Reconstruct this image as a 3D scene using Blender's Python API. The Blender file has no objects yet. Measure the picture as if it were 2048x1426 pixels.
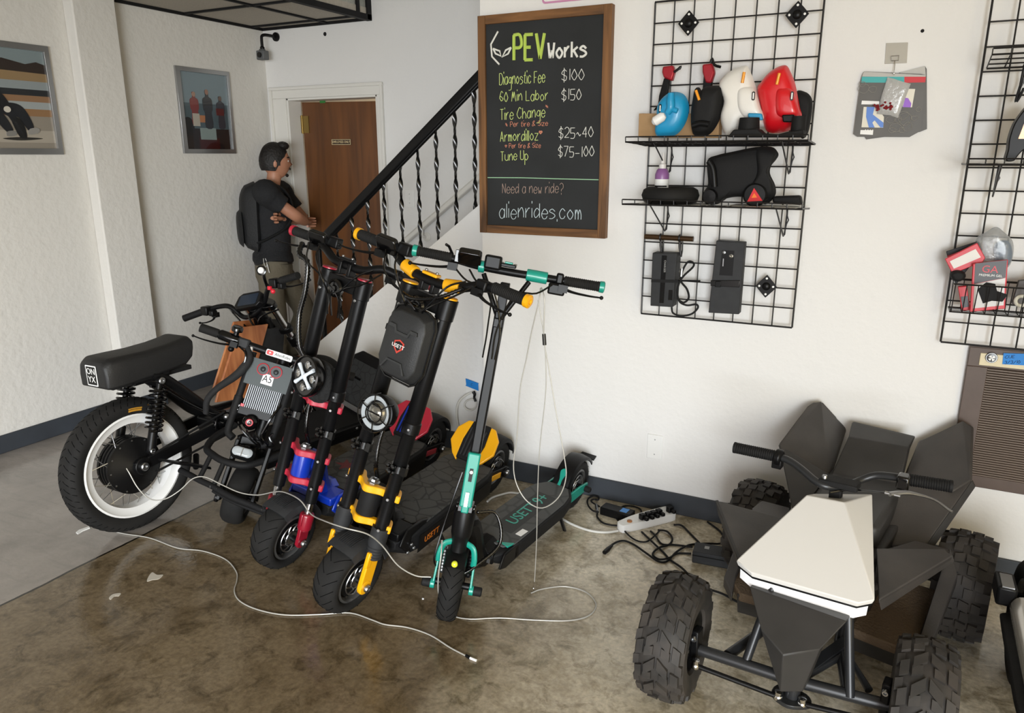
import bpy, bmesh, math, random
from mathutils import Vector, Matrix
random.seed(7)
SC = bpy.context.scene
COL = SC.collection
PI = math.pi
V = Vector

# ---------- camera, world, light, exposure ----------
cd = bpy.data.cameras.new('camera'); cam = bpy.data.objects.new('camera', cd); COL.objects.link(cam)
cd.sensor_fit = 'HORIZONTAL'; cd.sensor_width = 36.0; cd.lens = 26.224; cd.clip_start = 0.02
cam.matrix_world = Matrix(((0.891062, -0.117022, 0.438536, 0.926311), (0.453881, 0.230286, -0.860790, -3.082532), (-0.000257, 0.966061, 0.258313, 1.558437), (0, 0, 0, 1)))
SC.camera = cam
w = bpy.data.worlds.new('world'); SC.world = w; w.use_nodes = True
bgn = w.node_tree.nodes['Background']; bgn.inputs[0].default_value = (0.80, 0.90, 1.0, 1); bgn.inputs[1].default_value = 0.25
SC.view_settings.view_transform = 'Standard'; SC.view_settings.look = 'None'
SC.view_settings.gamma = 1.0; SC.view_settings.use_curve_mapping = False
SC.view_settings.exposure = 0.06
def area(name, loc, direction, sx, sy, power, col, spread=PI):
    l = bpy.data.lights.new(name, 'AREA'); l.shape = 'RECTANGLE'; l.size = sx; l.size_y = sy
    l.energy = power; l.color = col; l.spread = spread
    o = bpy.data.objects.new(name, l); COL.objects.link(o); o.location = loc
    o.rotation_euler = V(direction).to_track_quat('-Z', 'Y').to_euler()
    return o
# overcast sky seen through the open roll-up door behind the camera
area('sky_right', (4.0, -9, 2.2), (-.15, 1, -.1), 4, 4.2, 1450, (0.95, 1.0, 1.03))
area('sky_middle', (0.5, -9, 2.2), (0, 1, -.1), 3, 4.2, 165, (1.0, 0.92, 0.9))
area('warm_side_fill', (2.95, -3.2, 1.2), (-1, 0, -.05), 2.6, 2.0, 36, (1.0, 0.8, 0.42))  # added warm fill beside the unseen right wall
area('back_room_light', (-2.4, 2.6, 2.3), (0, 0, -1), 0.5, 0.5, 9, (1.0, 0.8, 0.55))

# ---------- materials ----------
def lin(c):
    if isinstance(c, str):
        c = [int(c[i:i + 2], 16) for i in (1, 3, 5)]
    return tuple(((x / 255) / 12.92 if x / 255 <= .04045 else ((x / 255 + .055) / 1.055) ** 2.4) for x in c) + (1,)
MATS = {}
def mat(name, col, rough=.5, metal=0., noise=None, bump=None, coat=0., emit=None, trans=0., spec=None, alpha=1.):
    """noise=(scale, colour2[, detail]); bump=(scale, distance[, detail])"""
    if name in MATS: return MATS[name]
    m = bpy.data.materials.new(name); m.use_nodes = True
    nt = m.node_tree; b = nt.nodes['Principled BSDF']; b.inputs['Base Color'].default_value = lin(col)
    b.inputs['Roughness'].default_value = rough; b.inputs['Metallic'].default_value = metal
    b.inputs['Coat Weight'].default_value = coat; b.inputs['Transmission Weight'].default_value = trans
    if spec is not None: b.inputs['Specular IOR Level'].default_value = spec
    b.inputs['Alpha'].default_value = alpha
    if emit: b.inputs['Emission Color'].default_value = lin(emit[0]); b.inputs['Emission Strength'].default_value = emit[1]
    tc = nt.nodes.new('ShaderNodeTexCoord')
    if noise:
        n = nt.nodes.new('ShaderNodeTexNoise'); n.inputs['Scale'].default_value = noise[0]; n.inputs['Detail'].default_value = noise[2] if len(noise) > 2 else 4
        nt.links.new(tc.outputs['Object'], n.inputs['Vector'])
        r = nt.nodes.new('ShaderNodeValToRGB'); r.color_ramp.elements[0].position = .35; r.color_ramp.elements[1].position = .68
        r.color_ramp.elements[0].color = lin(col); r.color_ramp.elements[1].color = lin(noise[1])
        nt.links.new(n.outputs[0], r.inputs[0]); nt.links.new(r.outputs[0], b.inputs['Base Color'])
    if bump:
        n = nt.nodes.new('ShaderNodeTexNoise'); n.inputs['Scale'].default_value = bump[0]; n.inputs['Detail'].default_value = bump[2] if len(bump) > 2 else 3
        nt.links.new(tc.outputs['Object'], n.inputs['Vector'])
        bp = nt.nodes.new('ShaderNodeBump'); bp.inputs['Strength'].default_value = 1; bp.inputs['Distance'].default_value = bump[1]
        nt.links.new(n.outputs[0], bp.inputs['Height']); nt.links.new(bp.outputs[0], b.inputs['Normal'])
    MATS[name] = m
    return m
def wood(name, c1, c2, scale, axis=2, rough=.45, stretch=12, coat=0., dist=4.):
    if name in MATS: return MATS[name]
    m = mat(name, c1, rough, coat=coat); nt = m.node_tree; b = nt.nodes['Principled BSDF']
    tc = nt.nodes.new('ShaderNodeTexCoord'); mp = nt.nodes.new('ShaderNodeMapping')
    s = [scale] * 3; s[axis] = scale / stretch; mp.inputs['Scale'].default_value = s
    n = nt.nodes.new('ShaderNodeTexNoise'); n.inputs['Scale'].default_value = 1; n.inputs['Detail'].default_value = 6; n.inputs['Distortion'].default_value = dist * .25
    r = nt.nodes.new('ShaderNodeValToRGB'); e = r.color_ramp.elements
    e[0].position = .3; e[0].color = lin(c1); e[1].position = .7; e[1].color = lin(c2)
    nt.links.new(tc.outputs['Object'], mp.inputs[0]); nt.links.new(mp.outputs[0], n.inputs['Vector'])
    nt.links.new(n.outputs[0], r.inputs[0]); nt.links.new(r.outputs[0], b.inputs['Base Color'])
    return m
BLK = mat('satin_black', '#0e0e0f', .4, spec=.22)
BLKM = mat('matte_black', '#131314', .7, spec=.3, bump=(300, .0006))
BLKG = mat('gloss_black', '#070708', .2, coat=.15)
RUB = mat('tyre_rubber', '#151515', .8, spec=.3, noise=(9, '#1e1d1c'))
GRY = mat('dark_grey_plastic', '#27282a', .6, spec=.35, noise=(30, '#2d2e30'))
CHR = mat('chrome', '#d8d8d8', .16, 1.)
STL = mat('brushed_steel', '#a9aaab', .35, 1.)
WHT = mat('white_paint_part', '#ececea', .4)
YEL = mat('yellow_anodised', '#f0ac0c', .38, coat=.2)
RED = mat('red_anodised', '#b3243a', .36, coat=.25)
BLU = mat('blue_gloss', '#0f33a6', .3, coat=.4)
TEAL = mat('teal_anodised', '#13917f', .38, coat=.2)
GLS = mat('lamp_glass', '#a9afb3', .1, coat=.8)
RIM = mat('rim_grey', '#5c5c5c', .35, .6)
GLD = mat('brass', '#b98a3c', .3, 1.)

# ---------- mesh builder ----------
def axm(origin, x, y, z):
    x, y, z = V(x), V(y), V(z)
    return Matrix(((x.x, y.x, z.x, origin[0]), (x.y, y.y, z.y, origin[1]), (x.z, y.z, z.z, origin[2]), (0, 0, 0, 1)))
def along(p, d, up=(0, 0, 1)):
    """matrix at p whose z axis runs along d"""
    z = V(d).normalized(); u = V(up)
    if abs(z.dot(u.normalized())) > .98: u = V((0, 1, 0))
    x = u.cross(z).normalized(); y = z.cross(x)
    return axm(p, x, y, z)
def smoothpath(pts, k=6, closed=False):
    P = [V(p) for p in pts]; n = len(P); out = []
    for i in range(n if closed else n - 1):
        if closed: a, b, c, d = P[(i - 1) % n], P[i], P[(i + 1) % n], P[(i + 2) % n]
        else: b, c = P[i], P[i + 1]; a = P[i - 1] if i else 2 * b - c; d = P[i + 2] if i + 2 < n else 2 * c - b
        for j in range(k):
            t = j / k
            out.append(.5 * ((2 * b) + (c - a) * t + (2 * a - 5 * b + 4 * c - d) * t * t + (3 * b - a - 3 * c + d) * t ** 3))
    if not closed: out.append(P[-1])
    return out
class MB:
    def __init__(s, M=None): s.v = []; s.f = []; s.M = M or Matrix()
    def add(s, vs, fs, M=None):
        n = len(s.v); T = s.M @ M if M else s.M
        s.v += [T @ V(v) for v in vs]; s.f += [tuple(i + n for i in f) for f in fs]; return s
    def box(s, c, size, M=None, taper=1.):
        x, y, z = [q / 2 for q in size]; vs = []
        for dz in (-1, 1):
            t = taper if dz > 0 else 1
            vs += [(c[0] + dx * x * t, c[1] + dy * y * t, c[2] + dz * z) for dx, dy in ((-1, -1), (1, -1), (1, 1), (-1, 1))]
        return s.add(vs, [(0, 3, 2, 1), (4, 5, 6, 7), (0, 1, 5, 4), (1, 2, 6, 5), (2, 3, 7, 6), (3, 0, 4, 7)], M)
    def box2(s, a, b): return s.box([(a[i] + b[i]) / 2 for i in range(3)], [abs(a[i] - b[i]) for i in range(3)])
    def beam(s, a, b, wx, wy, up=(0, 0, 1)):
        a, b = V(a), V(b); return s.box((0, 0, (b - a).length / 2), (wx, wy, (b - a).length), along(a, b - a, up))
    def lathe(s, prof, M=None, n=28, closed=False, a0=0., a1=2 * PI):
        full = abs(a1 - a0 - 2 * PI) < 1e-6; k = n if full else n + 1; m = len(prof); vs = []; fs = []
        for i in range(k):
            a = a0 + (a1 - a0) * i / n
            vs += [(r * math.cos(a), r * math.sin(a), h) for r, h in prof]
        for i in range(n):
            j = (i + 1) % k
            for q in range(m if closed else m - 1):
                r = (q + 1) % m; fs.append((i * m + q, j * m + q, j * m + r, i * m + r))
        if not closed and full:
            if prof[0][0] > 1e-6: fs.append(tuple(i * m for i in range(k))[::-1])
            if prof[-1][0] > 1e-6: fs.append(tuple(i * m + m - 1 for i in range(k)))
        if closed and not full: fs += [tuple(range(m)), tuple((k - 1) * m + q for q in range(m))[::-1]]
        return s.add(vs, fs, M)
    def cyl(s, p0, p1, r0, r1=None, n=16):
        p0, p1 = V(p0), V(p1); h = (p1 - p0).length
        return s.lathe([(r0, 0), (r0 if r1 is None else r1, h)], along(p0, p1 - p0), n)
    def tube(s, pts, r, n=8, closed=False, k=0, flat=1.):
        P = smoothpath(pts, k, closed) if k else [V(p) for p in pts]; m = len(P); vs = []; fs = []
        if not isinstance(r, (int, float)):
            R = [r[min(len(r) - 1, int(i * (len(r) - 1) / (m - 1)))] + (r[min(len(r) - 1, int(i * (len(r) - 1) / (m - 1)) + 1)] - r[min(len(r) - 1, int(i * (len(r) - 1) / (m - 1)))]) * ((i * (len(r) - 1) / (m - 1)) % 1) for i in range(m)]
        else: R = [r] * m
        u = None
        for i in range(m):
            if closed: t = P[(i + 1) % m] - P[i - 1]
            else: t = P[min(i + 1, m - 1)] - P[max(i - 1, 0)]
            if t.length < 1e-9: t = V((0, 0, 1))
            t.normalize()
            if u is None: u = t.cross(V((0, 0, 1)) if abs(t.z) < .9 else V((0, 1, 0))).normalized()
            else:
                u = u - t * u.dot(t)
                u = u.normalized() if u.length > 1e-6 else t.orthogonal().normalized()
            w_ = t.cross(u)
            vs += [P[i] + (u * math.cos(2 * PI * q / n) + w_ * math.sin(2 * PI * q / n) * flat) * R[i] for q in range(n)]
        for i in range(m if closed else m - 1):
            j = (i + 1) % m
            for q in range(n): fs.append((i * n + q, i * n + (q + 1) % n, j * n + (q + 1) % n, j * n + q))
        if not closed: fs += [tuple(range(n))[::-1], tuple((m - 1) * n + q for q in range(n))]
        return s.add(vs, fs)
    def prism(s, poly, z0, z1, M=None, inset=0., k=1.):
        n = len(poly); cx = sum(p[0] for p in poly) / n; cy = sum(p[1] for p in poly) / n
        vs = [(p[0], p[1], z0) for p in poly] + [(cx + (p[0] - cx) * k, cy + (p[1] - cy) * k, z1) for p in poly]
        return s.add(vs, [tuple(range(n))[::-1], tuple(range(n, 2 * n))] + [(i, (i + 1) % n, n + (i + 1) % n, n + i) for i in range(n)], M)
    def pillow(s, poly, z0, depth, M=None, rings=6, flat=.35, back=0., pw=2.2):
        """outline in local xy, doming to z0+depth (and to z0-back)"""
        n = len(poly); cx = sum(p[0] for p in poly) / n; cy = sum(p[1] for p in poly) / n; vs = []; fs = []
        def side(d, sgn):
            b0 = len(vs)
            for i in range(rings + 1):
                t = i / rings * (1 - flat); z = z0 + sgn * d * (1 - (1 - i / rings) ** pw) ** (1 / pw)
                for p in poly: vs.append((p[0] + (cx - p[0]) * t, p[1] + (cy - p[1]) * t, z))
            for i in range(rings):
                for q in range(n):
                    f = (b0 + i * n + q, b0 + i * n + (q + 1) % n, b0 + (i + 1) * n + (q + 1) % n, b0 + (i + 1) * n + q)
                    fs.append(f if sgn > 0 else f[::-1])
            c = tuple(b0 + rings * n + q for q in range(n)); fs.append(c if sgn > 0 else c[::-1])
        side(depth, 1); side(back, -1) if back else fs.append(tuple(range(n))[::-1])
        return s.add(vs, fs, M)
    def sph(s, c, r, n=16, M=None):
        r = (r, r, r) if isinstance(r, (int, float)) else r; m = n // 2; vs = [(c[0], c[1], c[2] - r[2])]; fs = []
        for i in range(1, m):
            a = -PI / 2 + PI * i / m
            vs += [(c[0] + r[0] * math.cos(a) * math.cos(2 * PI * q / n), c[1] + r[1] * math.cos(a) * math.sin(2 * PI * q / n), c[2] + r[2] * math.sin(a)) for q in range(n)]
        vs.append((c[0], c[1], c[2] + r[2])); L = len(vs) - 1
        for q in range(n):
            fs.append((0, 1 + (q + 1) % n, 1 + q)); fs.append((L, L - n + q, L - n + (q + 1) % n))
            for i in range(m - 2): fs.append((1 + i * n + q, 1 + i * n + (q + 1) % n, 1 + (i + 1) * n + (q + 1) % n, 1 + (i + 1) * n + q))
        return s.add(vs, fs, M)
    def torus(s, R, r, M=None, n=32, m=10, a0=0, a1=2 * PI):
        return s.lathe([(R + r * math.cos(2 * PI * q / m), r * math.sin(2 * PI * q / m)) for q in range(m)], M, n, True, a0, a1)
    def loft(s, rings, M=None, caps=True):
        n = len(rings[0]); vs = [p for r in rings for p in r]; fs = []
        for i in range(len(rings) - 1):
            for q in range(n): fs.append((i * n + q, i * n + (q + 1) % n, (i + 1) * n + (q + 1) % n, (i + 1) * n + q))
        if caps: fs += [tuple(range(n))[::-1], tuple((len(rings) - 1) * n + q for q in range(n))]
        return s.add(vs, fs, M)
    def bolt(s, p, d, r=.008, h=.006): return s.lathe([(r, 0), (r, h * .7), (r * .8, h), (r * .45, h), (r * .4, h * .5), (0, h * .5)], along(p, d), 12)
    def build(s, name, m, parent=None, bevel=0., seg=2, ang=38, sub=0):
        me = bpy.data.meshes.new(name); me.from_pydata([tuple(v) for v in s.v], [], s.f); me.validate()
        bm = bmesh.new(); bm.from_mesh(me); bmesh.ops.recalc_face_normals(bm, faces=bm.faces); bm.to_mesh(me); bm.free()
        me.polygons.foreach_set('use_smooth', [True] * len(me.polygons))
        try: me.set_sharp_from_angle(angle=math.radians(ang))
        except Exception: pass
        for q in (m if isinstance(m, (list, tuple)) else [m]): me.materials.append(q)
        o = bpy.data.objects.new(name, me); COL.objects.link(o)
        if parent: o.parent = parent
        if bevel:
            b = o.modifiers.new('bevel', 'BEVEL'); b.width = bevel; b.segments = seg; b.limit_method = 'ANGLE'; b.angle_limit = math.radians(30); b.harden_normals = False
        if sub: d = o.modifiers.new('sub', 'SUBSURF'); d.levels = sub; d.render_levels = sub
        return o
def tag(o, label, cat, group=None):
    o['label'] = label; o['category'] = cat
    if group: o['group'] = group
    return o
def thing(name, label, cat, M=None, group=None):
    o = bpy.data.objects.new(name, None); COL.objects.link(o); o.empty_display_size = .05
    if M is not None: o.matrix_world = M
    return tag(o, label, cat, group)
def struct(o): o['kind'] = 'structure'; return o
def text(name, body, size, M, m, parent=None, ext=.0006, align='CENTER', label=None, sx=1., spacing=1.):
    cu = bpy.data.curves.new(name, 'FONT'); cu.body = body; cu.size = size; cu.extrude = ext; cu.align_x = align; cu.align_y = 'CENTER'; cu.space_character = spacing; cu.resolution_u = 3
    t = bpy.data.objects.new('t', cu); COL.objects.link(t)
    me = bpy.data.meshes.new_from_object(t); COL.objects.unlink(t); bpy.data.objects.remove(t)
    me.transform(M @ Matrix.Diagonal((sx, 1, 1, 1))); me.materials.clear(); me.materials.append(m)
    o = bpy.data.objects.new(name, me); COL.objects.link(o)
    if parent: o.parent = parent
    if label: o['label'] = label
    return o
def blob(pts, n=40):
    """closed smooth outline through 2D points"""
    k = max(2, n // len(pts)); return [(p.x, p.y) for p in smoothpath([(a, b, 0) for a, b in pts], k, True)]
def circ(cx, cy, r, n=24): return [(cx + r * math.cos(2 * PI * i / n), cy + r * math.sin(2 * PI * i / n)) for i in range(n)]
def rrect(cx, cy, w_, h, r, k=4):
    out = []
    for sx, sy, a in ((1, 1, 0), (-1, 1, 90), (-1, -1, 180), (1, -1, 270)):
        for i in range(k + 1):
            t = math.radians(a + 90 * i / k); out.append((cx + sx * (w_ / 2 - r) + r * math.cos(t), cy + sy * (h / 2 - r) + r * math.sin(t)))
    return out
WALLM = lambda x, y, z: axm((x, y, z), (1, 0, 0), (0, 0, 1), (0, -1, 0))     # xy plane on a wall that faces -y

# ---------- setting ----------
def stucco(name, col, dist=.004):
    m = mat(name, col, .75, bump=(28, dist, 5)); return m
PLA = stucco('white_plaster', '#e6e5e3', .0025); PLB = stucco('white_plaster_left', '#d9d6d0', .004)
TRM = mat('white_gloss_trim', '#e2e0da', .4); BSB = mat('slate_baseboard', '#3a3f46', .55, noise=(6, '#33373d'))
def floor_mat():
    m = mat('stained_concrete', '#7c7260', .3); nt = m.node_tree; b = nt.nodes['Principled BSDF']; L = nt.links.new; N = nt.nodes.new
    tc = N('ShaderNodeTexCoord'); sp = N('ShaderNodeSeparateXYZ'); L(tc.outputs['Object'], sp.inputs[0])
    def noise(sc, det, dist=0., vec=None, rough=.6):
        n = N('ShaderNodeTexNoise'); n.inputs['Scale'].default_value = sc; n.inputs['Detail'].default_value = det; n.inputs['Distortion'].default_value = dist; n.inputs['Roughness'].default_value = rough
        L(vec or tc.outputs['Object'], n.inputs['Vector']); return n.outputs[0]
    def ramp(x, p0, c0, p1, c1, mid=None):
        r = N('ShaderNodeValToRGB'); e = r.color_ramp.elements; e[0].position = p0; e[0].color = lin(c0); e[1].position = p1; e[1].color = lin(c1)
        if mid: q = r.color_ramp.elements.new(mid[0]); q.color = lin(mid[1])
        L(x, r.inputs[0]); return r.outputs[0]
    def mix(f, a, c, mode='MIX'):
        x = N('ShaderNodeMix'); x.data_type = 'RGBA'; x.blend_type = mode
        (L(f, x.inputs[0]) if not isinstance(f, float) else setattr(x.inputs[0], 'default_value', f)); L(a, x.inputs[6])
        (L(c, x.inputs[7]) if not isinstance(c, str) else setattr(x.inputs[7], 'default_value', lin(c))); return x.outputs[2]
    base = ramp(noise(1.3, 8, .6), .3, '#cdc1a9', .7, '#eee5d0', (.5, '#e0d5be'))
    blot = ramp(noise(6, 9, .5, None, .68), .47, '#000000', .70, '#ffffff'); c = mix(blot, base, '#a39578')
    patch = ramp(noise(2.3, 6, 1.2), .52, '#000000', .72, '#a0a0a0'); c = mix(patch, c, '#ece3d2')
    mp = N('ShaderNodeMapping'); mp.inputs['Rotation'].default_value = (0, 0, .5); mp.inputs['Scale'].default_value = (3, 26, 1); L(tc.outputs['Object'], mp.inputs[0])
    strk = ramp(noise(1, 5, .3, mp.outputs[0]), .55, '#000000', .74, '#808080'); c = mix(strk, c, '#a3967c')
    spk = ramp(noise(11, 8, .6, None, .7), .50, '#000000', .64, '#d8d8d8'); c = mix(spk, c, '#82765b')
    fine = ramp(noise(60, 4), .3, '#d0d0d0', .7, '#ffffff'); c = mix(1., c, fine, 'MULTIPLY')
    g = ramp(noise(3.2, 8, .7), .3, '#827c76', .7, '#a39c95'); g2 = mix(strk, g, '#565452')
    mm = N('ShaderNodeMath'); mm.operation = 'LESS_THAN'; mm.inputs[1].default_value = -1.785; L(sp.outputs[0], mm.inputs[0]); c = mix(mm.outputs[0], c, g2)
    # saw-cut joint between the two pours
    wn = noise(5, 3); a = N('ShaderNodeMath'); a.operation = 'MULTIPLY_ADD'; a.inputs[1].default_value = .02; L(wn, a.inputs[0]); L(sp.outputs[0], a.inputs[2])
    d = N('ShaderNodeMath'); d.operation = 'COMPARE'; d.inputs[1].default_value = -1.775; d.inputs[2].default_value = .006; L(a.outputs[0], d.inputs[0]); c = mix(d.outputs[0], c, '#2f2b25')
    # painted light falloff mixed with bleached wear near the wall, brown stain farther out
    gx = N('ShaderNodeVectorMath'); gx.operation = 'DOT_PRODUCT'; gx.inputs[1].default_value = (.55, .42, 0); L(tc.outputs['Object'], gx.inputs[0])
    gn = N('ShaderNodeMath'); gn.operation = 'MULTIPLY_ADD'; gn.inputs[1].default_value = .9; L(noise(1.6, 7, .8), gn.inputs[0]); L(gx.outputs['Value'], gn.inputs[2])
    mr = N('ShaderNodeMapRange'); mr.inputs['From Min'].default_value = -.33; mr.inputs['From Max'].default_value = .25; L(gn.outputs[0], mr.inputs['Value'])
    wear_and_light = ramp(mr.outputs['Result'], 0., '#94897a', 1., '#ffffff'); bright = mix(1., c, wear_and_light, 'MULTIPLY')
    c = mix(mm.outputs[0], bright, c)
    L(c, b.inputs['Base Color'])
    rr = ramp(noise(4, 6, .5), .3, '#464646', .75, '#7a7a7a'); L(rr, b.inputs['Roughness'])
    bp = N('ShaderNodeBump'); bp.inputs['Distance'].default_value = .002; bp.inputs['Strength'].default_value = .5; L(noise(35, 5), bp.inputs['Height']); L(bp.outputs[0], b.inputs['Normal'])
    return m
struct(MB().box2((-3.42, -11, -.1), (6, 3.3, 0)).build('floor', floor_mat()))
# main wall and its end, stair stringer wall
struct(MB().box2((-.80, 0, 0), (3.4, .2, 3.3)).build('wall_right', PLA))
LX, LZ = -2.60, .075
struct(MB().prism([(LX, 0), (-.8, 0), (-.8, 1.432), (LX, LZ)], 0, .1, WALLM(0, .315, 0)).build('wall_stringer', PLA))
struct(MB().box2((-.8, .2, 0), (-.7, 1.234, 3.3)).build('wall_stairwell', PLA))
LW = MB(); LW.box2((-3.42, -6, 0), (-3.272, 3.3, 3.4)); struct(LW.build('wall_left', PLB))
struct(MB().box2((-3.272, -.25, 0), (-3.19, .015, 3.4)).build('wall_pilaster', PLB, bevel=.008))
bw = MB()
for a, b in (((-3.272, 1.234, 0), (-3.09, 1.36, 3.4)), ((-2.285, 1.234, 0), (-.8, 1.36, 3.4)), ((-3.09, 1.234, 1.965), (-2.285, 1.36, 3.4))): bw.box2(a, b)
struct(bw.build('wall_back', PLA))
struct(MB().box2((-3.272, 3.2, 0), (-.8, 3.3, 2.6)).build('wall_back_room', mat('cream_paint', '#e8d3a8', .7)))
struct(MB().box2((-3.272, 1.36, 2.5), (-.8, 3.3, 2.56)).build('ceiling_back_room', TRM))
struct(MB().box2((3.0, -6, 0), (3.1, 0, 3.4)).build('wall_far_right', PLA))
fwm = MB()
for a, b in (((-3.42, -5.1, 0), (-2.6, -5, 3.4)), ((-2.6, -5.1, 2.05), (3.2, -5, 3.4))): fwm.box2(a, b)  # unseen front wall; header set low to dim the upper wall opposite
struct(fwm.build('wall_front', PLA))
struct(MB().box2((-2.318, -6.1, 3.3), (3.4, 1.36, 3.4)).build('ceiling', mat('ceiling_white', '#d8d2c6', .8)))
# low tiled ceiling over the corner with its black bars and fascia
tile = mat('ceiling_tile', '#b6afa3', .9, noise=(90, '#aaa397'), bump=(220, .001))
struct(MB().box2((-3.272, -2.5, 2.445), (-2.318, 1.234, 2.50)).build('ceiling_low', tile))
fas = mat('fascia_panel', '#a9aaa2', .35, noise=(45, '#8d8f88'), bump=(60, .003))
struct(MB().box2((-2.36, -2.5, 2.44), (-2.322, 1.234, 3.3)).build('ceiling_fascia', fas))
gb = MB(); T = .011
for y in (1.12, .555, -.05, -.65, -1.26): gb.box2((-3.272, y - T, 2.434), (-2.318, y + T, 2.446))
gb.box2((-2.690, -2.5, 2.434), (-2.668, 1.234, 2.446)); gb.box2((-3.272, -2.5, 2.428), (-3.255, 1.234, 2.45)); gb.box2((-3.272, 1.217, 2.428), (-2.318, 1.234, 2.45))
gb.box2((-2.345, -2.5, 2.425), (-2.306, 1.234, 2.46)); gb.box2((-2.322, 1.19, 2.43), (-2.306, 1.234, 3.3))
for y in (1.10, .5, -.1, -.7): gb.box2((-2.322, y - .014, 2.44), (-2.308, y + .014, 3.3))
gb.box2((-2.322, -2.5, 2.75), (-2.308, 1.234, 2.79))
struct(gb.build('ceiling_grid', BLKM))
# baseboards
bb = lambda n, a, b: struct(MB().box2(a, b).build(n, BSB, bevel=.003))
bb('baseboard_right', (-.812, -.012, 0), (3.0, 0, .10)); bb('baseboard_return', (-.812, -.012, 0), (-.80, .215, .10)); bb('baseboard_stringer', (-2.55, .203, 0), (-.8, .215, .10))
bb('baseboard_left', (-3.272, -6, 0), (-3.26, -.25, .10)); bb('baseboard_pilaster', (-3.19, -.262, 0), (-3.178, .027, .10)); bb('baseboard_pilaster_side', (-3.26, -.262, 0), (-3.19, -.25, .10))
bb('baseboard_corner', (-3.272, .015, 0), (-3.26, 1.234, .10))
# stairs behind the stringer wall
st = MB(); n = 8
for i in range(n): st.box2((-2.5 + i * .245, .315, 0), (-2.5 + (i + 1) * .245 if i < n - 1 else -.8, 1.19, (i + 1) * .178))
struct(st.build('stairs', mat('grey_stair_tread', '#b9b6b0', .7), bevel=.006))
struct(MB().prism([(-2.5, 0), (-.8, 1.20), (-.8, 1.52), (-2.5, .30)], 0, .04, WALLM(0, 1.234, 0)).build('trim_1', TRM))
# door casing, jamb, door leaf
cs = MB()
cs.box2((-3.223, 1.216, 0), (-3.09, 1.234, 1.965)); cs.box2((-2.285, 1.216, 0), (-2.237, 1.234, 1.965)); cs.box2((-3.223, 1.216, 1.965), (-2.237, 1.234, 2.032))
cs.box2((-3.232, 1.20, 0), (-3.21, 1.216, 2.02)); cs.box2((-2.25, 1.20, 0), (-2.230, 1.216, 2.02)); cs.box2((-3.232, 1.20, 2.02), (-2.230, 1.216, 2.042))
cs.box2((-3.09, 1.222, 0), (-3.072, 1.355, 1.965)); cs.box2((-2.30, 1.222, 0), (-2.285, 1.355, 1.965)); cs.box2((-3.09, 1.222, 1.95), (-2.285, 1.355, 1.965))
struct(cs.build('trim_2', TRM, bevel=.003))
DM = Matrix.Translation((-3.062, 1.352, .01)) @ Matrix.Rotation(math.radians(13), 4, 'Z')
dr = bpy.data.objects.new('door_1', None); COL.objects.link(dr); dr.matrix_world = DM; struct(dr)
MB().box2((0, 0, 0), (.69, .042, 1.935)).build('door_leaf', wood('brown_door_wood', '#54300f', '#70431a', 16, 2, .42, 14), dr, bevel=.003)
for z in (1.03, 1.30):
    k = MB(); k.lathe([(.03, 0), (.03, .006), (.012, .01), (.012, .03), (.026, .042), (.03, .055), (.022, .066), (0, .068)], along((.635, 0, z), (0, -1, 0)), 20)
    k.build('door_knob' if z < 1.2 else 'deadbolt', GLD, dr)
for z in (1.72, .25):
    h = MB(); h.box2((-.03, -.012, z), (.05, 0, z + .12)); h.cyl((0, -.012, z - .005), (0, -.012, z + .125), .008)
    h.build('hinge', mat('aged_brass', '#8c7442', .4, .9), dr)
sg = MB().box((.30, -.003, 1.655), (.155, .006, .042)).build('sign_plate', mat('sign_dark', '#2a160a', .4), dr)
ol = MB()
for a, b in (((.225, 1.636), (.375, 1.639)), ((.225, 1.671), (.375, 1.674)), ((.225, 1.636), (.228, 1.674)), ((.372, 1.636), (.375, 1.674))): ol.box2((a[0], -.0075, a[1]), (b[0], -.006, b[1]))
CRM = mat('cream_letter', '#e6cfa0', .5)
ol.build('sign_border', CRM, sg); text('sign_lettering', 'EMPLOYEES ONLY', .024, WALLM(.30, -.0065, 1.655), CRM, sg, sx=.72)
tag(MB().box((-2.86, 1.345, 1.95), (.05, .003, .03)).build('green_tape', mat('green_tape_m', '#2f7a35', .6)), 'small piece of green tape above the brown door under the door frame', 'tape')
# railing
RY = .265
rl = thing('stair_railing', 'black iron stair railing with twisted balusters on the white stringer wall', 'railing', Matrix.Translation((-2.016, RY, 0)))
sl = (1.93 - 1.084) / 1.058
def rz(x): return 1.084 + (x + 2.016) * sl
def sz(x): return LZ + (x - LX) * (1.432 - LZ) / (-.8 - LX)
h = MB(); X0 = -2.016
h.beam((-.03, 0, rz(-2.046)), (1.27, 0, rz(-.746)), .042, .052); h.beam((-.03, 0, rz(-2.046) - .03), (1.27, 0, rz(-.746) - .03), .026, .02)
h.build('handrail', BLK, rl, bevel=.01)
xs = [-1.895 + i * .1135 for i in range(10)]
for x in xs:
    b = MB(); z0, z1 = sz(x) - .01, rz(x) - .02; m = 40; rings = []
    for i in range(m + 1):
        t = i / m; z = z0 + (z1 - z0) * t; a = (z * 2 * PI / .215) * .5 * 2; f = 0.0092
        rings.append([(x - X0 + f * 1.35 * math.cos(a + q * PI / 2) * (1 if q % 2 == 0 else .55), f * 1.35 * math.sin(a + q * PI / 2) * (1 if q % 2 == 0 else .55), z) for q in range(4)])
    b.loft(rings); b.build('baluster', BLKG, rl, ang=60)
nw = MB(); nw.box((-2.03 - X0, 0, (rz(-2.03) + sz(-2.03)) / 2 - .02), (.022, .022, rz(-2.03) - sz(-2.03))); nw.build('newel_post', BLK, rl, bevel=.004)
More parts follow.
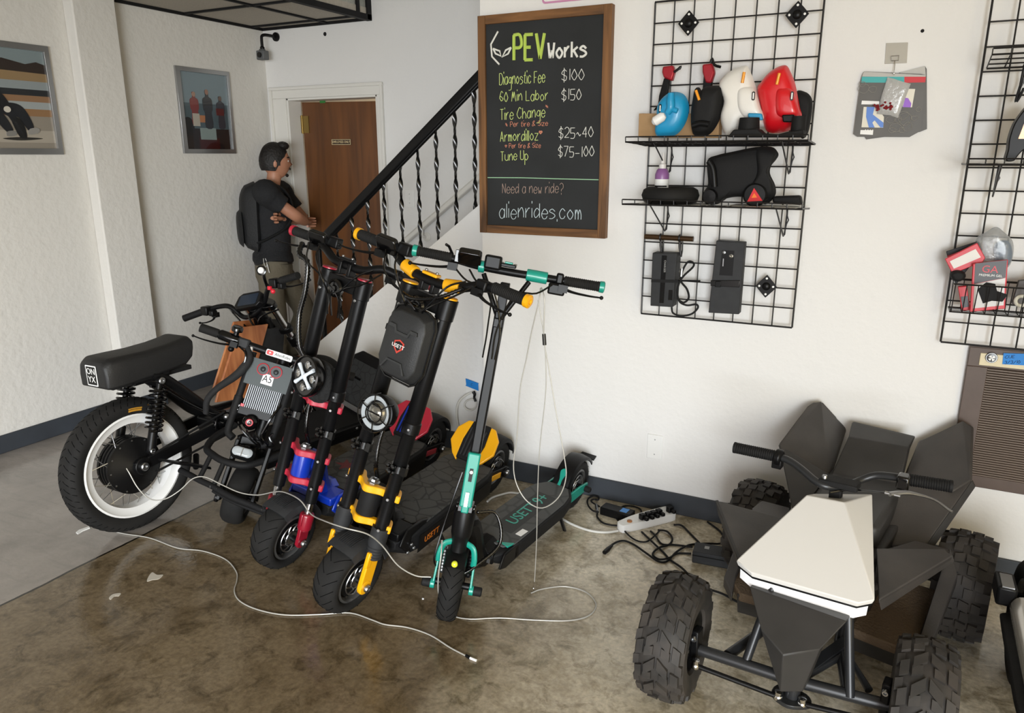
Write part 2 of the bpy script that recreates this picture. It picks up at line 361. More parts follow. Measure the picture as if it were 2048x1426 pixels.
# wall handrail on the back wall of the stairs
wr = thing('wall_handrail', 'white painted wooden handrail fixed on the wall behind the stairs', 'handrail', Matrix.Translation((-2.195, 1.195, .91)))
r_ = MB(); r_.beam((0, 0, 0), (1.395, 0, 1.02), .05, .034); r_.beam((0, .02, .03), (1.395, .02, 1.05), .02, .015); r_.build('rail', TRM, wr, bevel=.008)
for x in (.26, 1.1):
    q = MB(); z = x * .731; q.tube([(x, 0, z - .02), (x + .0, 0, z - .06), (x + .01, .03, z - .07)], .008, k=4); q.lathe([(.032, 0), (.032, .005), (.015, .01), (.008, .014)], along((x + .01, .039, z - .07), (0, -1, 0)), 20)
    q.build('rail_bracket', TRM, wr)
def cover(name, c, label, sw=True, w_=.072, hh=.116):
    t = thing(name, label, 'wall plate', Matrix.Translation(c))
    MB().box((0, -.003, 0), (w_, .006, hh)).build('plate', WHT, t, bevel=.002)
    if sw: MB().box((0, -.007, 0), (.012, .012, .024)).build('toggle', WHT, t, bevel=.001)
    for dz in ((-.03, .03) if sw else (-.035, .035)): MB().bolt((0, -.006, dz), (0, -1, 0), .003, .0015).build('screw', STL, t)
    return t
cover('light_switch', (-2.054, 1.234, 1.285), 'white light switch on the back wall above the stairs, right of the door')
cover('blank_wall_plate', (.077, 0, .302), 'white blank wall plate low on the bare wall left of the quad bike', False, .07, .114)
hm = MB().lathe([(.014, 0), (.012, .004), (0, .005)], along((-2.707, 1.234, 2.371), (0, -1, 0)), 7); tag(hm.build('wall_hole', BLKM), 'small black chip mark on the back wall under the low ceiling', 'mark')
hm = MB().lathe([(.006, 0), (.005, .002), (0, .003)], along((0.928, 0, 1.974), (0, -1, 0)), 10); tag(hm.build('wall_screw', BLKM), 'tiny black screw in the wall between the two wire grids', 'screw')
# security camera
sc = thing('security_camera', 'small grey security camera hanging on a black pipe arm in the room corner', 'camera', Matrix.Translation((-3.146, 1.234, 2.381)))
a = MB(); a.lathe([(.03, 0), (.03, .012), (.016, .016)], along((0, 0, 0), (0, -1, 0)), 20); a.tube([(0, 0, 0), (0, -.10, 0), (-.01, -.128, -.008), (-.012, -.134, -.03), (-.012, -.134, -.085)], .0105, k=4); a.sph((-.012, -.134, -.088), .016)
a.build('arm', BLK, sc, ang=50)
b = MB(); b.box((-.014, -.134, -.135), (.07, .055, .062)); b.box((-.014, -.134, -.10), (.04, .03, .014)); b.build('camera_body', mat('grey_camera', '#5d5f60', .5), sc, bevel=.007)
MB().lathe([(.018, 0), (.018, .008), (.012, .01), (0, .007)], along((-.014, -.162, -.135), (0, -1, 0)), 20).build('lens', BLKG, sc)

# ---------- framed photographs on the left wall ----------
def frame_thing(name, label, y0, y1, z0, z1, wdt):
    t = thing(name, label, 'picture', axm((-3.272, y0, z0), (0, 1, 0), (0, 0, 1), (1, 0, 0))); W, H = y1 - y0, z1 - z0
    f = MB()
    O4, I4 = [(0, 0), (W, 0), (W, H), (0, H)], [(wdt, wdt), (W - wdt, wdt), (W - wdt, H - wdt), (wdt, H - wdt)]
    f.add([(x, y, z) for P, z in ((O4, 0), (O4, .016), (I4, .024), (I4, 0)) for x, y in P], [(k * 4 + i, k * 4 + (i + 1) % 4, (k + 1) * 4 + (i + 1) % 4, (k + 1) * 4 + i) for k in range(3) for i in range(4)] + [(12 + i, 12 + (i + 1) % 4, (i + 1) % 4, i) for i in range(4)])
    f.build('frame', mat('silver_frame', '#a8a9aa', .32, .85), t, bevel=.0015)
    return t, W, H
t, W, H = frame_thing('framed_photo', 'framed photo of three riders on a podium, on the left wall near the corner', .434, .872, 1.582, 2.12, .028)
def pic(name, parent, W, H, layers, z=.008, backing='#6f8087'):
    p = MB().box2((.02, .02, 0), (W - .02, H - .02, z)).build(name, mat('print_' + backing[1:], backing, .25, coat=.6), parent)
    for i, (nm, c_, poly) in enumerate(layers):
        MB().prism([(.02 + u * (W - .04), .02 + v * (H - .04)) for u, v in poly], z, z + .0004 * (i + 1)).build(nm, mat('print_' + c_[1:], c_, .25, coat=.6), p)
    return p
def bx(a, b, c_, d): return [(a, b), (c_, b), (c_, d), (a, d)]
def man(x, y, s): return blob([(x - .5 * s, y), (x - .45 * s, y + 1.2 * s), (x - .62 * s, y + 1.5 * s), (x - .6 * s, y + 2.3 * s), (x - .2 * s, y + 2.55 * s), (x - .22 * s, y + 3 * s), (x + .22 * s, y + 3 * s), (x + .2 * s, y + 2.55 * s), (x + .6 * s, y + 2.3 * s), (x + .62 * s, y + 1.5 * s), (x + .45 * s, y + 1.2 * s), (x + .5 * s, y)], 36)
pic('photo_print', t, W, H, [('dark_ground', '#231b19', bx(0, 0, 1, .30)), ('red_ground', '#3c1411', bx(.30, .0, .72, .16)), ('far_building', '#47565c', bx(.02, .28, 1, .60)), ('podium_block', '#7d8b88', bx(.33, .14, .66, .29)), ('dark_tyre', '#17181a', circ(.1, .30, .12)), ('photo_box', '#a86f47', bx(.30, .36, .52, .45)),
    ('rider_left', '#76302d', man(.26, .33, .135)), ('left_trousers', '#a9a295', bx(.20, .31, .34, .47)), ('rider_middle', '#2a2b2e', man(.53, .30, .155)), ('middle_face', '#8f6a58', circ(.53, .75, .035)), ('rider_right', '#33333a', man(.80, .30, .135)), ('right_flag', '#55201f', bx(.70, .46, .86, .55)), ('left_face', '#9a7a68', circ(.26, .71, .032)), ('right_face', '#5b463c', circ(.80, .68, .032))])
t, W, H = frame_thing('framed_photo', 'framed photo of a helmeted rider leaning a small motorcycle, at the left edge', -1.00, -.375, 1.572, 2.135, .032)
pic('photo_print', t, W, H, [('track', '#8d8579', bx(0, 0, 1, .38)), ('track_light', '#a59d90', bx(.3, .08, 1, .2)), ('sand_band', '#8f6d4c', bx(0, .34, 1, .41)), ('lake_band', '#9aa0a0', bx(0, .41, 1, .49)), ('dirt_band', '#8b6a4e', bx(0, .48, 1, .55)), ('dark_banks', '#23262a', bx(0, .54, 1, .60)), ('water', '#8a9294', bx(0, .60, 1, .68)), ('dry_field', '#8d7554', bx(0, .68, 1, .79)), ('dark_trees', '#2c221d', [(0, .78), (1, .76), (1, .84), (.9, .87), (.8, .84), (.6, .88), (.4, .85), (.2, .89), (0, .86)]),
    ('bike_shadow', '#2a2825', blob([(.50, .115), (.65, .132), (.86, .122), (.66, .10)], 24)),
    ('front_wheel', '#141517', blob([(.655, .13), (.715, .13), (.70, .27), (.64, .33), (.60, .30)], 30)), ('left_fork', '#1b1d20', [(.56, .37), (.61, .38), (.69, .17), (.665, .16)]), ('right_leg', '#191c22', blob([(.50, .40), (.60, .46), (.72, .42), (.79, .24), (.74, .20), (.67, .32), (.58, .33)], 44)),
    ('left_leg', '#1a1d22', blob([(.36, .42), (.44, .36), (.50, .24), (.56, .17), (.60, .20), (.55, .33), (.46, .45)], 40)), ('shoe', '#8e8b86', blob([(.74, .16), (.83, .18), (.83, .225), (.75, .215)], 16)), ('shoe', '#7c7a76', blob([(.545, .14), (.62, .15), (.62, .19), (.55, .185)], 16)),
    ('torso', '#15171c', blob([(.33, .46), (.36, .58), (.44, .615), (.53, .56), (.60, .44), (.55, .36), (.44, .38)], 44)), ('left_arm', '#121419', blob([(.34, .58), (.40, .56), (.36, .44), (.30, .36), (.24, .34), (.22, .38), (.29, .45)], 36)), ('right_arm', '#121419', blob([(.50, .58), (.56, .53), (.62, .40), (.58, .37), (.52, .44)], 30)),
    ('helmet', '#d5d5d3', circ(.42, .635, .05, 20)), ('visor', '#17181b', blob([(.385, .61), (.455, .61), (.45, .645), (.39, .645)], 16)), ('helmet_stripe', '#17181b', [(.375, .66), (.395, .675), (.39, .62), (.375, .62)]), ('jersey_patch', '#2d4c63', blob([(.40, .43), (.48, .44), (.47, .38), (.41, .37)], 16)), ('number_plate', '#c7c2b6', circ(.575, .395, .03))], backing='#7b888b')

# ---------- chalkboard ----------
GLY = dict(zip('D i a g n o s t c F e 6 0 M L b r T C h P p & S z A m d l U u N w ? . $ 1 2 5 ~ 4 7 - E V W k 3 / ♥ *'.split(), [g.split(';') for g in (
 '03 09;09 39 57 55 33 03|07 03;09 0A|46 27 05 13 33 45;47 43|46 27 05 14 34 46;47 41 20 00|07 03;05 27 37 45 43|27 05 23 45 27|46 27 06 35 44 23 03|29 14 23 33;07 37|46 27 05 13 33 44|09 03;09 49;06 36|05 45 46 27 05 13 33 44|48 29 05 14 23 44 35 16 05|29 06 05 23 45 46 29|03 19;19 25;25 39;39 53|09 03;03 43|09 03;05 27 45 23 04|07 03;05 27 37|09 49;29 23|58 39 17 05 23 43 54|09 03;05 27 45 43|03 09;09 39 47 36 06|07 00;06 27 45 23 04|53 17 28 39 48 15 03 23 45|48 29 07 26 45 33 04|07 47;47 03;03 43|03 29;29 43;15 35|07 03;05 17 25 23;25 37 45 43|49 43;46 27 05 13 34 45|09 03|09 04 23 44 49|07 04 23 44 47;47 43|03 09;09 43;43 49|07 13;13 25;25 33;33 47|08 29 48 46 25 24;23 22|03 02|48 29 07 26 45 33 04;2A 22|19 13|08 29 48 46 03;03 43|49 09;09 06;06 36 45 33 03|05 16 25 34 45|39 05;05 45;39 33|09 49;49 13|05 45|09 03;09 49;06 36;03 43|09 23;23 49|09 13;13 26;26 33;33 49|09 03;05 47;16 43|08 29 48 36 26;36 45 33 04|49 03|06 15 24 35 46 37 26 17 06|27 23;05 45;07 43').split('|')]))
def chalk(body, p0, p1, cap, m, parent, r=.0016, y=-.0315, label=None, k=4, fl=.5):
    W = 0; lay = []
    for ch in body:
        if ch == ' ': W += 3.2; continue
        g = GLY[ch]; st = [[(int(q[0]), 10 if q[1] == 'A' else int(q[1])) for q in s_.split()] for s_ in g]
        w_ = max(p[0] for s_ in st for p in s_); lay.append((W, st)); W += w_ + 1.6
    W -= 1.6; u = V((p1[0] - p0[0], p1[1] - p0[1])); sx = u.length / W; s_ = cap / 6; an = u.y / u.x; mb = MB()
    for x0, st in lay:
        jz = random.uniform(-.06, .06) * cap
        for pts in st:
            P = [(p0[0] + (x0 + px) * sx, y, p0[1] + an * (x0 + px) * sx + (py - 3) * s_ + jz) for px, py in pts]
            mb.tube(P, r, 6, k=k if len(P) > 2 else 0)
    return mb.build('chalk_lettering', m, parent)
BM = thing('chalkboard', 'black chalkboard price list in a brown wooden frame on the white wall', 'chalkboard', None)
bd = MB().box2((-.79, -.022, 1.225), (-.182, -.001, 2.143)).build('board', mat('chalkboard_black', '#1f2122', .8, noise=(5, '#26282a')), BM)
FW = .036; fw_ = wood('rustic_frame', '#4a3018', '#8a5f36', 26, 2, .55); fwh = wood('rustic_frame_h', '#4a3018', '#8a5f36', 26, 0, .55)
for a, b, m in (((-.795, -.034, 1.22), (-.795 + FW, 0, 2.148), fw_), ((-.180 - FW, -.034, 1.22), (-.180, 0, 2.148), fw_), ((-.795 + FW, -.033, 1.22), (-.18 - FW, 0, 1.22 + FW), fwh), ((-.795 + FW, -.033, 2.148 - FW), (-.18 - FW, 0, 2.148), fwh)):
    MB().box2(a, b).build('frame_rail', m, BM, bevel=.002)
CG, CW, CO, CB, CP = mat('chalk_green', '#cfe08a', .9), mat('chalk_white', '#e6e6e0', .9), mat('chalk_salmon', '#d98f74', .9), mat('chalk_blue_white', '#cfdfe6', .9), mat('chalk_faded_pink', '#b39a8e', .9)
CY = mat('chalk_lime', '#b9d15e', .9)
for body, p, cap, m, r in (('Diagnostic Fee', [(-0.6941, 1.8646), (-0.4759, 1.8672)], .046, CG, .0014), ('60 Min Labor', [(-0.6928, 1.7948), (-0.4608, 1.7930)], .04, CG, .0014), ('Tire Change', [(-0.6907, 1.7186), (-0.4742, 1.7250)], .044, CG, .0014), ('Armordilloz', [(-0.6912, 1.6271), (-0.5051, 1.6282)], .043, CG, .0014), ('Tune Up', [(-0.6890, 1.5423), (-0.5534, 1.5469)], .04, CG, .0014),
    ('* Per tire & Size', [(-0.6656, 1.6883), (-0.4602, 1.6889)], .021, CO, .0010), ('♥ Per tire & Size', [(-0.6676, 1.5967), (-0.4927, 1.5979)], .02, CO, .0010), ('*', [(-0.4714, 1.7620), (-0.4588, 1.7616)], .018, CO, .0010), ('♥', [(-0.5005, 1.6519), (-0.4861, 1.6518)], .022, CO, .0022),
    ('$100', [(-0.3983, 1.8706), (-0.2984, 1.8696)], .043, CW, .0014), ('$150', [(-0.3969, 1.7923), (-0.3092, 1.7921)], .042, CW, .0014), ('$25~40', [(-0.4074, 1.6369), (-0.2516, 1.6386)], .042, CW, .0014), ('$75-100', [(-0.4084, 1.5590), (-0.2455, 1.5603)], .042, CW, .0014),
    ('Need a new ride?', [(-0.6811, 1.4024), (-0.3835, 1.4063)], .042, CP, .0010), ('alienrides.com', [(-0.6973, 1.2900), (-0.2968, 1.2997)], .062, CB, .0015), ('PEV', [(-0.6232, 1.9640), (-0.4801, 1.9609)], .100, CY, .0072), ('Works', [(-0.4615, 1.9632), (-0.2904, 1.9589)], .060, CW, .0050)):
    chalk(body, p[0], p[1], cap, m, BM, r, y=-.0225)
al = MB()
for P in ([(-0.6994, 2.0811), (-0.7345, 2.0315), (-0.7299, 1.9814), (-0.6936, 1.9473)], [(-0.7238, 2.0131), (-0.6917, 2.0017), (-0.6852, 1.9810), (-0.7116, 1.9920), (-0.7238, 2.0131)], [(-0.6361, 2.0126), (-0.6621, 2.0034), (-0.6795, 1.9766), (-0.6508, 1.9885), (-0.6361, 2.0126)]): al.tube([(x, -.0225, z) for x, z in P], .0042, 6)
al.build('chalk_alien_mark', CW, BM)
MB().tube([(x, -.0225, z) for x, z in [(-0.7569, 1.4682), (-0.5862, 1.4695), (-0.4228, 1.4671), (-0.2207, 1.4654)]], .0018, 5).build('chalk_line', mat('chalk_pale_green', '#a9d8b0', .9), BM)
ps = thing('wall_sign', 'white sign with a pink border just above the chalkboard, cut off by the top edge', 'sign')
pp = [(-0.4848, 2.1762), (-0.2793, 2.1729)]
MB().prism(rrect((pp[0][0] + pp[1][0]) / 2, pp[0][1] + .11, pp[1][0] - pp[0][0] + .03, .22, .012), 0, .004, WALLM(0, -.001, 0)).build('border', mat('pink_border', '#c98ab0', .5), ps)
MB().prism(rrect((pp[0][0] + pp[1][0]) / 2, pp[0][1] + .11, pp[1][0] - pp[0][0] + .016, .206, .01), .004, .005, WALLM(0, -.001, 0)).build('sign_face', WHT, ps)

# ---------- wire grids ----------
GX = mat('grid_black', '#131214', .4)
def wire_grid(x0, label, plates):
    t = thing('wire_grid', label, 'wire grid', Matrix.Translation((x0, -.05, .914)), 'black wire grid panels on the wall')
    g = MB()
    for i in range(9):
        r = .0036 if i in (0, 8) else .0027; g.cyl((i * .0762, .003, 0), (i * .0762, .003, 1.219), r, n=8)
    for j in range(17):
        r = .0036 if j in (0, 16) else .0027; g.cyl((0, -.002, j * .0762), (.6096, -.002, j * .0762), r, n=8)
    g.build('grid', GX, t)
    for c, z in plates:
        D = axm((c, 0, z), (1, 0, 0), (0, 0, 1), (0, -1, 0)); b = MB(D); b.prism(blob([(0, .044), (.005, .040), (.036, .005), (.036, -.005), (.005, -.040), (0, -.044), (-.005, -.040), (-.036, -.005), (-.036, .005), (-.005, .040)], 40), .006, .009)
        b.lathe([(.016, .009), (.013, .014), (.007, .017), (0, .0175)], None, 20); b.lathe([(.009, -.045), (.009, .006)], None, 14)
        o = b.build('wall_bracket', BLK, t)
        for dx, dz in ((0, .031), (0, -.031), (.026, 0), (-.026, 0)): MB().lathe([(.0042, 0), (.0042, .002), (0, .003)], along((c + dx, -.009, z + dz), (0, -1, 0)), 10).build('screw_head', WHT, o)
    return t
wire_grid(0., 'full black wire grid with two shelves on the wall right of the chalkboard', ((.136, 1.134), (.524, 1.134), (.501, .156)))
wire_grid(1.118, 'black wire grid at the right edge above the brown wall heater', ())
def wire_shelf(x0, z, wdt, dep, label, dz=.0, n=13):
    t = thing('wire_shelf', label, 'shelf', Matrix.Translation((x0, -.05, z)))
    s = MB(); y1 = -dep
    s.tube([(0, -.005, 0), (wdt, -.005, 0), (wdt, y1, dz), (0, y1, dz)], .0033, 6, closed=True)
    for f in (.33, .66): s.cyl((0, y1 * f, dz * f), (wdt, y1 * f, dz * f), .0026, n=6)
    s.cyl((0, y1, dz + .018), (wdt, y1, dz + .018), .0028, n=6)
    for i in range(n + 1):
        x = wdt * i / n; s.tube([(x, -.005, .002), (x, y1, dz + .002), (x, y1 - .002, dz + .018)], .0021, 5)
    s.build('shelf_wires', GX, t)
    for x in (wdt * .15, wdt * .86):
        b = MB(); b.tube([(x, -.21, dz * .8), (x + .008, -.012, -.105), (x + .01, .004, -.10), (x + .012, .004, -.02), (x + .012, -.008, 0)], .003, 6)
        b.tube([(x + .014, -.008, 0), (x + .014, .002, -.03), (x + .02, .0, -.045), (x + .014, .004, -.06), (x + .008, -.006, -.105)], .0025, 6)
        b.build('shelf_bracket', GX, t)
    return t
wire_shelf(-.014, 1.603, .642, .25, 'upper wire shelf of the left grid, holding the coloured leg pads', .010)
wire_shelf(-.018, 1.372, .648, .25, 'lower wire shelf of the left grid, holding a bottle and a black wheel shell', .012)
def sheet(z, poly, label):
    tag(MB().prism(poly, z, z + .0015).build('paper_sheet', mat('paper', '#d9d9d6', .7)), label, 'paper')
sheet(1.612, [(.03, -.29), (.18, -.295), (.24, -.20), (.20, -.12), (.04, -.11)], 'white paper sheet lying on the upper shelf under the blue pad')
sheet(1.612, [(.50, -.295), (.61, -.298), (.618, -.15), (.52, -.12)], 'white paper sheet on the right end of the upper shelf')
sheet(1.383, [(.02, -.29), (.26, -.297), (.29, -.18), (.25, -.08), (.03, -.09)], 'grey printed paper on the lower shelf under the black tyre')
sheet(1.383, [(.36, -.296), (.60, -.299), (.612, -.09), (.37, -.08)], 'grey printed paper on the lower shelf under the black wheel shell')

# ---------- things on the upper shelf ----------
def pad(name, outline, y, depth, m, label, cat='pad', back=.012):
    t = thing(name, label, cat)
    MB().pillow(blob(outline, 60), 0, depth, WALLM(0, y, 0), 6, .3, back, 2.4).build('shell', m, t); return t
ORG = mat('orange_reflector', '#f09a12', .35, coat=.4)
def badge(t, c, y, w_=.010, h=.030):
    o = MB().prism(rrect(c[0], c[1], w_, h, .004), 0, .004, WALLM(0, y, 0)).build('badge', BLKG, t)
    MB().prism(rrect(c[0], c[1], w_ * .45, h * .7, .001), .004, .0045, WALLM(0, y, 0)).build('badge_mark', WHT, o)
def strip(t, P, y, m=None, r=.0052):
    P = [V((x, y, z)) for x, z in P]; MB().tube(P, r, 10).build('reflector', m or ORG, t)
PBL = mat('pad_blue', '#1893c4', .4, coat=.2); PWH = mat('pad_white', '#e9e6e0', .35, coat=.2); PRD = mat('pad_red', '#d4141f', .3, coat=.3)
t = pad('leg_pad', [(0.0590, 1.7235), (0.0639, 1.7558), (0.0842, 1.7834), (0.1136, 1.7963), (0.1523, 1.7889), (0.1751, 1.7604), (0.1797, 1.7204), (0.1675, 1.6765), (0.1394, 1.6424), (0.1010, 1.6318), (0.0622, 1.6339), (0.0555, 1.6621), (0.0637, 1.6907)], -.15, .05, PBL, 'bright blue curved leg pad with a white roller on the upper shelf')
MB().tube([(x, -.208, z) for x, z in [(0.1244, 1.7878), (0.1238, 1.7602), (0.1252, 1.7363), (0.1134, 1.7166)]], [.012, .016, .016, .012], 10, k=4).build('rib', PBL, t)
MB().tube([(x, -.205, z) for x, z in [(0.1168, 1.7325), (0.1340, 1.7301), (0.1513, 1.7236)]], .010, 10).build('rib', PBL, t)
MB().tube([(x, -.225, z) for x, z in [(0.0642, 1.6822), (0.0727, 1.6873), (0.1012, 1.7040), (0.1104, 1.7087)]], [.008, .0175, .0175, .010], 14).build('roller', WHT, t); badge(t, [(0.0828, 1.7354)][0], -.195)
t = pad('leg_pad', [(0.1952, 1.7756), (0.1996, 1.8049), (0.2139, 1.8083), (0.2251, 1.7961), (0.2385, 1.8112), (0.2915, 1.8111), (0.3066, 1.7970), (0.3069, 1.7368), (0.2960, 1.6899), (0.2740, 1.6506), (0.2461, 1.6330), (0.2081, 1.6366), (0.1948, 1.6598), (0.1902, 1.7201)], -.15, .05, BLKM, 'black curved leg pad with an orange strip between the blue and white pads')
strip(t, [(0.2146, 1.7943), (0.2292, 1.7596)], -.202)
MB().tube([(x, -.2, z) for x, z in [(0.2091, 1.6706), (0.2377, 1.6781), (0.2709, 1.6735)]], .012, 10, k=4).build('rib', BLK, t)
t = pad('leg_pad', [(0.2820, 1.8161), (0.2970, 1.8453), (0.3314, 1.8678), (0.3703, 1.8781), (0.3827, 1.8699), (0.4067, 1.8232), (0.4368, 1.7419), (0.4576, 1.6796), (0.4464, 1.6642), (0.3985, 1.6690), (0.3602, 1.6459), (0.3332, 1.6264), (0.3109, 1.6506), (0.2952, 1.6987), (0.3041, 1.7576)], -.13, .055, PWH, 'tall white leg pad with an orange strip and light blue foot')
MB().pillow(blob([(0.3568, 1.7924), (0.3813, 1.8067), (0.4154, 1.7940), (0.4417, 1.7324), (0.4568, 1.6900), (0.4103, 1.6871), (0.3817, 1.6993), (0.3612, 1.7347)], 40), 0, .03, WALLM(0, -.165, 0), 5, .4, .01).build('raised_block', PWH, t)
strip(t, [(0.3807, 1.8502), (0.3766, 1.8136)], -.192); badge(t, [(0.4205, 1.7678)][0], -.198)
MB().prism([(0.4080, 1.7101), (0.4547, 1.7074), (0.4611, 1.6852), (0.4257, 1.6840), (0.4084, 1.6959)], 0, .02, WALLM(0, -.19, 0)).build('blue_foot', PBL, t, bevel=.004)
t = pad('leg_pad', [(0.4193, 1.7942), (0.4297, 1.8185), (0.4542, 1.8495), (0.4868, 1.8692), (0.5130, 1.8716), (0.5301, 1.8477), (0.5496, 1.8060), (0.5709, 1.7304), (0.5812, 1.6999), (0.5694, 1.6659), (0.5181, 1.6437), (0.4632, 1.6503), (0.4414, 1.7148)], -.13, .055, PRD, 'tall red leg pad with an orange strip at the right of the upper shelf')
MB().pillow(blob([(0.4906, 1.7874), (0.5161, 1.7976), (0.5470, 1.7853), (0.5763, 1.7099), (0.5634, 1.6877), (0.5182, 1.6886), (0.4953, 1.7119)], 40), 0, .03, WALLM(0, -.165, 0), 5, .4, .01).build('raised_block', PRD, t)
strip(t, [(0.5008, 1.8409), (0.4951, 1.8035)], -.192); badge(t, [(0.5504, 1.7634)][0], -.198)
MB().prism([(0.5236, 1.7008), (0.5646, 1.7017), (0.5670, 1.6755), (0.5296, 1.6763)], 0, .02, WALLM(0, -.19, 0)).build('black_foot', BLK, t, bevel=.004)
t = pad('leg_pad', [(0.5456, 1.7759), (0.5789, 1.7842), (0.6050, 1.7549), (0.6072, 1.6939), (0.5987, 1.6362), (0.5740, 1.6345)], -.075, .03, BLKM, 'black pad standing behind the red pad at the right end of the upper shelf')
t = thing('display_base', 'black display base with two round cups under the white and red pads', 'stand')
b = MB(); p = [(0.3532, 1.6271), (0.3732, 1.6522), (0.4552, 1.6548), (0.4719, 1.6392), (0.5257, 1.6346), (0.5552, 1.6418), (0.6064, 1.6486), (0.6088, 1.6242)]; b.prism(p, 0, .09, WALLM(0, -.18, 0)); b.build('base', BLKM, t, bevel=.004)
for q in ([(0.4176, 1.6432), (0.4137, 1.6930), (0.4515, 1.6922)], [(0.5840, 1.6371), (0.5786, 1.6949), (0.6042, 1.6943)]):
    R_ = q[2][0] - q[1][0]; MB().lathe([(R_ * .95, 0), (R_, .005), (R_ * .9, q[1][1] - q[0][1]), (R_ * .7, q[1][1] - q[0][1]), (R_ * .68, .006), (0, .006)], Matrix.Translation((q[0][0], -.225, q[0][1])), 24).build('cup', BLKM, t)
bxp = [(-0.0266, 1.7240), (0.2854, 1.7163), (0.2895, 1.6287), (-0.0257, 1.6335)]
tag(MB().prism(bxp, 0, .055, WALLM(0, -.058, 0)).build('cardboard_box', mat('cardboard', '#a8855c', .8, noise=(14, '#b08d64')), bevel=.002), 'brown cardboard box behind the blue and black pads on the upper shelf', 'box')
DRD = mat('dark_red_metal', '#a3202c', .35, .3)
for hd, brr, hook, lab in (([(0.0517, 1.8952), (0.0930, 1.8979), (0.0997, 1.8727), (0.0919, 1.8407), (0.0582, 1.8544), (0.0505, 1.8750)], [(0.0582, 1.8544), (0.0827, 1.8492), (0.0701, 1.7556), (0.0198, 1.7342), (0.0389, 1.7565), (0.0416, 1.7895)], [(0.0988, 1.8728), (0.1155, 1.8832), (0.1237, 1.8916), (0.1178, 1.8819)], 'red headed black folding arm hanging on the grid behind the blue pad'), ([(0.2042, 1.8954), (0.2416, 1.8974), (0.2530, 1.8655), (0.2423, 1.8264), (0.2212, 1.8293), (0.2069, 1.8676)], [(0.2108, 1.8595), (0.2462, 1.8302), (0.2355, 1.8028), (0.2102, 1.8038)], [(0.2354, 1.8977), (0.2406, 1.9131), (0.2504, 1.8911), (0.2749, 1.8820)], 'red headed black folding arm hanging on the grid behind the black pad')):
    t = thing('folding_arm', lab, 'bracket'); MB().prism(hd, 0, .03, WALLM(0, -.06, 0)).build('red_head', DRD, t, bevel=.006); MB().prism(brr, 0, .024, WALLM(0, -.06, 0)).build('arm_bar', BLK, t, bevel=.004)
    MB().tube([(x, -.09, z) for x, z in hook], .005, 8, k=3).build('hook', BLK, t)

# ---------- things on the lower shelf ----------
t = thing('squeeze_bottle', 'white and purple squeeze bottle standing at the left of the lower shelf', 'bottle', Matrix.Translation(([(0.0867, 1.4565)][0][0], -.14, 1.385)))
MB().lathe([(.024, 0), (.027, .004), (.027, .088), (.0275, .09)], None, 24).build('bottle_body', WHT, t)
MB().lathe([(.0275, .09), (.0275, .108), (.022, .124), (.016, .13)], None, 24).build('purple_shoulder', mat('purple_liquid', '#8a5c93', .35), t)
MB().lathe([(.014, .128), (.014, .146), (.009, .15), (.0045, .175), (.003, .19), (0, .19)], None, 18).build('nozzle_cap', mat('frosted_cap', '#d9d6d4', .4), t)
MB().lathe([(.0276, .06), (.0276, .066)], None, 24, a0=-2.6, a1=-.5).build('label_band', BLKM, t)
MB().torus(.008, .0018, axm((.004, -.027, .034), (1, 0, 0), (0, 0, 1), (0, -1, 0)), 16, 6).build('label_emblem', mat('plum_ink', '#6d1f35', .5), t)
tc_ = [(0.1344, 1.4108)][0]
t = thing('spare_tyre', 'small black rubber tyre lying flat at the left of the lower shelf', 'tyre', Matrix.Translation((tc_[0], -.18, 1.385)))
MB().lathe([(.048, .012), (.060, .002), (.085, .0), (.103, .010), (.110, .031), (.103, .052), (.085, .062), (.060, .060), (.048, .050)], None, 40, True).build('tyre', RUB, t, ang=60)
MB().lathe([(.098, .004), (.1015, .006), (.106, .016), (.1035, .014)], None, 40, True).build('tread_band', BLKG, t)
t = thing('wheel_shell', 'large black plastic unicycle shell with a red warning triangle on the lower shelf', 'shell', None)
MB().pillow(blob([(0.2607, 1.5436), (0.2965, 1.5650), (0.3549, 1.5780), (0.4328, 1.5933), (0.4894, 1.5940), (0.5112, 1.5775), (0.5153, 1.5595), (0.4958, 1.5311), (0.4923, 1.4999), (0.5139, 1.4583), (0.5171, 1.4216), (0.4861, 1.3890), (0.4371, 1.4091), (0.3833, 1.4143), (0.3353, 1.4040), (0.3092, 1.3842), (0.2645, 1.3857), (0.2551, 1.4268), (0.2696, 1.4599)], 80), 0, .035, WALLM(0, -.15, 0), 6, .35, .08, 2.6).build('shell', BLKM, t)
MB().pillow(blob([(0.4261, 1.4258), (0.4489, 1.4999), (0.4417, 1.5879), (0.4927, 1.5902), (0.5134, 1.5723), (0.4968, 1.5416), (0.4902, 1.5002), (0.5146, 1.4538), (0.5080, 1.4117)], 50), 0, .03, WALLM(0, -.17, 0), 5, .3).build('side_panel', BLKM, t)
MB().tube([(x, -.186, z) for x, z in [(0.2751, 1.5437), (0.2924, 1.5145), (0.3034, 1.4502)]], .012, 10, k=4).build('grab_bar', BLK, t)
for (c, rr) in (([(0.2888, 1.4152)][0], .028), ([(0.4532, 1.4245)][0], .043)):
    o = MB().lathe([(rr, 0), (rr, .02), (rr * .85, .026), (0, .027)], WALLM(c[0], -.178, c[1]), 32).build('round_cap', BLK, t)
    if rr > .04:
        w_ = MB().prism([(0.4290, 1.4005), (0.4496, 1.4494), (0.4827, 1.4050)], 0, .003, WALLM(0, -.2045, 0)).build('warning_triangle', mat('red_reflector', '#d3141c', .5), o)
        MB().prism([(0.4432, 1.4142), (0.4517, 1.4318), (0.4628, 1.4158)], .003, .0045, WALLM(0, -.2045, 0)).build('triangle_centre', mat('amber', '#f07a14', .5), w_)
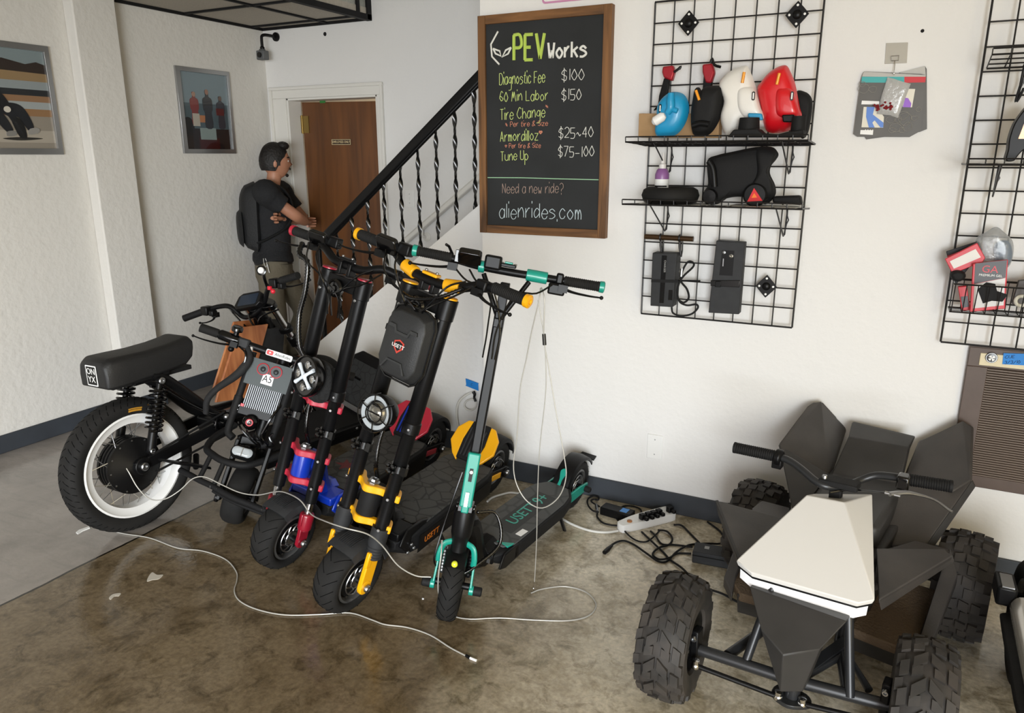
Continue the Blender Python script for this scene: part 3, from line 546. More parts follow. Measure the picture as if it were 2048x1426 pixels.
p = [(0.5120, 1.4193), (0.6068, 1.4250), (0.6161, 1.3905), (0.5130, 1.3955)]
tag(MB().prism(p, 0, .05, WALLM(0, -.13, 0)).build('battery_case', BLKM, bevel=.008), 'small black case at the right end of the lower shelf', 'case')

# ---------- things hanging low on the grid ----------
t = thing('hanging_bar', 'dark bronze tube held on two hooks low on the left grid', 'bar')
p = [(0.0126, 1.2438), (0.2128, 1.2443)]
MB().cyl((p[0][0], -.09, p[0][1]), (p[1][0], -.09, p[0][1] - .001), .0105, n=18).build('tube', mat('bronze_tube', '#4a3622', .35, .6), t)
for x in ([(0.0792, 1.2451)][0][0], [(0.1575, 1.2487)][0][0]):
    q = MB(); z = p[0][1]
    q.torus(.012, .004, axm((x, -.09, z), (0, 1, 0), (0, 0, 1), (1, 0, 0)), 20, 8); q.tube([(x, -.088, z - .012), (x, -.085, z - .035), (x + .006, -.08, z - .07)], .0045, 8); q.tube([(x + .012, -.088, z - .012), (x + .012, -.085, z - .05), (x + .008, -.08, z - .075)], .003, 8)
    q.build('hook', GX, t)
t = thing('battery_charger', 'black finned battery charger with a coiled cable, strapped low on the left grid', 'charger')
MB().prism([(0.0564, 1.1827), (0.1575, 1.1849), (0.1519, 0.9657), (0.0579, 0.9635)], 0, .062, WALLM(0, -.056, 0)).build('case', GRY, t, bevel=.003)
MB().prism([(0.0964, 1.1748), (0.1170, 1.1748), (0.1140, 0.9800), (0.0956, 0.9796)], .062, .0635, WALLM(0, -.056, 0)).build('front_label', BLKG, t)
tx = [(0.1109, 1.1310)][0]; text('label_print', 'CHARGER', .011, axm((tx[0], -.1198, tx[1]), (0, 0, -1), (1, 0, 0), (0, -1, 0)), mat('grey_print', '#9a9a98', .6), t)
MB().prism([(0.1324, 1.0363), (0.1488, 1.0370), (0.1487, 0.9952), (0.1316, 0.9949)], .062, .064, WALLM(0, -.056, 0)).build('socket', BLKG, t)
MB().prism([(0.0579, 1.0744), (0.1692, 1.0800), (0.1687, 1.0680), (0.0579, 1.0622)], .062, .065, WALLM(0, -.056, 0)).build('strap', BLKM, t)
MB().tube([(x, y, z) for (x, z), y in zip([(0.1403, 0.9604), (0.1478, 0.9364), (0.1789, 0.9270), (0.2207, 0.9371), (0.2443, 0.9637), (0.2362, 0.9781), (0.2005, 0.9719), (0.1693, 0.9875), (0.1605, 1.0354), (0.1757, 1.0848), (0.2148, 1.1292), (0.2167, 1.1471), (0.1957, 1.1505), (0.1770, 1.1148), (0.1704, 1.0724), (0.1965, 1.0383), (0.2059, 1.0028), (0.1878, 0.9830), (0.1659, 0.9933)], [-.09, -.09, -.085, -.08, -.075, -.075, -.08, -.085, -.09, -.085, -.08, -.085, -.085, -.09, -.085, -.08, -.08, -.085, -.09])], .0042, 8, k=5).build('cable', BLKM, t)
MB().tube([(x, -.095, z) for x, z in [(0.1683, 1.1083), (0.1746, 1.1236), (0.1730, 1.0906)]], .006, 8).build('cable_plug', STL, t)
MB().tube([(x, -.07, z) for x, z in [(0.1593, 1.0687), (0.2014, 1.0718), (0.2461, 1.0739)]], .004, 6).build('strap_tail', BLKM, t)
t = thing('battery_pack', 'flat dark grey battery pack strapped upright on the left grid', 'battery')
MB().prism([(0.3051, 1.2423), (0.4139, 1.2402), (0.4133, 0.9576), (0.2936, 0.9531)], 0, .045, WALLM(0, -.056, 0)).build('case', GRY, t, bevel=.003)
MB().prism([(0.3303, 1.2061), (0.3776, 1.2070), (0.3771, 1.1085), (0.3259, 1.1073)], .045, .0455, WALLM(0, -.056, 0)).build('recess', BLK, t)
k = MB(); q = [(0.3389, 1.1980), (0.3669, 1.1852), (0.3383, 1.1749), (0.3388, 1.1431)]
k.lathe([(.006, 0), (.006, .006), (.003, .007), (0, .004)], WALLM(q[0][0], -.1, q[0][1]), 14); k.lathe([(.008, 0), (.008, .006), (.004, .008), (0, .006)], WALLM(q[1][0], -.1, q[1][1]), 14); k.box((q[2][0], -.103, (q[2][1] + q[3][1]) / 2), (.003, .004, .03))
k.build('connector', STL, t)
MB().prism([(0.2951, 1.0857), (0.4087, 1.0939), (0.4075, 1.0654), (0.2955, 1.0627)], .0, .049, WALLM(0, -.0565, 0)).build('strap', BLKG, t, bevel=.002)
MB().prism([(0.3149, 1.0842), (0.3355, 1.0857), (0.3361, 1.0610), (0.3142, 1.0605)], .049, .055, WALLM(0, -.0565, 0)).build('buckle', BLK, t, bevel=.002)

# ---------- hanging cards between the grids ----------
CARD = mat('card_dark', '#55524d', .45, noise=(6, '#4a4742')); LGT = mat('card_light', '#b3b1ab', .45)
def cardthing(label, outl, y, extras):
    t = thing('packaging_card', label, 'card', None, 'packaging cards on the wall hook')
    MB().prism(outl, 0, .0025, WALLM(0, y, 0)).build('card', CARD, t)
    for i, (nm, m, poly) in enumerate(extras): MB().prism(poly, .0025, .0031 + i * .0003, WALLM(0, y, 0)).build(nm, m, t)
    return t
cardthing('rearmost dark packaging card, sticking out at the lower left and right of the hanging cards', [(0.8760, 1.8427), (0.9501, 1.8597), (0.9566, 1.8500), (0.9823, 1.6523), (0.9613, 1.6429), (0.7940, 1.6194), (0.7837, 1.6335), (0.7987, 1.8175)], -.004, [('header', LGT, [(0.8760, 1.8427), (0.9501, 1.8597), (0.9568, 1.8258), (0.8776, 1.8293)])])
t = cardthing('front dark packaging card with teal and red stripe hanging from the clear wall hook', [(0.7569, 1.8423), (0.7623, 1.8505), (0.9410, 1.8338), (0.9574, 1.8293), (0.9644, 1.6467), (0.9311, 1.6258), (0.7633, 1.6289), (0.7492, 1.6387), (0.7531, 1.8193)], -.012, [('header', LGT, [(0.7576, 1.8430), (0.7624, 1.8497), (0.9563, 1.8294), (0.9558, 1.8227), (0.7567, 1.8338)]), ('teal_stripe', mat('card_teal', '#3aa7a8', .5), [(0.7561, 1.8331), (0.8908, 1.8271), (0.8931, 1.8073), (0.7559, 1.8137)]), ('red_stripe', mat('card_red', '#c8222c', .5), [(0.8908, 1.8271), (0.9570, 1.8241), (0.9572, 1.8061), (0.8931, 1.8073)]), ('name_label', WHT, [(0.7649, 1.7526), (0.8214, 1.7485), (0.8219, 1.7376), (0.7640, 1.7400)]), ('size_label', WHT, [(0.7715, 1.6520), (0.8132, 1.6505), (0.8135, 1.6347), (0.7715, 1.6376)]), ('picture_window', mat('card_cream', '#ddd8c8', .4), [(0.7729, 1.7311), (0.8154, 1.7292), (0.8423, 1.6957), (0.8443, 1.6587), (0.7734, 1.6615)]), ('picture_window', mat('card_cream', '#ddd8c8', .4), [(0.8970, 1.7874), (0.9294, 1.7854), (0.9268, 1.7253), (0.8971, 1.7269)])])
MB().prism([(0.7832, 1.7307), (0.8088, 1.7292), (0.8057, 1.7043), (0.8431, 1.6760), (0.8443, 1.6595), (0.8354, 1.6596), (0.8139, 1.6844), (0.8073, 1.6767), (0.8167, 1.6599), (0.7979, 1.6602), (0.7847, 1.6969)], 0, .0006, WALLM(0, -.0175, 0)).build('blue_shape', mat('card_blue', '#4f7fd0', .4), t)
MB().prism([(0.9027, 1.7577), (0.9116, 1.7555), (0.9231, 1.7379), (0.9225, 1.7253), (0.8978, 1.7267)], 0, .0006, WALLM(0, -.0175, 0)).build('purple_shape', mat('card_purple', '#8f4fc8', .4), t)
for cx, cy, rr in ((500, 1060, 40), (545, 1130, 50), (600, 1020, 45), (640, 1120, 42), (560, 1060, 30), (690, 1050, 26), (710, 980, 24), (240, 790, 50), (320, 800, 34), (230, 750, 28), (620, 1060, 60), (520, 1150, 30), (600, 1150, 28)):
    c0 = [(cx + rr * random.uniform(.7, 1.15) * math.cos(a * PI / 4), cy + rr * random.uniform(.6, .95) * math.sin(a * PI / 4)) for a in range(8)]
    MB().tube([(.747 + (x - 195) * .000388 + .0, -.0165, 1.853 - (y - 640) * .000398) for x, y in c0], .0009, 5, True, 3).build('line_pattern', mat('card_line', '#8e8b84', .5), t)
dt = MB()
for x, y in ((300, 1145), (320, 1146), (340, 1147), (360, 1148)): dt.lathe([(.002, 0), (.002, .0008), (0, .001)], WALLM(.747 + (x - 195) * .000388, -.0152, 1.853 - (y - 640) * .000398), 10)
dt.build('white_dots', WHT, t)
t = thing('zip_bag', 'small clear zip bag with dark red beads hanging in front of the cards', 'bag')
BAG = mat('clear_bag', '#d8d8d6', .18, trans=.35, alpha=.8, coat=.5, bump=(60, .004))
MB().pillow([(0.8383, 1.8275), (0.8607, 1.8208), (0.8889, 1.8101), (0.9136, 1.8027), (0.9014, 1.7510), (0.8871, 1.6900), (0.8623, 1.6998), (0.8400, 1.7027), (0.8179, 1.7056), (0.8269, 1.7688)], 0, .008, WALLM(0, -.022, 0), 4, .4).build('pouch', BAG, t)
rb = MB(); rnd = random.Random(3)
for i in range(26):
    u = rnd.random(); q = (340 + u * 165 + rnd.uniform(-6, 6), 925 + rnd.uniform(-10, 55)); rb.sph((.747 + (q[0] - 195) * .000388, -.031 - rnd.random() * .003, 1.853 - (q[1] - 640) * .000398), .0042, 8)
rb.build('red_beads', mat('dark_red_bead', '#7d1622', .3, coat=.3), t)
t = thing('wall_hook', 'clear adhesive wall hook holding the packaging cards', 'hook')
MB().prism([(0.8201, 1.9416), (0.8885, 1.9396), (0.8931, 1.8725), (0.8233, 1.8735)], 0, .002, WALLM(0, -.001, 0)).build('adhesive_plate', mat('clear_plate', '#dcd8ce', .15, trans=.4, coat=.6), t, bevel=.001)
q = MB(); q.tube([(x, -.012, z) for x, z in [(0.8407, 1.8970), (0.8658, 1.8975), (0.8659, 1.8818), (0.8443, 1.8818)]], .0016, 6, True); q.tube([(x, y, z) for (x, z), y in zip([(0.8553, 1.8809), (0.8568, 1.8525), (0.8568, 1.8404), (0.8591, 1.8335)], (-.012, -.02, -.032, -.03))], .0015, 6, k=3); q.build('wire_loop', CHR, t)

# ---------- right-hand grid: trays, basket, packages ----------
wire_shelf(1.10, 1.535, .64, .25, 'wire shelf on the right-hand grid, cut by the right edge')
wire_shelf(1.13, 1.838, .60, .14, 'small wire tray high on the right-hand grid', .028, 12)
t = thing('knee_guard', 'black and orange hinged guard standing on the shelf of the right-hand grid', 'guard')
MB().prism(blob([(1.2097, 1.6132), (1.2159, 1.6548), (1.2293, 1.6871), (1.2491, 1.7155), (1.2789, 1.7146), (1.2945, 1.6123), (1.2848, 1.5779), (1.2571, 1.5815), (1.2414, 1.5640), (1.2317, 1.5464), (1.2099, 1.5482), (1.2112, 1.5817)], 60), 0, .07, WALLM(0, -.14, 0)).build('shell', BLK, t, bevel=.006)
MB().prism([(1.2422, 1.6612), (1.2607, 1.6779), (1.2524, 1.6128), (1.2327, 1.6130)], .07, .073, WALLM(0, -.14, 0)).build('orange_stripe', ORG, t)
MB().prism([(1.2519, 1.6369), (1.2693, 1.6606), (1.2675, 1.6126), (1.2561, 1.6127)], .07, .074, WALLM(0, -.14, 0)).build('red_stripe', PRD, t)
t = thing('hanging_strap', 'black strap hanging from the small tray of the right-hand grid', 'strap')
MB().tube([(x, -.12, z) for x, z in [(1.2282, 1.8382), (1.2261, 1.7903), (1.2204, 1.7455), (1.2198, 1.7280), (1.2261, 1.7383), (1.2354, 1.7692)]], .004, 6, k=3).build('strap', BLKM, t)
bk = thing('wire_basket', 'black wire basket full of red and black packages on the right-hand grid', 'basket', Matrix.Translation((1.118, -.055, 1.045)))
s = MB(); L_ = .60
for z, y0, y1 in ((0, -.01, -.10), (.10, 0, -.13)): s.tube([(.005, y0, z), (L_, y0, z), (L_, y1, z), (.005, y1, z)], .003, 6, True)
for i in range(19):
    x = .01 + i * .033; s.tube([(x, -.002, .10), (x, -.01, 0), (x, -.10, 0), (x, -.13, .10)], .0018, 5)
for y in (-.04, -.07): s.cyl((.005, y, 0), (L_, y, 0), .0018, n=5)
s.build('basket_wires', GX, bk)
RP = mat('package_red', '#c71f30', .4); BP = mat('package_black', '#17161a', .4); WP = mat('package_white', '#d6d3cd', .4)
def package(label, outl, y, th, m, extras):
    t = thing('packaged_gloves', label, 'package'); MB().prism(outl, 0, th, WALLM(0, y, 0)).build('sleeve', m, t, bevel=.002)
    for i, (nm, mm, P) in enumerate(extras): MB().prism(P, th, th + .0015 + .0006 * i, WALLM(0, y, 0)).build(nm, mm, t)
    return t
t = package('black, red and white glove package standing upright at the front of the wire basket', [(1.1709, 1.2114), (1.2678, 1.2311), (1.2829, 1.0680), (1.1844, 1.0479)], -.138, .012, RP, [('black_header', BP, [(1.1774, 1.2131), (1.2650, 1.2297), (1.2694, 1.1720), (1.1837, 1.1447)]), ('window', mat('window_grey', '#b4b0ab', .25), [(1.1849, 1.1436), (1.2686, 1.1708), (1.2767, 1.0795), (1.1910, 1.0608)]), ('glove_inside', BLKM, [(1.1954, 1.1274), (1.2174, 1.1533), (1.2435, 1.1492), (1.2519, 1.1258), (1.2835, 1.1163), (1.2720, 1.0912), (1.2415, 1.0916), (1.2174, 1.0804)])])
c_ = [(1.2217, 1.1956), (1.2260, 1.1719)]
text('logo', 'GA', .034, WALLM(c_[0][0], -.1522, c_[0][1]), RP, t); text('print', 'PREMIUM GEL', .011, WALLM(c_[1][0], -.1526, c_[1][1] + .004), WHT, t)
package('tilted red and white package leaning left out of the wire basket', [(1.0885, 1.2197), (1.1759, 1.2788), (1.2056, 1.2309), (1.2001, 1.2156), (1.1173, 1.1707)], -.11, .016, RP, [('white_window', WP, [(1.1038, 1.2127), (1.1735, 1.2590), (1.1926, 1.2320), (1.1192, 1.1886)])])
package('dark grey card package at the back left of the wire basket', [(1.0911, 1.2411), (1.1834, 1.2825), (1.1979, 1.2531), (1.1359, 1.1260), (1.1134, 1.1743)], -.075, .008, GRY, [('edge_strip', RP, [(1.0958, 1.2259), (1.1801, 1.2690), (1.1830, 1.2632), (1.0990, 1.2181)])])
package('red and black package low at the left end of the wire basket', [(1.1402, 1.1262), (1.1661, 1.1313), (1.1890, 1.0491), (1.1631, 1.0436)], -.10, .02, RP, [('black_panel', BP, [(1.1527, 1.0929), (1.1733, 1.0977), (1.1820, 1.0610), (1.1637, 1.0550)])])
t = thing('plastic_bag', 'clear plastic bag with something blue inside rising from the wire basket', 'bag')
MB().pillow(blob([(1.1739, 1.2811), (1.2007, 1.3124), (1.2265, 1.3302), (1.2516, 1.3146), (1.2814, 1.2833), (1.2888, 1.2330), (1.2789, 1.1963), (1.2433, 1.1939), (1.2064, 1.1977)], 50), 0, .03, WALLM(0, -.075, 0), 5, .4, .01).build('pouch', mat('bag_film', '#c4c8ca', .12, trans=.5, alpha=.55, coat=.5, bump=(40, .006)), t)
MB().pillow(blob([(1.2297, 1.2718), (1.2659, 1.2856), (1.2855, 1.2448), (1.2780, 1.2023), (1.2437, 1.2092)], 30), 0, .020, WALLM(0, -.08, 0), 4, .4, .01).build('blue_contents', mat('blue_contents', '#3c5f80', .5), t)
t = thing('hand_strap', 'black round strap end in a clear sleeve at the left of the wire basket', 'strap')
MB().pillow(blob([(1.1088, 1.1715), (1.1256, 1.1848), (1.1498, 1.1804), (1.1574, 1.1626), (1.1413, 1.1462), (1.1195, 1.1507)], 30), 0, .02, WALLM(0, -.13, 0), 4, .4, .005).build('pad', BLKM, t)
t = thing('boxed_part', 'dark box with a pale ring lying in the wire basket at the right edge', 'box')
MB().prism([(1.3015, 1.0826), (1.3100, 1.1617), (1.3909, 1.1794), (1.4081, 1.0680)], 0, .02, WALLM(0, -.11, 0)).build('box', mat('dark_brown_box', '#3c3633', .5), t, bevel=.002)
q = [(1.3262, 1.0955)][0]; MB().torus(.016, .006, WALLM(q[0], -.134, q[1]), 24, 8).build('ring', mat('pale_ring', '#c9c6b8', .4), t)

# ---------- wall heater ----------
HB = mat('heater_brown', '#51423a', .5, noise=(20, '#574840'))
t = thing('wall_heater', 'brown louvred wall heater with a cream control strip at the right edge', 'heater', Matrix.Translation((1.213, 0, .372)))
f = MB(); W, H = .80, .528
for a, b in (((0, .045), (.065, .458)), ((.40, .045), (.43, .458)), ((.74, .045), (W, .458)), ((0, 0), (W, .045)), ((0, .458), (W, H))): f.box2((a[0], -.022, a[1]), (b[0], 0, b[1]))
f.build('frame', HB, t, bevel=.002)
MB().box2((.05, -.004, .02), (W - .05, -.001, .50)).build('back_panel', mat('heater_back', '#2a221e', .7), t)
l = MB(); n = 46
for i in range(n):
    z = .046 + i * .412 / n; l.add([(.065, -.006, z + .006), (.74, -.006, z + .006), (.74, -.020, z), (.065, -.020, z), (.065, -.020, z + .003), (.74, -.020, z + .003)], [(0, 1, 2, 3), (3, 2, 5, 4), (4, 5, 1, 0)])
l.build('louvres', mat('louvre_brown', '#76675c', .45), t)
cs_ = MB().box2((.035, -.026, .465), (.5, -.02, .510)).build('control_strip', mat('cream_strip', '#d6c9a6', .45), t, bevel=.002)
kx = [(1.2829, 0.8694)][0]
k = MB().lathe([(.019, 0), (.019, .004), (.015, .006), (.015, .010), (0, .011)], WALLM(kx[0] - 1.213, -.026, kx[1] - .372), 28).build('dial', BLKG, cs_)
MB().torus(.0165, .0012, WALLM(kx[0] - 1.213, -.031, kx[1] - .372), 28, 6).build('dial_ring', STL, k)
dd = MB()
for a in range(4): dd.lathe([(0, 0), (.0105, 0), (.0105, .0008), (0, .0008)], WALLM(kx[0] - 1.213, -.037, kx[1] - .372), 8, a0=a * PI / 2 + .2, a1=a * PI / 2 + 1.2)
dd.build('dial_marks', WHT, k)
tp = [(1.3160, 0.8898), (1.3839, 0.8953), (1.3900, 0.8540), (1.3181, 0.8495)]
TB = mat('painters_tape', '#1f7fd0', .6)
tpo = tag(MB().prism(tp, 0, .001, WALLM(0, -.0275, 0)).build('painters_tape', TB), 'strip of blue tape with handwriting on the cream strip of the wall heater', 'tape')
INK = mat('ink', '#12233f', .6)
a = [(1.3224, 0.8716), (1.3498, 0.8769), (1.3242, 0.8516), (1.3683, 0.8591)]
chalk('CUE', a[0], a[1], .010, INK, tpo, .0007, -.029); chalk('3/3/10', a[2], a[3], .011, INK, tpo, .0007, -.029)
# taped outlet on the stringer wall
tt = tag(MB().prism([(-1.0280, 0.4165), (-1.0201, 0.4148), (-0.9481, 0.4002), (-0.9506, 0.3938), (-0.9493, 0.3580), (-1.0196, 0.3738), (-1.0287, 0.3752), (-1.0243, 0.3835)], 0, .0012, WALLM(0, .2075, 0)).build('painters_tape', TB), 'piece of bright blue tape on the white stringer wall beside the green scooter stem', 'tape')
q = [(-0.9879, 0.3886)][0]; MB().torus(.006, .0008, WALLM(q[0], .206, q[1]), 14, 5, .6, 5.2).build('ink_mark', INK, tt)
t = cover('wall_outlet', ([(-1.0000, 0.3438)][0][0], .215, [(-1.0001, 0.3366)][0][1]), 'white wall outlet under the blue tape with a cord plugged in', False, .06, .085)
t = thing('extension_lead', 'white electric cord looped from the wall outlet under the blue tape', 'cord')
MB().tube([(x, y, z) for (x, z), y in zip([(-0.9843, 0.3460), (-1.0087, 0.3342), (-1.0459, 0.3011), (-1.0683, 0.2587), (-1.0757, 0.2015), (-1.0708, 0.1458), (-1.0564, 0.0914), (-1.0393, 0.0143)], (.205, .19, .18, .18, .185, .19, .19, .19))], .0058, 8, k=5).build('cord', mat('white_cable', '#d4d3cd', .5), t)
MB().tube([(x, .19, z) for x, z in [(-0.9879, 0.3098), (-1.0186, 0.2914), (-1.0282, 0.2649), (-1.0102, 0.2482), (-0.9798, 0.2513), (-0.9565, 0.2760), (-0.9579, 0.3033), (-0.9788, 0.3111)]], .0045, 8, True, 5).build('cord_loop', mat('white_cable', '#d4d3cd', .5), t)
MB().tube([(x, .19, z) for x, z in [(-0.9721, 0.3560), (-0.9633, 0.3408), (-0.9666, 0.3239), (-0.9579, 0.3022)]], [.009, .008, .006, .007], 8, k=3).build('plug', BLK, t)

# ---------- electric scooters ----------
def front_axes(x, y, psi, lam, rho, e, r):
    """steered front assembly: columns = lateral, forward (square to the steering axis), steering axis; origin at the hub"""
    psi, lam, rho = map(math.radians, (psi, lam, rho))
    a0 = V((math.cos(psi), math.sin(psi), 0)); fw = V((a0.y, -a0.x, 0)); up = V((0, 0, 1))
    a = a0 * math.cos(lam) + up * math.sin(lam); u = up * math.cos(lam) - a0 * math.sin(lam)
    s = u * math.cos(rho) - fw * math.sin(rho); f = fw * math.cos(rho) + u * math.sin(rho)
    hub = V((x, y, 0)) + u * r
    return axm(hub + fw * e, a, f, s), axm(hub, a, f, s)
def mat_cells(name, col, crack, scale=16., depth=.003):
    if name in MATS: return MATS[name]
    m = mat(name, col, .75); nt = m.node_tree; b = nt.nodes['Principled BSDF']
    tc = nt.nodes.new('ShaderNodeTexCoord'); v = nt.nodes.new('ShaderNodeTexVoronoi'); v.feature = 'DISTANCE_TO_EDGE'; v.inputs['Scale'].default_value = scale
    r = nt.nodes.new('ShaderNodeValToRGB'); r.color_ramp.elements[0].position = .02; r.color_ramp.elements[0].color = lin(crack); r.color_ramp.elements[1].position = .07; r.color_ramp.elements[1].color = lin(col)
    nt.links.new(tc.outputs['Object'], v.inputs['Vector']); nt.links.new(v.outputs['Distance'], r.inputs[0]); nt.links.new(r.outputs[0], b.inputs['Base Color'])
    bp = nt.nodes.new('ShaderNodeBump'); bp.inputs['Distance'].default_value = depth; nt.links.new(r.outputs[0], bp.inputs['Height']); nt.links.new(bp.outputs[0], b.inputs['Normal'])
    return m
MATD = mat_cells('deck_rubber', '#3d3d3b', '#222222')
def wheel(parent, M, R, w_, rim, label=None, tread=True, disc=True, name='wheel', hubr=.05, sidem=None, hub_m=None):
    """M: z axis = axle. tyre part with rim, disc and hub as sub-parts"""
    mb = MB(M); q = w_ / 2; prof = [(rim, -q * .55), (rim + .008, -q * .85), (R - .035, -q), (R - .018, -q * .93), (R - .006, -q * .68), (R - .001, -q * .35), (R, 0), (R - .001, q * .35), (R - .006, q * .68), (R - .018, q * .93), (R - .035, q), (rim + .008, q * .85), (rim, q * .55)]
    mb.lathe(prof, None, 48, True)
    t = mb.build(name, RUB, parent, ang=60)
    if tread:
        g = MB(M); n = 20
        for i in range(n):
            a = 2 * PI * i / n
            for sg in (-1, 1):
                P = [((R + .0006 - .012 * (k / 3) ** 2.2) * V((math.cos(a + sg * .0 + .10 * k), math.sin(a + .10 * k), 0)) + V((0, 0, sg * q * (.12 + .26 * k)))) for k in range(4)]
                g.tube(P, .0011, 4)
        g.build('tread_groove', mat('groove_black', '#0b0b0b', .9, spec=.1), t)
    b = MB(M); b.lathe([(rim + .004, -q * .8), (rim + .004, q * .8), (rim - .004, q * .86), (rim - .010, q * .7), (rim - .012, 0), (rim - .010, -q * .7), (rim - .004, -q * .86)], None, 48, True); b.build('rim', sidem or RIM, t)
    h = MB(M); h.lathe([(0, -q * .75), (rim - .01, -q * .45), (rim - .01, q * .45), (0, q * .75)], None, 40); h.lathe([(.012, -q - .03), (.012, q + .03)], None, 12); h.build('hub_motor', hub_m or BLK, t)
    if disc:
        d = MB(M); zz = q * .82
        d.torus(rim * .66, .0025, Matrix.Translation((0, 0, zz)), 40, 6); d.torus(rim * .36, .003, Matrix.Translation((0, 0, zz)), 30, 6); d.lathe([(0, zz - .002), (rim * .3, zz - .002), (rim * .3, zz + .002), (0, zz + .002)], None, 24)
        for i in range(9):
            a = 2 * PI * i / 9; d.tube([(rim * (.36 + .3 * k / 3) * math.cos(a + .16 * k), rim * (.36 + .3 * k / 3) * math.sin(a + .16 * k), zz) for k in range(4)], .003, 5)
        for i in range(8):
            a = 2 * PI * i / 8 + .2; d.lathe([(.0045, 0), (.0045, .003), (0, .004)], Matrix.Translation((rim * .86 * math.cos(a), rim * .86 * math.sin(a), q * .5)), 8)
        d.build('brake_disc', STL, t)
    return t
def ribbed(pts, r, parent, name='spiral_cable', m=None, k=10, M=None):
    P = smoothpath(pts, k); n = len(P); L = sum((P[i + 1] - P[i]).length for i in range(n - 1)); cnt = max(8, int(L / .006)); Q = []; acc = 0; seg = L / cnt; i = 0; rem = 0
    d = [0]
    for j in range(n - 1): d.append(d[-1] + (P[j + 1] - P[j]).length)
    for j in range(cnt + 1):
        s_ = j * seg
        while i < n - 2 and d[i + 1] < s_: i += 1
        Q.append(P[i].lerp(P[i + 1], min(1, (s_ - d[i]) / max(1e-6, d[i + 1] - d[i]))))
    mb = MB(M); mb.tube(Q, [r if (j // 1) % 2 else r * .72 for j in range(cnt + 1)], 8); return mb.build(name, m or BLKG, parent, ang=80)
def grip(parent, M, p0, p1, r, capm, name='grip', ribs=True, gm=None):
    p0, p1 = V(p0), V(p1); L = (p1 - p0).length; prof = [(r * .9, 0), (r, .004)]
    n = int(L / .007)
    for i in range(n):
        h = .006 + i * (L - .012) / n; prof += [(r, h), (r * .9 if ribs else r, h + .0025), (r, h + .005)]
    prof += [(r, L), (r * .8, L + .001)]
    g = MB(M); g.lathe(prof, along(p0, p1 - p0), 20); o = g.build(name, gm or RUB, parent, ang=30)
    if capm:
        e = MB(M); e.lathe([(r * .6, L), (r * 1.12, L), (r * 1.16, L + .014), (r * .9, L + .017), (r * .5, L + .017), (r * .45, L + .012), (0, L + .012)], along(p0, p1 - p0), 20); e.build('end_cap', capm, o)
    return o
def lever(parent, M, root_, tip, sag, name='brake_lever', m=None):
    a, b, s_ = V(root_), V(tip), V(sag); q = MB(M)
    q.tube([a, a.lerp(b, .3) + s_, a.lerp(b, .7) + s_ * .8, b], [.009, .007, .0055, .0045], 8, k=5, flat=.6); q.sph(b, .0065, 10); q.box(a, (.03, .026, .024))
    return q.build(name, m or BLK, parent, ang=50)
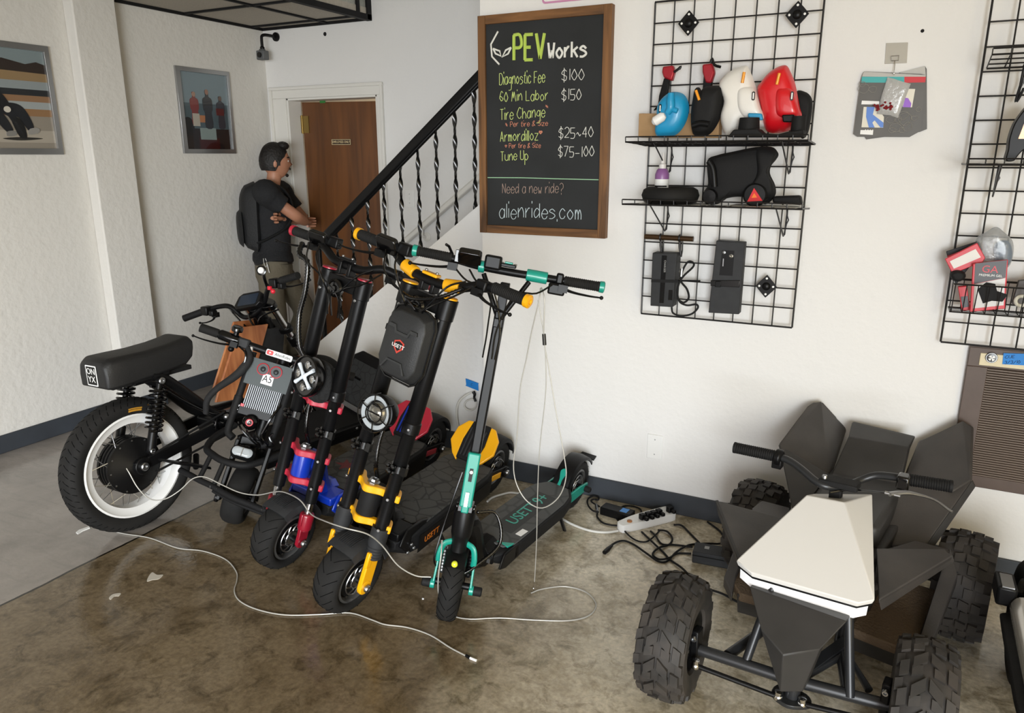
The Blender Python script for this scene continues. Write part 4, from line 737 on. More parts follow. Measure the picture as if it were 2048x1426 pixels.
def fat_scooter(name, label, M, fx, hs, w_, hb, acc, acc2, red):
    t = thing(name, label, 'electric scooter', M, None); Mi = M.inverted(); r = .14
    SF, HF = front_axes(*fx, r); SF = Mi @ SF; HF = Mi @ HF           # everything below in the scooter's own frame
    AX = HF @ axm((0, 0, 0), (0, 1, 0), (0, 0, 1), (1, 0, 0))          # wheel frame: z = lateral
    wheel(t, AX, r, .105, .088, name='front_wheel')
    h1, h2, h3 = hs[0], hs[1], hs[-1]
    # fork legs
    for sg in (-1, 1):
        x = sg * w_; f = MB(SF)
        if red:
            f.lathe([(.020, .05), (.027, .06), (.028, .118), (.024, .124), (0, .124)], Matrix.Translation((x, 0, 0)), 20); f.box((x, 0, .035), (.016, .05, .09)); f.box((x, .024, .10), (.012, .018, .05)); f.lathe([(.025, -.006), (.025, .006)], along((x, 0, 0), (1, 0, 0)), 18)
            o = f.build('fork_leg', mat('deep_red_anodised', '#8e1528', .35, coat=.2), t, bevel=.003)
            MB(SF).cyl((x, 0, .11), (x, 0, .20), .0155).build('stanchion', CHR, o)
        else:
            f.box((x, 0, .06), (.018, .056, .13)); f.box((x + sg * .004, .024, .115), (.016, .024, .06)); f.lathe([(.028, -.008), (.028, .010)], along((x - .0, 0, 0), (sg, 0, 0)), 20)
            o = f.build('fork_leg', acc, t, bevel=.004)
            g = MB(SF); g.lathe([(.024, .115)] + [(.030 - (.004 if i % 2 else 0), .12 + i * .0055) for i in range(9)] + [(.031, .172), (.031, h1), (.02, h1)], Matrix.Translation((x, 0, 0)), 22); g.build('gaiter', GRY, o, ang=25)
        n = MB(SF); n.bolt((x + sg * .012, 0, 0), (sg, 0, 0), .014, .012); n.build('axle_nut', STL, o)
        # stem tube
        s_ = MB(SF); s_.lathe([(.0225, .17 if red else h1 - .01), (.024, h1 - .03), (.024, .60), (.0275, .605), (.0275, h3 - .02), (.024, h3 - .02)], Matrix.Translation((x, 0, 0)), 24); s_.lathe([(.0265, .585), (.031, .59), (.031, .625), (.0265, .63)], Matrix.Translation((x, 0, 0)), 24)
        o = s_.build('stem_tube', BLK, t); k = MB(SF)
        k.bolt((x + .012, .029, .607), (.3, 1, 0), .005, .004); k.bolt((x, .028, h3 - .075), (0, 1, 0), .006, .004); k.build('tube_bolt', STL, o)
        # small lamp clamp
        z = .46 if sg > 0 else .475; c = MB(SF); c.lathe([(.024, z - .012), (.03, z - .012), (.03, z + .012), (.024, z + .012)], Matrix.Translation((x, 0, 0)), 18, True)
        for a in range(6): c.sph((x - .018 + .011 * (a % 3), .034 + .006 * (a // 3), z - .012 + .02 * (a % 2)), .0085, 8)
        c.box((x + .03, .012, z), (.02, .016, .03)); c.build('lamp_clamp', BLKG, t)
    # waved triple clamps
    def clamp(h, th=.026, m=acc):
        up, dn = [], []; n = 48
        for i in range(n + 1):
            x = -w_ - .036 + (2 * w_ + .072) * i / n; e = max(0, 1 - ((abs(x) - w_) / .036) ** 2) if abs(x) > w_ else 1
            hw = (.0105 + .0215 * math.exp(-((abs(x) - w_) / .026) ** 2) + .012 * math.exp(-(x / .03) ** 2)) * math.sqrt(max(e, .02)); cy = .019 * math.cos(x / w_ * PI) - .012
            up.append((x, cy + hw + .012)); dn.append((x, cy - hw + .012))
        c = MB(SF); c.prism(up + dn[::-1], h - th / 2, h + th / 2); o = c.build('fork_clamp', m, t, bevel=.004)
        k = MB(SF)
        for sg in (-1, 1): k.bolt((sg * (w_ + .012), .03, h), (sg * .4, 1, 0), .0055, .004)
        k.build('clamp_bolt', STL, o)
    clamp(h1); clamp(h2)
    if red: clamp(hs[2])
    n = MB(SF); n.lathe([(.034, h1), (.036, h1 + .02), (.036, h2 - .02), (.034, h2)], Matrix.Translation((0, -.004, 0)), 28); n.build('steering_neck', BLU if red else BLKM, t)
    n = MB(SF); n.lathe([(.022, h2 + .013), (.022, h2 + .018), (.016, h2 + .02), (.015, h2 + .028), (.009, h2 + .029), (.008, h2 + .022), (0, h2 + .022)], None, 8); n.build('neck_bolt', STL, t)
    # head block with caps and horn
    b = MB(SF); b.box((0, 0, h3 - .035), (2 * w_ + .02, .044, .05))
    for sg in (-1, 1): b.lathe([(.031, h3 - .07), (.031, h3 - .002), (.028, h3), (0, h3)], Matrix.Translation((sg * w_, 0, 0)), 24)
    b.build('head_block', BLK, t, bevel=.004)
    for sg in (-1, 1): MB(SF).lathe([(0, h3), (.027, h3), (.027, h3 + .004), (.024, h3 + .006), (0, h3 + .006)], Matrix.Translation((sg * w_, 0, 0)), 24).build('tube_cap', acc, t)
    hn = MB(SF); hn.lathe([(.032, 0), (.034, .014), (.028, .021), (.023, .016), (.013, .016), (.009, .023), (0, .023)], along((-.01, .024, h3 - .055), (0, 1, -.1)), 24); hn.build('horn', BLKG, t)
    # handlebar
    if red: P = [(-.33, -.05, hb), (-.22, -.045, hb - .004), (-.14, -.02, h3 + .06), (-.07, .0, h3 + .035), (0, .005, h3 + .032), (.07, .0, h3 + .035), (.14, -.02, h3 + .06), (.22, -.045, hb - .03), (.33, -.05, hb - .02)]
    else: P = [(-.34, -.004, hb), (-.2, -.002, hb - .004), (-.12, .01, h3 + .05), (-.05, .016, h3 + .036), (.05, .016, h3 + .036), (.12, .01, h3 + .05), (.2, -.002, hb - .004), (.34, -.004, hb)]
    MB(SF).tube(P, .0155, 14, k=6).build('handlebar', BLK, t, ang=60)
    y0, z0 = P[0][1], P[0][2]; y1, z1 = P[-1][1], P[-1][2]; e = abs(P[0][0])
    grip(t, SF, (-e + .12, y0, z0), (-e - .0, y0, z0), .0185, acc); grip(t, SF, (e - .12, y1, z1), (e, y1, z1), .0185, acc)
    st = MB(SF)
    for x in (-.022, .022): st.box((x, .008, h3 + .02), (.016, .04, .05))
    st.build('bar_riser', BLK, t, bevel=.004); st = MB(SF); st.prism([(-.03, -.012), (.03, -.012), (.036, .024), (-.024, .024)], h3 + .050, h3 + .060, Matrix.Translation((0, .014, 0))); st.build('bar_clamp', BLK if red else acc, t, bevel=.003)
    cb = MB(SF)
    for x in (-.022, .022): cb.bolt((x, .018, h3 + .061), (0, 0, 1), .005, .005)
    cb.build('clamp_bolt', STL, t)
    if not red:
        for x0, x1, i in ((-.115, -.062, 2), (.062, .115, 5)):
            za, zb = (h3 + .05, h3 + .038) if i == 2 else (h3 + .038, h3 + .05)
            MB(SF).cyl((x0, .011 if i == 2 else .016, za), (x1, .016 if i == 2 else .011, zb), .0215, n=22).build('bar_sleeve', acc, t, bevel=.002)
    d = MB(SF); d.prism(rrect(0, 0, .085, .06, .014), 0, .022, axm((-e + .145, y0 + .02, z0 + .012), (1, 0, .0), (0, .5, .86), (0, .86, -.5))); d.box((-e + .14, y0, z0), (.03, .034, .034)); d.build('throttle_display', BLKG, t, bevel=.004)
    d = MB(SF); d.box((-e + .205, y0 + .005, z0 + .01), (.05, .036, .04)); d.build('switch_box', BLK, t, bevel=.006)
    d = MB(SF); d.box((e - .15, y1 + .012, z1 - .005), (.04, .034, .036)); d.build('switch_box', BLK, t, bevel=.006)
    lever(t, SF, (-e + .13, y0 + .035, z0 - .028), (-e - .035, y0 + .05, z0 - .052), (0, .012, -.006)); lever(t, SF, (e - .15, y1 + .035, z1 - .026), (e - .01, y1 + .05, z1 - .05), (0, .012, -.006))
    # cables
    for i, (a, c, dn) in enumerate(((-e + .15, .02, .10), (-e + .2, -.03, .07), (e - .16, .03, .09), (e - .2, -.01, .06))):
        za = z0 if a < 0 else z1
        MB(SF).tube([(a, .03, za - .01), (a * .75, .07, za - dn * .7), (a * .35, .075, h3 - .02 - .01 * i), (c, .05, h3 - .08), (c, .02, h3 - .16)], .0032, 6, k=5).build('cable', BLKG, t)
    if red: ribbed([(-e + .12, .03, z0 - .02), (-.19, .055, z0 - .06), (-.14, .06, h3 - .0), (-.125, .055, h3 - .1), (-.13, .05, h3 - .2), (-.10, .05, h3 - .30), (-.06, .04, .70)], .0115, t, M=SF)
    else: ribbed([(-.06, .06, h3 - .03), (.0, .075, h3 - .03), (.08, .07, h3 + .0), (.15, .05, hb - .03)], .0075, t, M=SF)
    ribbed([(.0, .03, .60), (.0, .035, .52), (.01, .03, .44), (-.01, -.03, .37), (.0, -.06, .30)], .0085, t, M=SF)
    # headlight
    if red:
        D = SF @ along((.0, .085, .66), (-.22, 1, .05)); R_ = .077
        o = MB(D).lathe([(.0, -.06), (.04, -.055), (R_ * .96, -.02), (R_, 0), (R_, .012), (R_ * .93, .016), (R_ * .9, .008), (0, .006)], None, 40).build('headlight', BLKG, t)
        x = MB(D)
        for a in (.62, 2.42):
            x.tube([(R_ * .72 * math.cos(a), R_ * .72 * math.sin(a), .012), (R_ * .3 * math.cos(a), R_ * .3 * math.sin(a), .014), (0, 0, .015), (-R_ * .3 * math.cos(a), -R_ * .3 * math.sin(a), .014), (-R_ * .72 * math.cos(a), -R_ * .72 * math.sin(a), .012)], [.008, .0055, .009, .0055, .008], 8)
        x.build('cross_light', mat('cross_lens', '#dfe8f2', .25), o)
        for i in range(4):
            a = .62 + .9 + i * PI / 2; MB(D).lathe([(.014, .0), (.014, .009), (.008, .006), (0, .005)], Matrix.Translation((R_ * .55 * math.cos(a), R_ * .55 * math.sin(a), .002)), 16).build('lamp_cup', CHR, o)
        bk = MB(SF); bk.box((0, .04, .655), (.05, .05, .03)); bk.tube([(0, .03, .65), (.0, .02, .60), (.0, .0, .56)], .008, 8); bk.build('lamp_bracket', BLK, t)
        wr_ = MB(SF); wr_.pillow(blob([(-.06, .66), (-.02, .72), (.05, .71), (.075, .65), (.07, .58), (.0, .56), (-.05, .60)], 30), 0, .05, axm((0, .035, 0), (1, 0, 0), (0, 0, 1), (0, -1, 0)), 5, .4, .02); wr_.build('cable_wrap', mat('soft_black', '#131314', .85, bump=(50, .01)), t)
    else:
        D = SF @ along((0, .085, .635), (.05, 1, .04)); R_ = .062
        o = MB(D).lathe([(0, -.07), (.035, -.065), (R_ * .9, -.03), (R_, 0), (R_, .012), (R_ * .94, .014), (R_ * .66, .006), (0, .004)], None, 40).build('headlight', BLK, t)
        MB(D).lathe([(R_ * .66, .007), (R_ * .9, .015), (R_ * .9, .018), (R_ * .68, .015)], None, 40, True).build('light_ring', GLS, o)
        MB(D).lathe([(R_ * .6, .004), (R_ * .45, .018), (R_ * .2, .024), (0, .025)], None, 32).build('lens', mat('lamp_reflector', '#8e8b82', .12, .7, coat=1.), o)
        c = MB(D)
        for rr in (R_ * 1.0, R_ * .5): c.torus(rr, .0022, Matrix.Translation((0, 0, .028)), 36, 6)
        for i in range(6):
            a = i * PI / 3 + .3; c.cyl((R_ * .5 * math.cos(a), R_ * .5 * math.sin(a), .028), (R_ * math.cos(a), R_ * math.sin(a), .028), .0022, n=6); c.cyl((R_ * 1.03 * math.cos(a), R_ * 1.03 * math.sin(a), .0), (R_ * math.cos(a), R_ * math.sin(a), .03), .0025, n=6)
        for i in range(3): c.cyl((-R_ * .5 * math.cos(i - 1), R_ * .5 * math.sin(i - 1), .028), (R_ * .5 * math.cos(i - 1), R_ * .5 * math.sin(i - 1), .028), .002, n=6)
        c.build('lamp_cage', BLKG, o)
        # hard bag strapped to the stem
        BC = SF @ axm((.012, .042, .872), (-1, 0, 0), (0, 0, 1), (0, 1, 0))
        ol = [(-.075, .112), (-.045, .126), (.045, .126), (.075, .112), (.088, .08), (.09, -.07), (.072, -.108), (.05, -.122), (-.05, -.122), (-.072, -.108), (-.09, -.07), (-.088, .08)]
        o = MB(BC).pillow(ol, 0, .055, None, 5, .22, .02, 3.).build('stem_bag', mat('bag_shell', '#232425', .55, bump=(250, .0006)), t, bevel=.003)
        z = MB(BC); z.tube([(x * 1.005, y * 1.005, .012) for x, y in ol], .0035, 6, True); z.build('zip_line', BLKG, o)
        rg = MB(BC); rg.prism([(-.055, .062), (-.03, .062), (-.022, .044), (.022, .044), (.03, .062), (.055, .062), (.058, .05), (.032, .05), (.026, .034), (-.026, .034), (-.032, .05), (-.058, .05)], .05, .060); rg.build('moulded_ridge', mat('bag_ridge', '#2c2d2e', .5), o, bevel=.001); rg = MB(BC); rg.prism([(-.05, -.085), (-.03, -.05), (.03, -.05), (.05, -.085), (.043, -.085), (.026, -.057), (-.026, -.057), (-.043, -.085)], .048, .060)
        rg.build('moulded_ridge', mat('bag_ridge', '#2c2d2e', .5), o, bevel=.001)
        sh = MB(BC); sh.prism([(-.02, .012), (0, .02), (.02, .012), (.018, -.008), (0, -.026), (-.018, -.008)], .054, .0565); sh = sh.build('badge_shield', mat('badge_red', '#c24034', .5), o)
        MB(BC).prism([(-.015, .009), (0, .015), (.015, .009), (.013, -.006), (0, -.018), (-.013, -.006)], .0565, .0575).build('shield_inner', BLKM, sh)
        text('badge_lettering', 'USETT', .017, SF @ axm((.012, .042 + .0578, .870), (1, 0, 0), (0, 0, 1), (0, 1, 0)), WHT, sh, sx=1.05)
        sp = MB(BC); sp.box((.096, .03, -.0), (.012, .022, .03)); sp.build('bag_strap', BLKM, o, bevel=.004)
    # front mudguard
    f = MB(AX); a0, a1 = math.radians(52), math.radians(150)
    f.lathe([(.120, -.064), (.150, -.058), (.158, -.03), (.160, 0), (.158, .03), (.150, .058), (.120, .064), (.117, .061), (.146, .055), (.154, .028), (.156, 0), (.154, -.028), (.146, -.055), (.117, -.061)], None, 12, True, a0=a0, a1=a1)
    o = f.build('front_mudguard', GRY, t, ang=15); g = MB(AX)
    for i in range(9):
        z = -.032 + .008 * i; g.lathe([(.1585, z - .0015), (.1625, z - .0015), (.1625, z + .0015), (.1585, z + .0015)], None, 8, True, math.radians(62), math.radians(84))
    g.build('mudguard_ribs', GRY, o)
    if not red:
        for i in range(2):
            q = MB(AX); a = math.radians(62 + i * 24); A = lambda rr, aa: (rr * math.cos(aa), rr * math.sin(aa), -.0655)
            q.add([A(.124, a), A(.124, a + .22), A(.148, a + .06), (A(.124, a)[0], A(.124, a)[1], -.063), (A(.124, a + .22)[0], A(.124, a + .22)[1], -.063), (A(.148, a + .06)[0], A(.148, a + .06)[1], -.059)], [(0, 1, 2), (3, 5, 4), (0, 3, 4, 1), (1, 4, 5, 2), (2, 5, 3, 0)]); q.build('triangle_sticker', acc, o)
    # deck and body
    NK = SF @ V((0, -.02, (h1 + h2) / 2)); D0 = V((0, .30, .19))
    b = MB()
    def ring(y, hw, z0_, z1_, c=.02): return [(-hw, y, z0_ + c), (-hw, y, z1_ - c * .3), (-hw + c * .5, y, z1_), (hw - c * .5, y, z1_), (hw, y, z1_ - c * .3), (hw, y, z0_ + c), (hw - c, y, z0_), (-hw + c, y, z0_)]
    b.loft([ring(.175, .085, .155, .205), ring(.24, .122, .13, .225), ring(.32, .128, .12, .232), ring(.80, .125, .12, .232), ring(.88, .11, .13, .232), ring(.90, .09, .15, .225)])
    b.build('deck', BLKM, t, bevel=.003)
    nk = MB(); nk.tube([D0 + V((0, -.02, .02)), D0 + V((0, -.09, .055)), NK + V((0, .055, -.005)), NK], [.055, .05, .04, .035], 10, k=4); nk.build('neck_arm', BLU if red else BLK, t, ang=30)
    sp = MB()
    for sg in (-1, 1):
        P = [(.16, .205), (.2, .262), (.30, .258), (.36, .235), (.34, .165), (.22, .15)]; sp.prism([(y, z) for y, z in P], 0, .012, axm((sg * .105, 0, 0), (0, 1, 0), (0, 0, 1), (sg, 0, 0)))
    sp.prism([(-.10, .165), (.10, .165), (.11, .26), (-.11, .26)], .215, .25)
    sp.build('nose_fairing', BLU if red else BLK, t, bevel=.008)
    mt = MB(); mt.prism([(-.118, .33), (-.08, .275), (.08, .275), (.118, .33), (.116, .82), (.1, .87), (-.1, .87), (-.116, .82)], .232, .240); mt = mt.build('deck_mat', MATD, t, bevel=.002)
    R5 = [(.052 * math.cos(PI / 2 + i * PI / 5) * (1 if i % 2 == 0 else .42), .052 * math.sin(PI / 2 + i * PI / 5) * (1 if i % 2 == 0 else .42)) for i in range(10)]
    sc_ = (-0.041, 0.445, 0.24) if red else (-.04, .42, 0)
    MB().prism([(sc_[0] + x, sc_[1] - y) for x, y in R5], .2395, .2412).build('deck_star', mat('star_red', '#5e2427', .8) if red else mat('star_grey', '#3a3a38', .8), mt)
    sk = MB().prism([(.27, .13), (.84, .13), (.84, .205), (.27, .205)], 0, .002, axm((.127, 0, 0), (0, 1, 0), (0, 0, 1), (1, 0, 0))).build('side_panel', BLK, t)
    SD = axm((.1305, 0, .168), (0, 1, 0), (0, 0, 1), (1, 0, 0))
    text('side_lettering', 'USETT', .038, SD @ Matrix.Translation((.36, 0, 0)), mat('orange_print', '#c26a18', .5), sk, sx=.95); text('side_lettering', 'USETT', .03, SD @ Matrix.Translation((.60, .005, 0)), mat('grey_print', '#9a9a98', .6), sk)
    fb = MB()
    for y, z in ((.205, .165), (.225, .19), (.245, .165)): fb.bolt((.123, y, z), (1, -.2, 0), .007, .005)
    fb.build('deck_bolt', STL, t)
    # kick plate at the back
    KP = axm((-.01, .835, .245), (1, 0, 0), (0, .66, .75), (0, -.75, .66)) @ Matrix.Diagonal((.9, .9, 1, 1))
    c = MB(KP); c.prism([(-.055, 0), (.055, 0), (.062, .1), (.05, .205), (-.05, .205), (-.062, .1)], 0, .016); o = c.build('kick_plate', BLKM, t, bevel=.004); g = MB(KP)
    for i in range(5):
        x = -.036 + .018 * i; g.prism([(x - .004, .02), (x + .004, .02), (x * 1.15 + .004, .17), (x * 1.15 - .004, .17)], .016, .021)
    g.build('plate_ridge', BLU if red else GRY, o)
    for sg in (-1, 1):
        q = MB(KP); q.prism([(sg * .05, -.012), (sg * .085, .015), (sg * .125, .075), (sg * .118, .15), (sg * .078, .2), (sg * .05, .203), (sg * .062, .1)][::sg], -.002, .014); q.build('plate_wing', acc, o, bevel=.004)
    # rear wheel, mudguard, arms
    RX = axm((0, 1.06, .14), (0, 1, 0), (0, 0, 1), (1, 0, 0)); wheel(t, RX, r, .10, .085, name='rear_wheel')
    f = MB(RX); f.lathe([(.135, -.062), (.152, -.056), (.158, 0), (.152, .056), (.135, .062), (.132, .058), (.148, .052), (.154, 0), (.148, -.052), (.132, -.058)], None, 14, True, math.radians(15), math.radians(140)); f.build('rear_mudguard', BLKM, t, ang=30)
    for sg in (-1, 1):
        a = MB(); a.beam((sg * .082, .86, .18), (sg * .082, 1.07, .14), .02, .05, (0, 0, 1)); a.lathe([(.026, 0), (.026, .02)], along((sg * .08, 1.06, .14), (sg, 0, 0)), 18); o = a.build('swing_arm', BLK, t, bevel=.003)
        n = MB(); n.bolt((sg * .098, 1.06, .14), (sg, 0, 0), .013, .012); n.build('axle_nut', STL, o)
        n = MB(); n.beam((sg * .095, .91, .165), (sg * .095, 1.0, .15), .006, .028); n.build('arm_strip', acc, o, bevel=.002)
    s_ = MB(); s_.tube([(.07, .88, .21), (.09, .95, .25), (.085, 1.03, .20), (.07, 1.06, .16)], .0035, 6, k=5); s_.build('cable', BLKG, t)
    sh = MB(); sh.tube([(0, .80, .16), (0, .95, .11)], .022, 10); sh.torus(.03, .006, along((0, .86, .14), (0, 1, -.3)), 18, 6); sh.build('rear_shock', STL, t)
    if not red: MB().tube([(.11, .45, .13), (.15, .47, .05), (.18, .46, .006)], .008, 8).build('kickstand', BLK, t)
    return t
yellow = fat_scooter('electric_scooter', 'black and yellow two-tube electric scooter with a hard bag on its stem', axm((-0.70000, -1.24700, 0.00000), (0.98384, 0.00000, -0.17903), (0.00000, 1.00000, 0.00000), (0.17903, -0.00000, 0.98384)), (-.688, -1.247, -5.416, -13.722, 11.232, .011), (.235, .351, 1.056), .082, 1.141, YEL, YEL, False)
redsc = fat_scooter('electric_scooter', 'black electric scooter with red fork clamps, blue neck and a cross-shaped headlight', axm((-1.11000, -1.13200, 0.00000), (0.98368, 0.01818, -0.17903), (-0.01848, 0.99983, 0.00000), (0.17900, 0.00331, 0.98384)), (-1.099, -1.132, -2.308, -12.348, 10.769, -.005), (.237, .349, .555, 1.05), .084, 1.129, RED, BLU, True)

# ---------- slim black and teal scooter ----------
def teal_scooter():
    M = axm((-0.37600, -1.13000, 0.00000), (0.98694, -0.08049, -0.13954), (0.08128, 0.99669, 0.00000), (0.13908, -0.01134, 0.99022)); t = thing('electric_scooter', 'slim single-stem black and teal electric scooter with a folding latch, rightmost scooter', 'electric scooter', M); Mi = M.inverted(); r = .125
    SF, HF = front_axes(-.324, -1.131, 22.59, -9.75, 6.81, .018, r); SF = Mi @ SF; HF = Mi @ HF; AX = HF @ axm((0, 0, 0), (0, 1, 0), (0, 0, 1), (1, 0, 0))
    wh = wheel(t, AX, r, .074, .075, name='front_wheel', hubr=.04)
    hf, hl, ht, hb = .23, .305, .974, 1.102
    for sg in (-1, 1):
        f = MB(SF); f.tube([(sg * .022, .0, .165), (sg * .05, .012, .155), (sg * .060, .014, .12), (sg * .060, .01, .09)], .0065, 8, k=4, flat=1.8); f.beam((sg * .062, -.012, .10), (sg * .066, 0, -.005), .026, .008, (1, 0, 0)); f.lathe([(.017, -.006), (.017, .010)], along((sg * .066, 0, 0), (sg, 0, 0)), 18)
        o = f.build('fork_arm', TEAL, t, bevel=.002, ang=50)
        n = MB(SF); n.lathe([(.016, .008), (.016, .036), (.012, .04), (0, .04)], along((sg * .066, 0, 0), (sg, 0, 0)), 18); n.build('axle_peg', BLKM, o)
        k = MB(SF); k.tube([(sg * .046, -.035, .03), (sg * .05, -.03, .13)], .009, 8); k.lathe([(.013, 0)] + [(.013 - .003 * (i % 2), .006 * i) for i in range(14)] + [(.012, .084)], along((sg * .047, -.034, .04), (0, .05, 1)), 12); k.build('fork_spring', STL if sg < 0 else BLK, o)
    n = MB(SF); n.lathe([(.027, .135), (.028, .17), (.03, .178), (.033, .19), (.036, .20), (.037, .27), (.034, .283), (.02, .288), (0, .288)], None, 26); n.build('head_tube', BLK, t)
    fd = MB(AX); fd.lathe([(.125, -.038), (.137, -.034), (.141, 0), (.137, .034), (.125, .038), (.123, .034), (.133, .03), (.136, 0), (.133, -.03), (.123, -.034)], None, 10, True, math.radians(48), math.radians(120)); o = fd.build('front_mudguard', BLK, t, ang=30)
    lp = MB(AX); A = math.radians(52); lp.lathe([(.0, 0), (.011, 0), (.010, .008), (.006, .012), (0, .013)], along((.141 * math.cos(A), .141 * math.sin(A), 0), (math.cos(A), math.sin(A), 0)), 18); lp.build('front_lamp', mat('lamp_yellow', '#dfe23a', .3, coat=.5), o)
    st = MB(SF); st.box((0, 0, (hl + .01 + ht) / 2), (.034, .052, ht - hl - .01)); st.build('stem', BLK, t, bevel=.006)
    la = MB(SF); la.box((0, .034, .40), (.042, .02, .19)); la.box((0, .036, .30), (.026, .018, .03)); la = la.build('folding_latch', TEAL, t, bevel=.005)
    q = MB(SF); q.box((0, .046, .335), (.012, .004, .05)); q.bolt((0, .045, .43), (0, 1, 0), .008, .004); q.build('latch_bolt', STL, la)
    q = MB(SF); q.box((0, .045, .42), (.012, .002, .045)); q.build('latch_slot', BLK, la)
    j = MB(SF); j.box((0, 0, .296), (.05, .06, .024)); j.bolt((.026, .01, .296), (1, 0, 0), .012, .008); j.bolt((-.026, .01, .296), (-1, 0, 0), .012, .008); j.build('folding_joint', BLKG, t, bevel=.003)
    tp = MB(SF); tp.box((0, 0, ht + .04), (.03, .046, .10))
    for sg in (-1, 1): tp.cyl((0, .012, ht - .035), (sg * .075, .012, hb - .02), .0085, n=10)
    tp.box((0, .012, ht - .04), (.03, .05, .03)); tp.build('bar_riser', BLK, t, bevel=.003)
    P = [(-.30, 0, hb + .012), (-.2, 0, hb + .01), (-.1, .004, hb), (0, .006, hb - .002), (.1, .004, hb), (.2, 0, hb + .002), (.30, 0, hb + .004)]
    MB(SF).tube(P, .0125, 12, k=4).build('handlebar', BLK, t, ang=60)
    grip(t, SF, (-.185, 0, hb + .01), (-.30, 0, hb + .012), .0165, TEAL); grip(t, SF, (.185, 0, hb + .002), (.30, 0, hb + .004), .0165, TEAL)
    for x0, x1 in ((-.095, -.075), (.062, .13)): MB(SF).cyl((x0, .004, hb), (x1, .004, hb), .0195, n=20).build('bar_sleeve', TEAL, t, bevel=.002)
    c = MB(SF); c.box((0, .006, hb + .018), (.05, .03, .012)); c.build('bar_clamp', BLK, t, bevel=.003); c = MB(SF); c.box((0, .008, hb + .027), (.026, .02, .006)); c.build('clamp_insert', TEAL, t, bevel=.002)
    c = MB(SF)
    for x in (-.022, .022): c.bolt((x, .006, hb + .022), (0, 0, 1), .005, .005)
    c.build('clamp_bolt', STL, t)
    d = MB(SF); d.prism(rrect(0, 0, .075, .055, .012), 0, .024, axm((-.125, .02, hb + .032), (1, 0, 0), (0, .7, .7), (0, .7, -.7))); d.box((-.16, 0, hb + .02), (.03, .036, .04)); d.tube([(-.185, .0, hb + .02), (-.2, .01, hb + .045), (-.21, .02, hb + .05)], .005, 8); d.build('throttle_display', BLKG, t, bevel=.004)
    d = MB(SF); d.box((-.05, .014, hb + .02), (.055, .04, .045)); d.build('switch_box', BLK, t, bevel=.007)
    d = MB(SF); d.box((.165, .02, hb - .028), (.055, .034, .036)); d.box((.17, 0, hb + .006), (.024, .036, .036)); d.build('brake_housing', BLK, t, bevel=.006)
    lever(t, SF, (.185, .034, hb - .022), (.31, .045, hb - .028), (0, .008, -.004)); lever(t, SF, (-.175, .034, hb - .015), (-.31, .045, hb - .028), (0, .008, -.004))
    for a, c_ in ((-.17, -.03), (.15, .0), (-.12, .01)):
        MB(SF).tube([(a, .035, hb - .015), (a * .7, .06, hb - .05), (a * .25, .05, hb - .07), (c_, .04, ht - .06), (c_, .03, ht - .16)], .003, 6, k=5).build('cable', BLKG, t)
    MB(SF).tube([(-.03, .03, .42), (-.045, .03, .33), (-.062, .02, .22), (-.075, .02, .10), (-.06, -.01, .05)], .0032, 6, k=6).build('brake_cable', BLKG, t)
    # body
    D = .02
    b = MB()
    def ring(y, hw, z0_, z1_, c=.015): return [(D - hw, y, z0_ + c), (D - hw, y, z1_ - c * .3), (D - hw + c * .5, y, z1_), (D + hw - c * .5, y, z1_), (D + hw, y, z1_ - c * .3), (D + hw, y, z0_ + c), (D + hw - c, y, z0_), (D - hw + c, y, z0_)]
    b.loft([ring(.22, .05, .115, .14), ring(.26, .085, .10, .155), ring(.32, .102, .09, .162), ring(.72, .102, .09, .162), ring(.80, .09, .095, .162), ring(.86, .055, .10, .16)]); b.build('deck', BLKM, t, bevel=.003)
    mp = [(D - .094, .32), (D - .07, .275), (D + .07, .275), (D + .094, .32), (D + .094, .72), (D + .083, .785), (D + .05, .84), (D, .855), (D - .05, .84), (D - .083, .785), (D - .094, .72)]
    mt = MB().prism(mp, .162, .168).build('deck_mat', mat_cells('deck_grip_grey', '#4a4b4b', '#3c3d3d', 9., .002), t, bevel=.002)
    MB().prism(rrect(D + .005, .55, .085, .36, .004), .168, .1688).build('logo_field', mat('field_dark', '#353636', .8), mt)
    TM = axm((D + .004, .53, .1692), (0, 1, 0), (-1, 0, 0), (0, 0, 1)); text('deck_lettering', 'USETT', .066, TM, TEAL, mt, sx=1.05); text('deck_lettering', '9+', .075, axm((D + .004, .68, .1692), (0, 1, 0), (-1, 0, 0), (0, 0, 1)), TEAL, mt)
    MB().prism([(D + .03, .29), (D + .085, .285), (D + .092, .325), (D + .055, .30)], .163, .17).build('corner_plate', TEAL, t, bevel=.002)
    MB().prism([(D + .06, .38), (D + .085, .38), (D + .088, .43), (D + .063, .43)], .168, .1688).build('paper_sticker', WHT, mt)
    NK = SF @ V((0, -.02, .22)); a = MB(); a.tube([(D, .30, .135), (D, .2, .135), NK + V((0, .05, -.02)), NK], [.05, .045, .036, .03], 10, k=4); a.build('neck_arm', BLK, t, ang=30)
    a = MB()
    for sg in (-1, 1): a.prism([(.215, .11), (.24, .165), (.34, .165), (.36, .10), (.26, .095)], 0, .01, axm((D + sg * .092, 0, 0), (0, 1, 0), (0, 0, 1), (sg, 0, 0)))
    a.box((D, .24, .13), (.12, .03, .045)); a.build('nose_fairing', BLK, t, bevel=.006)
    l = MB()
    for x in (-.03, .04): l.box((D + x, .215, .128), (.03, .006, .018))
    l.build('deck_lamp', mat('lamp_smoke', '#4a4a4a', .2, coat=.5), t)
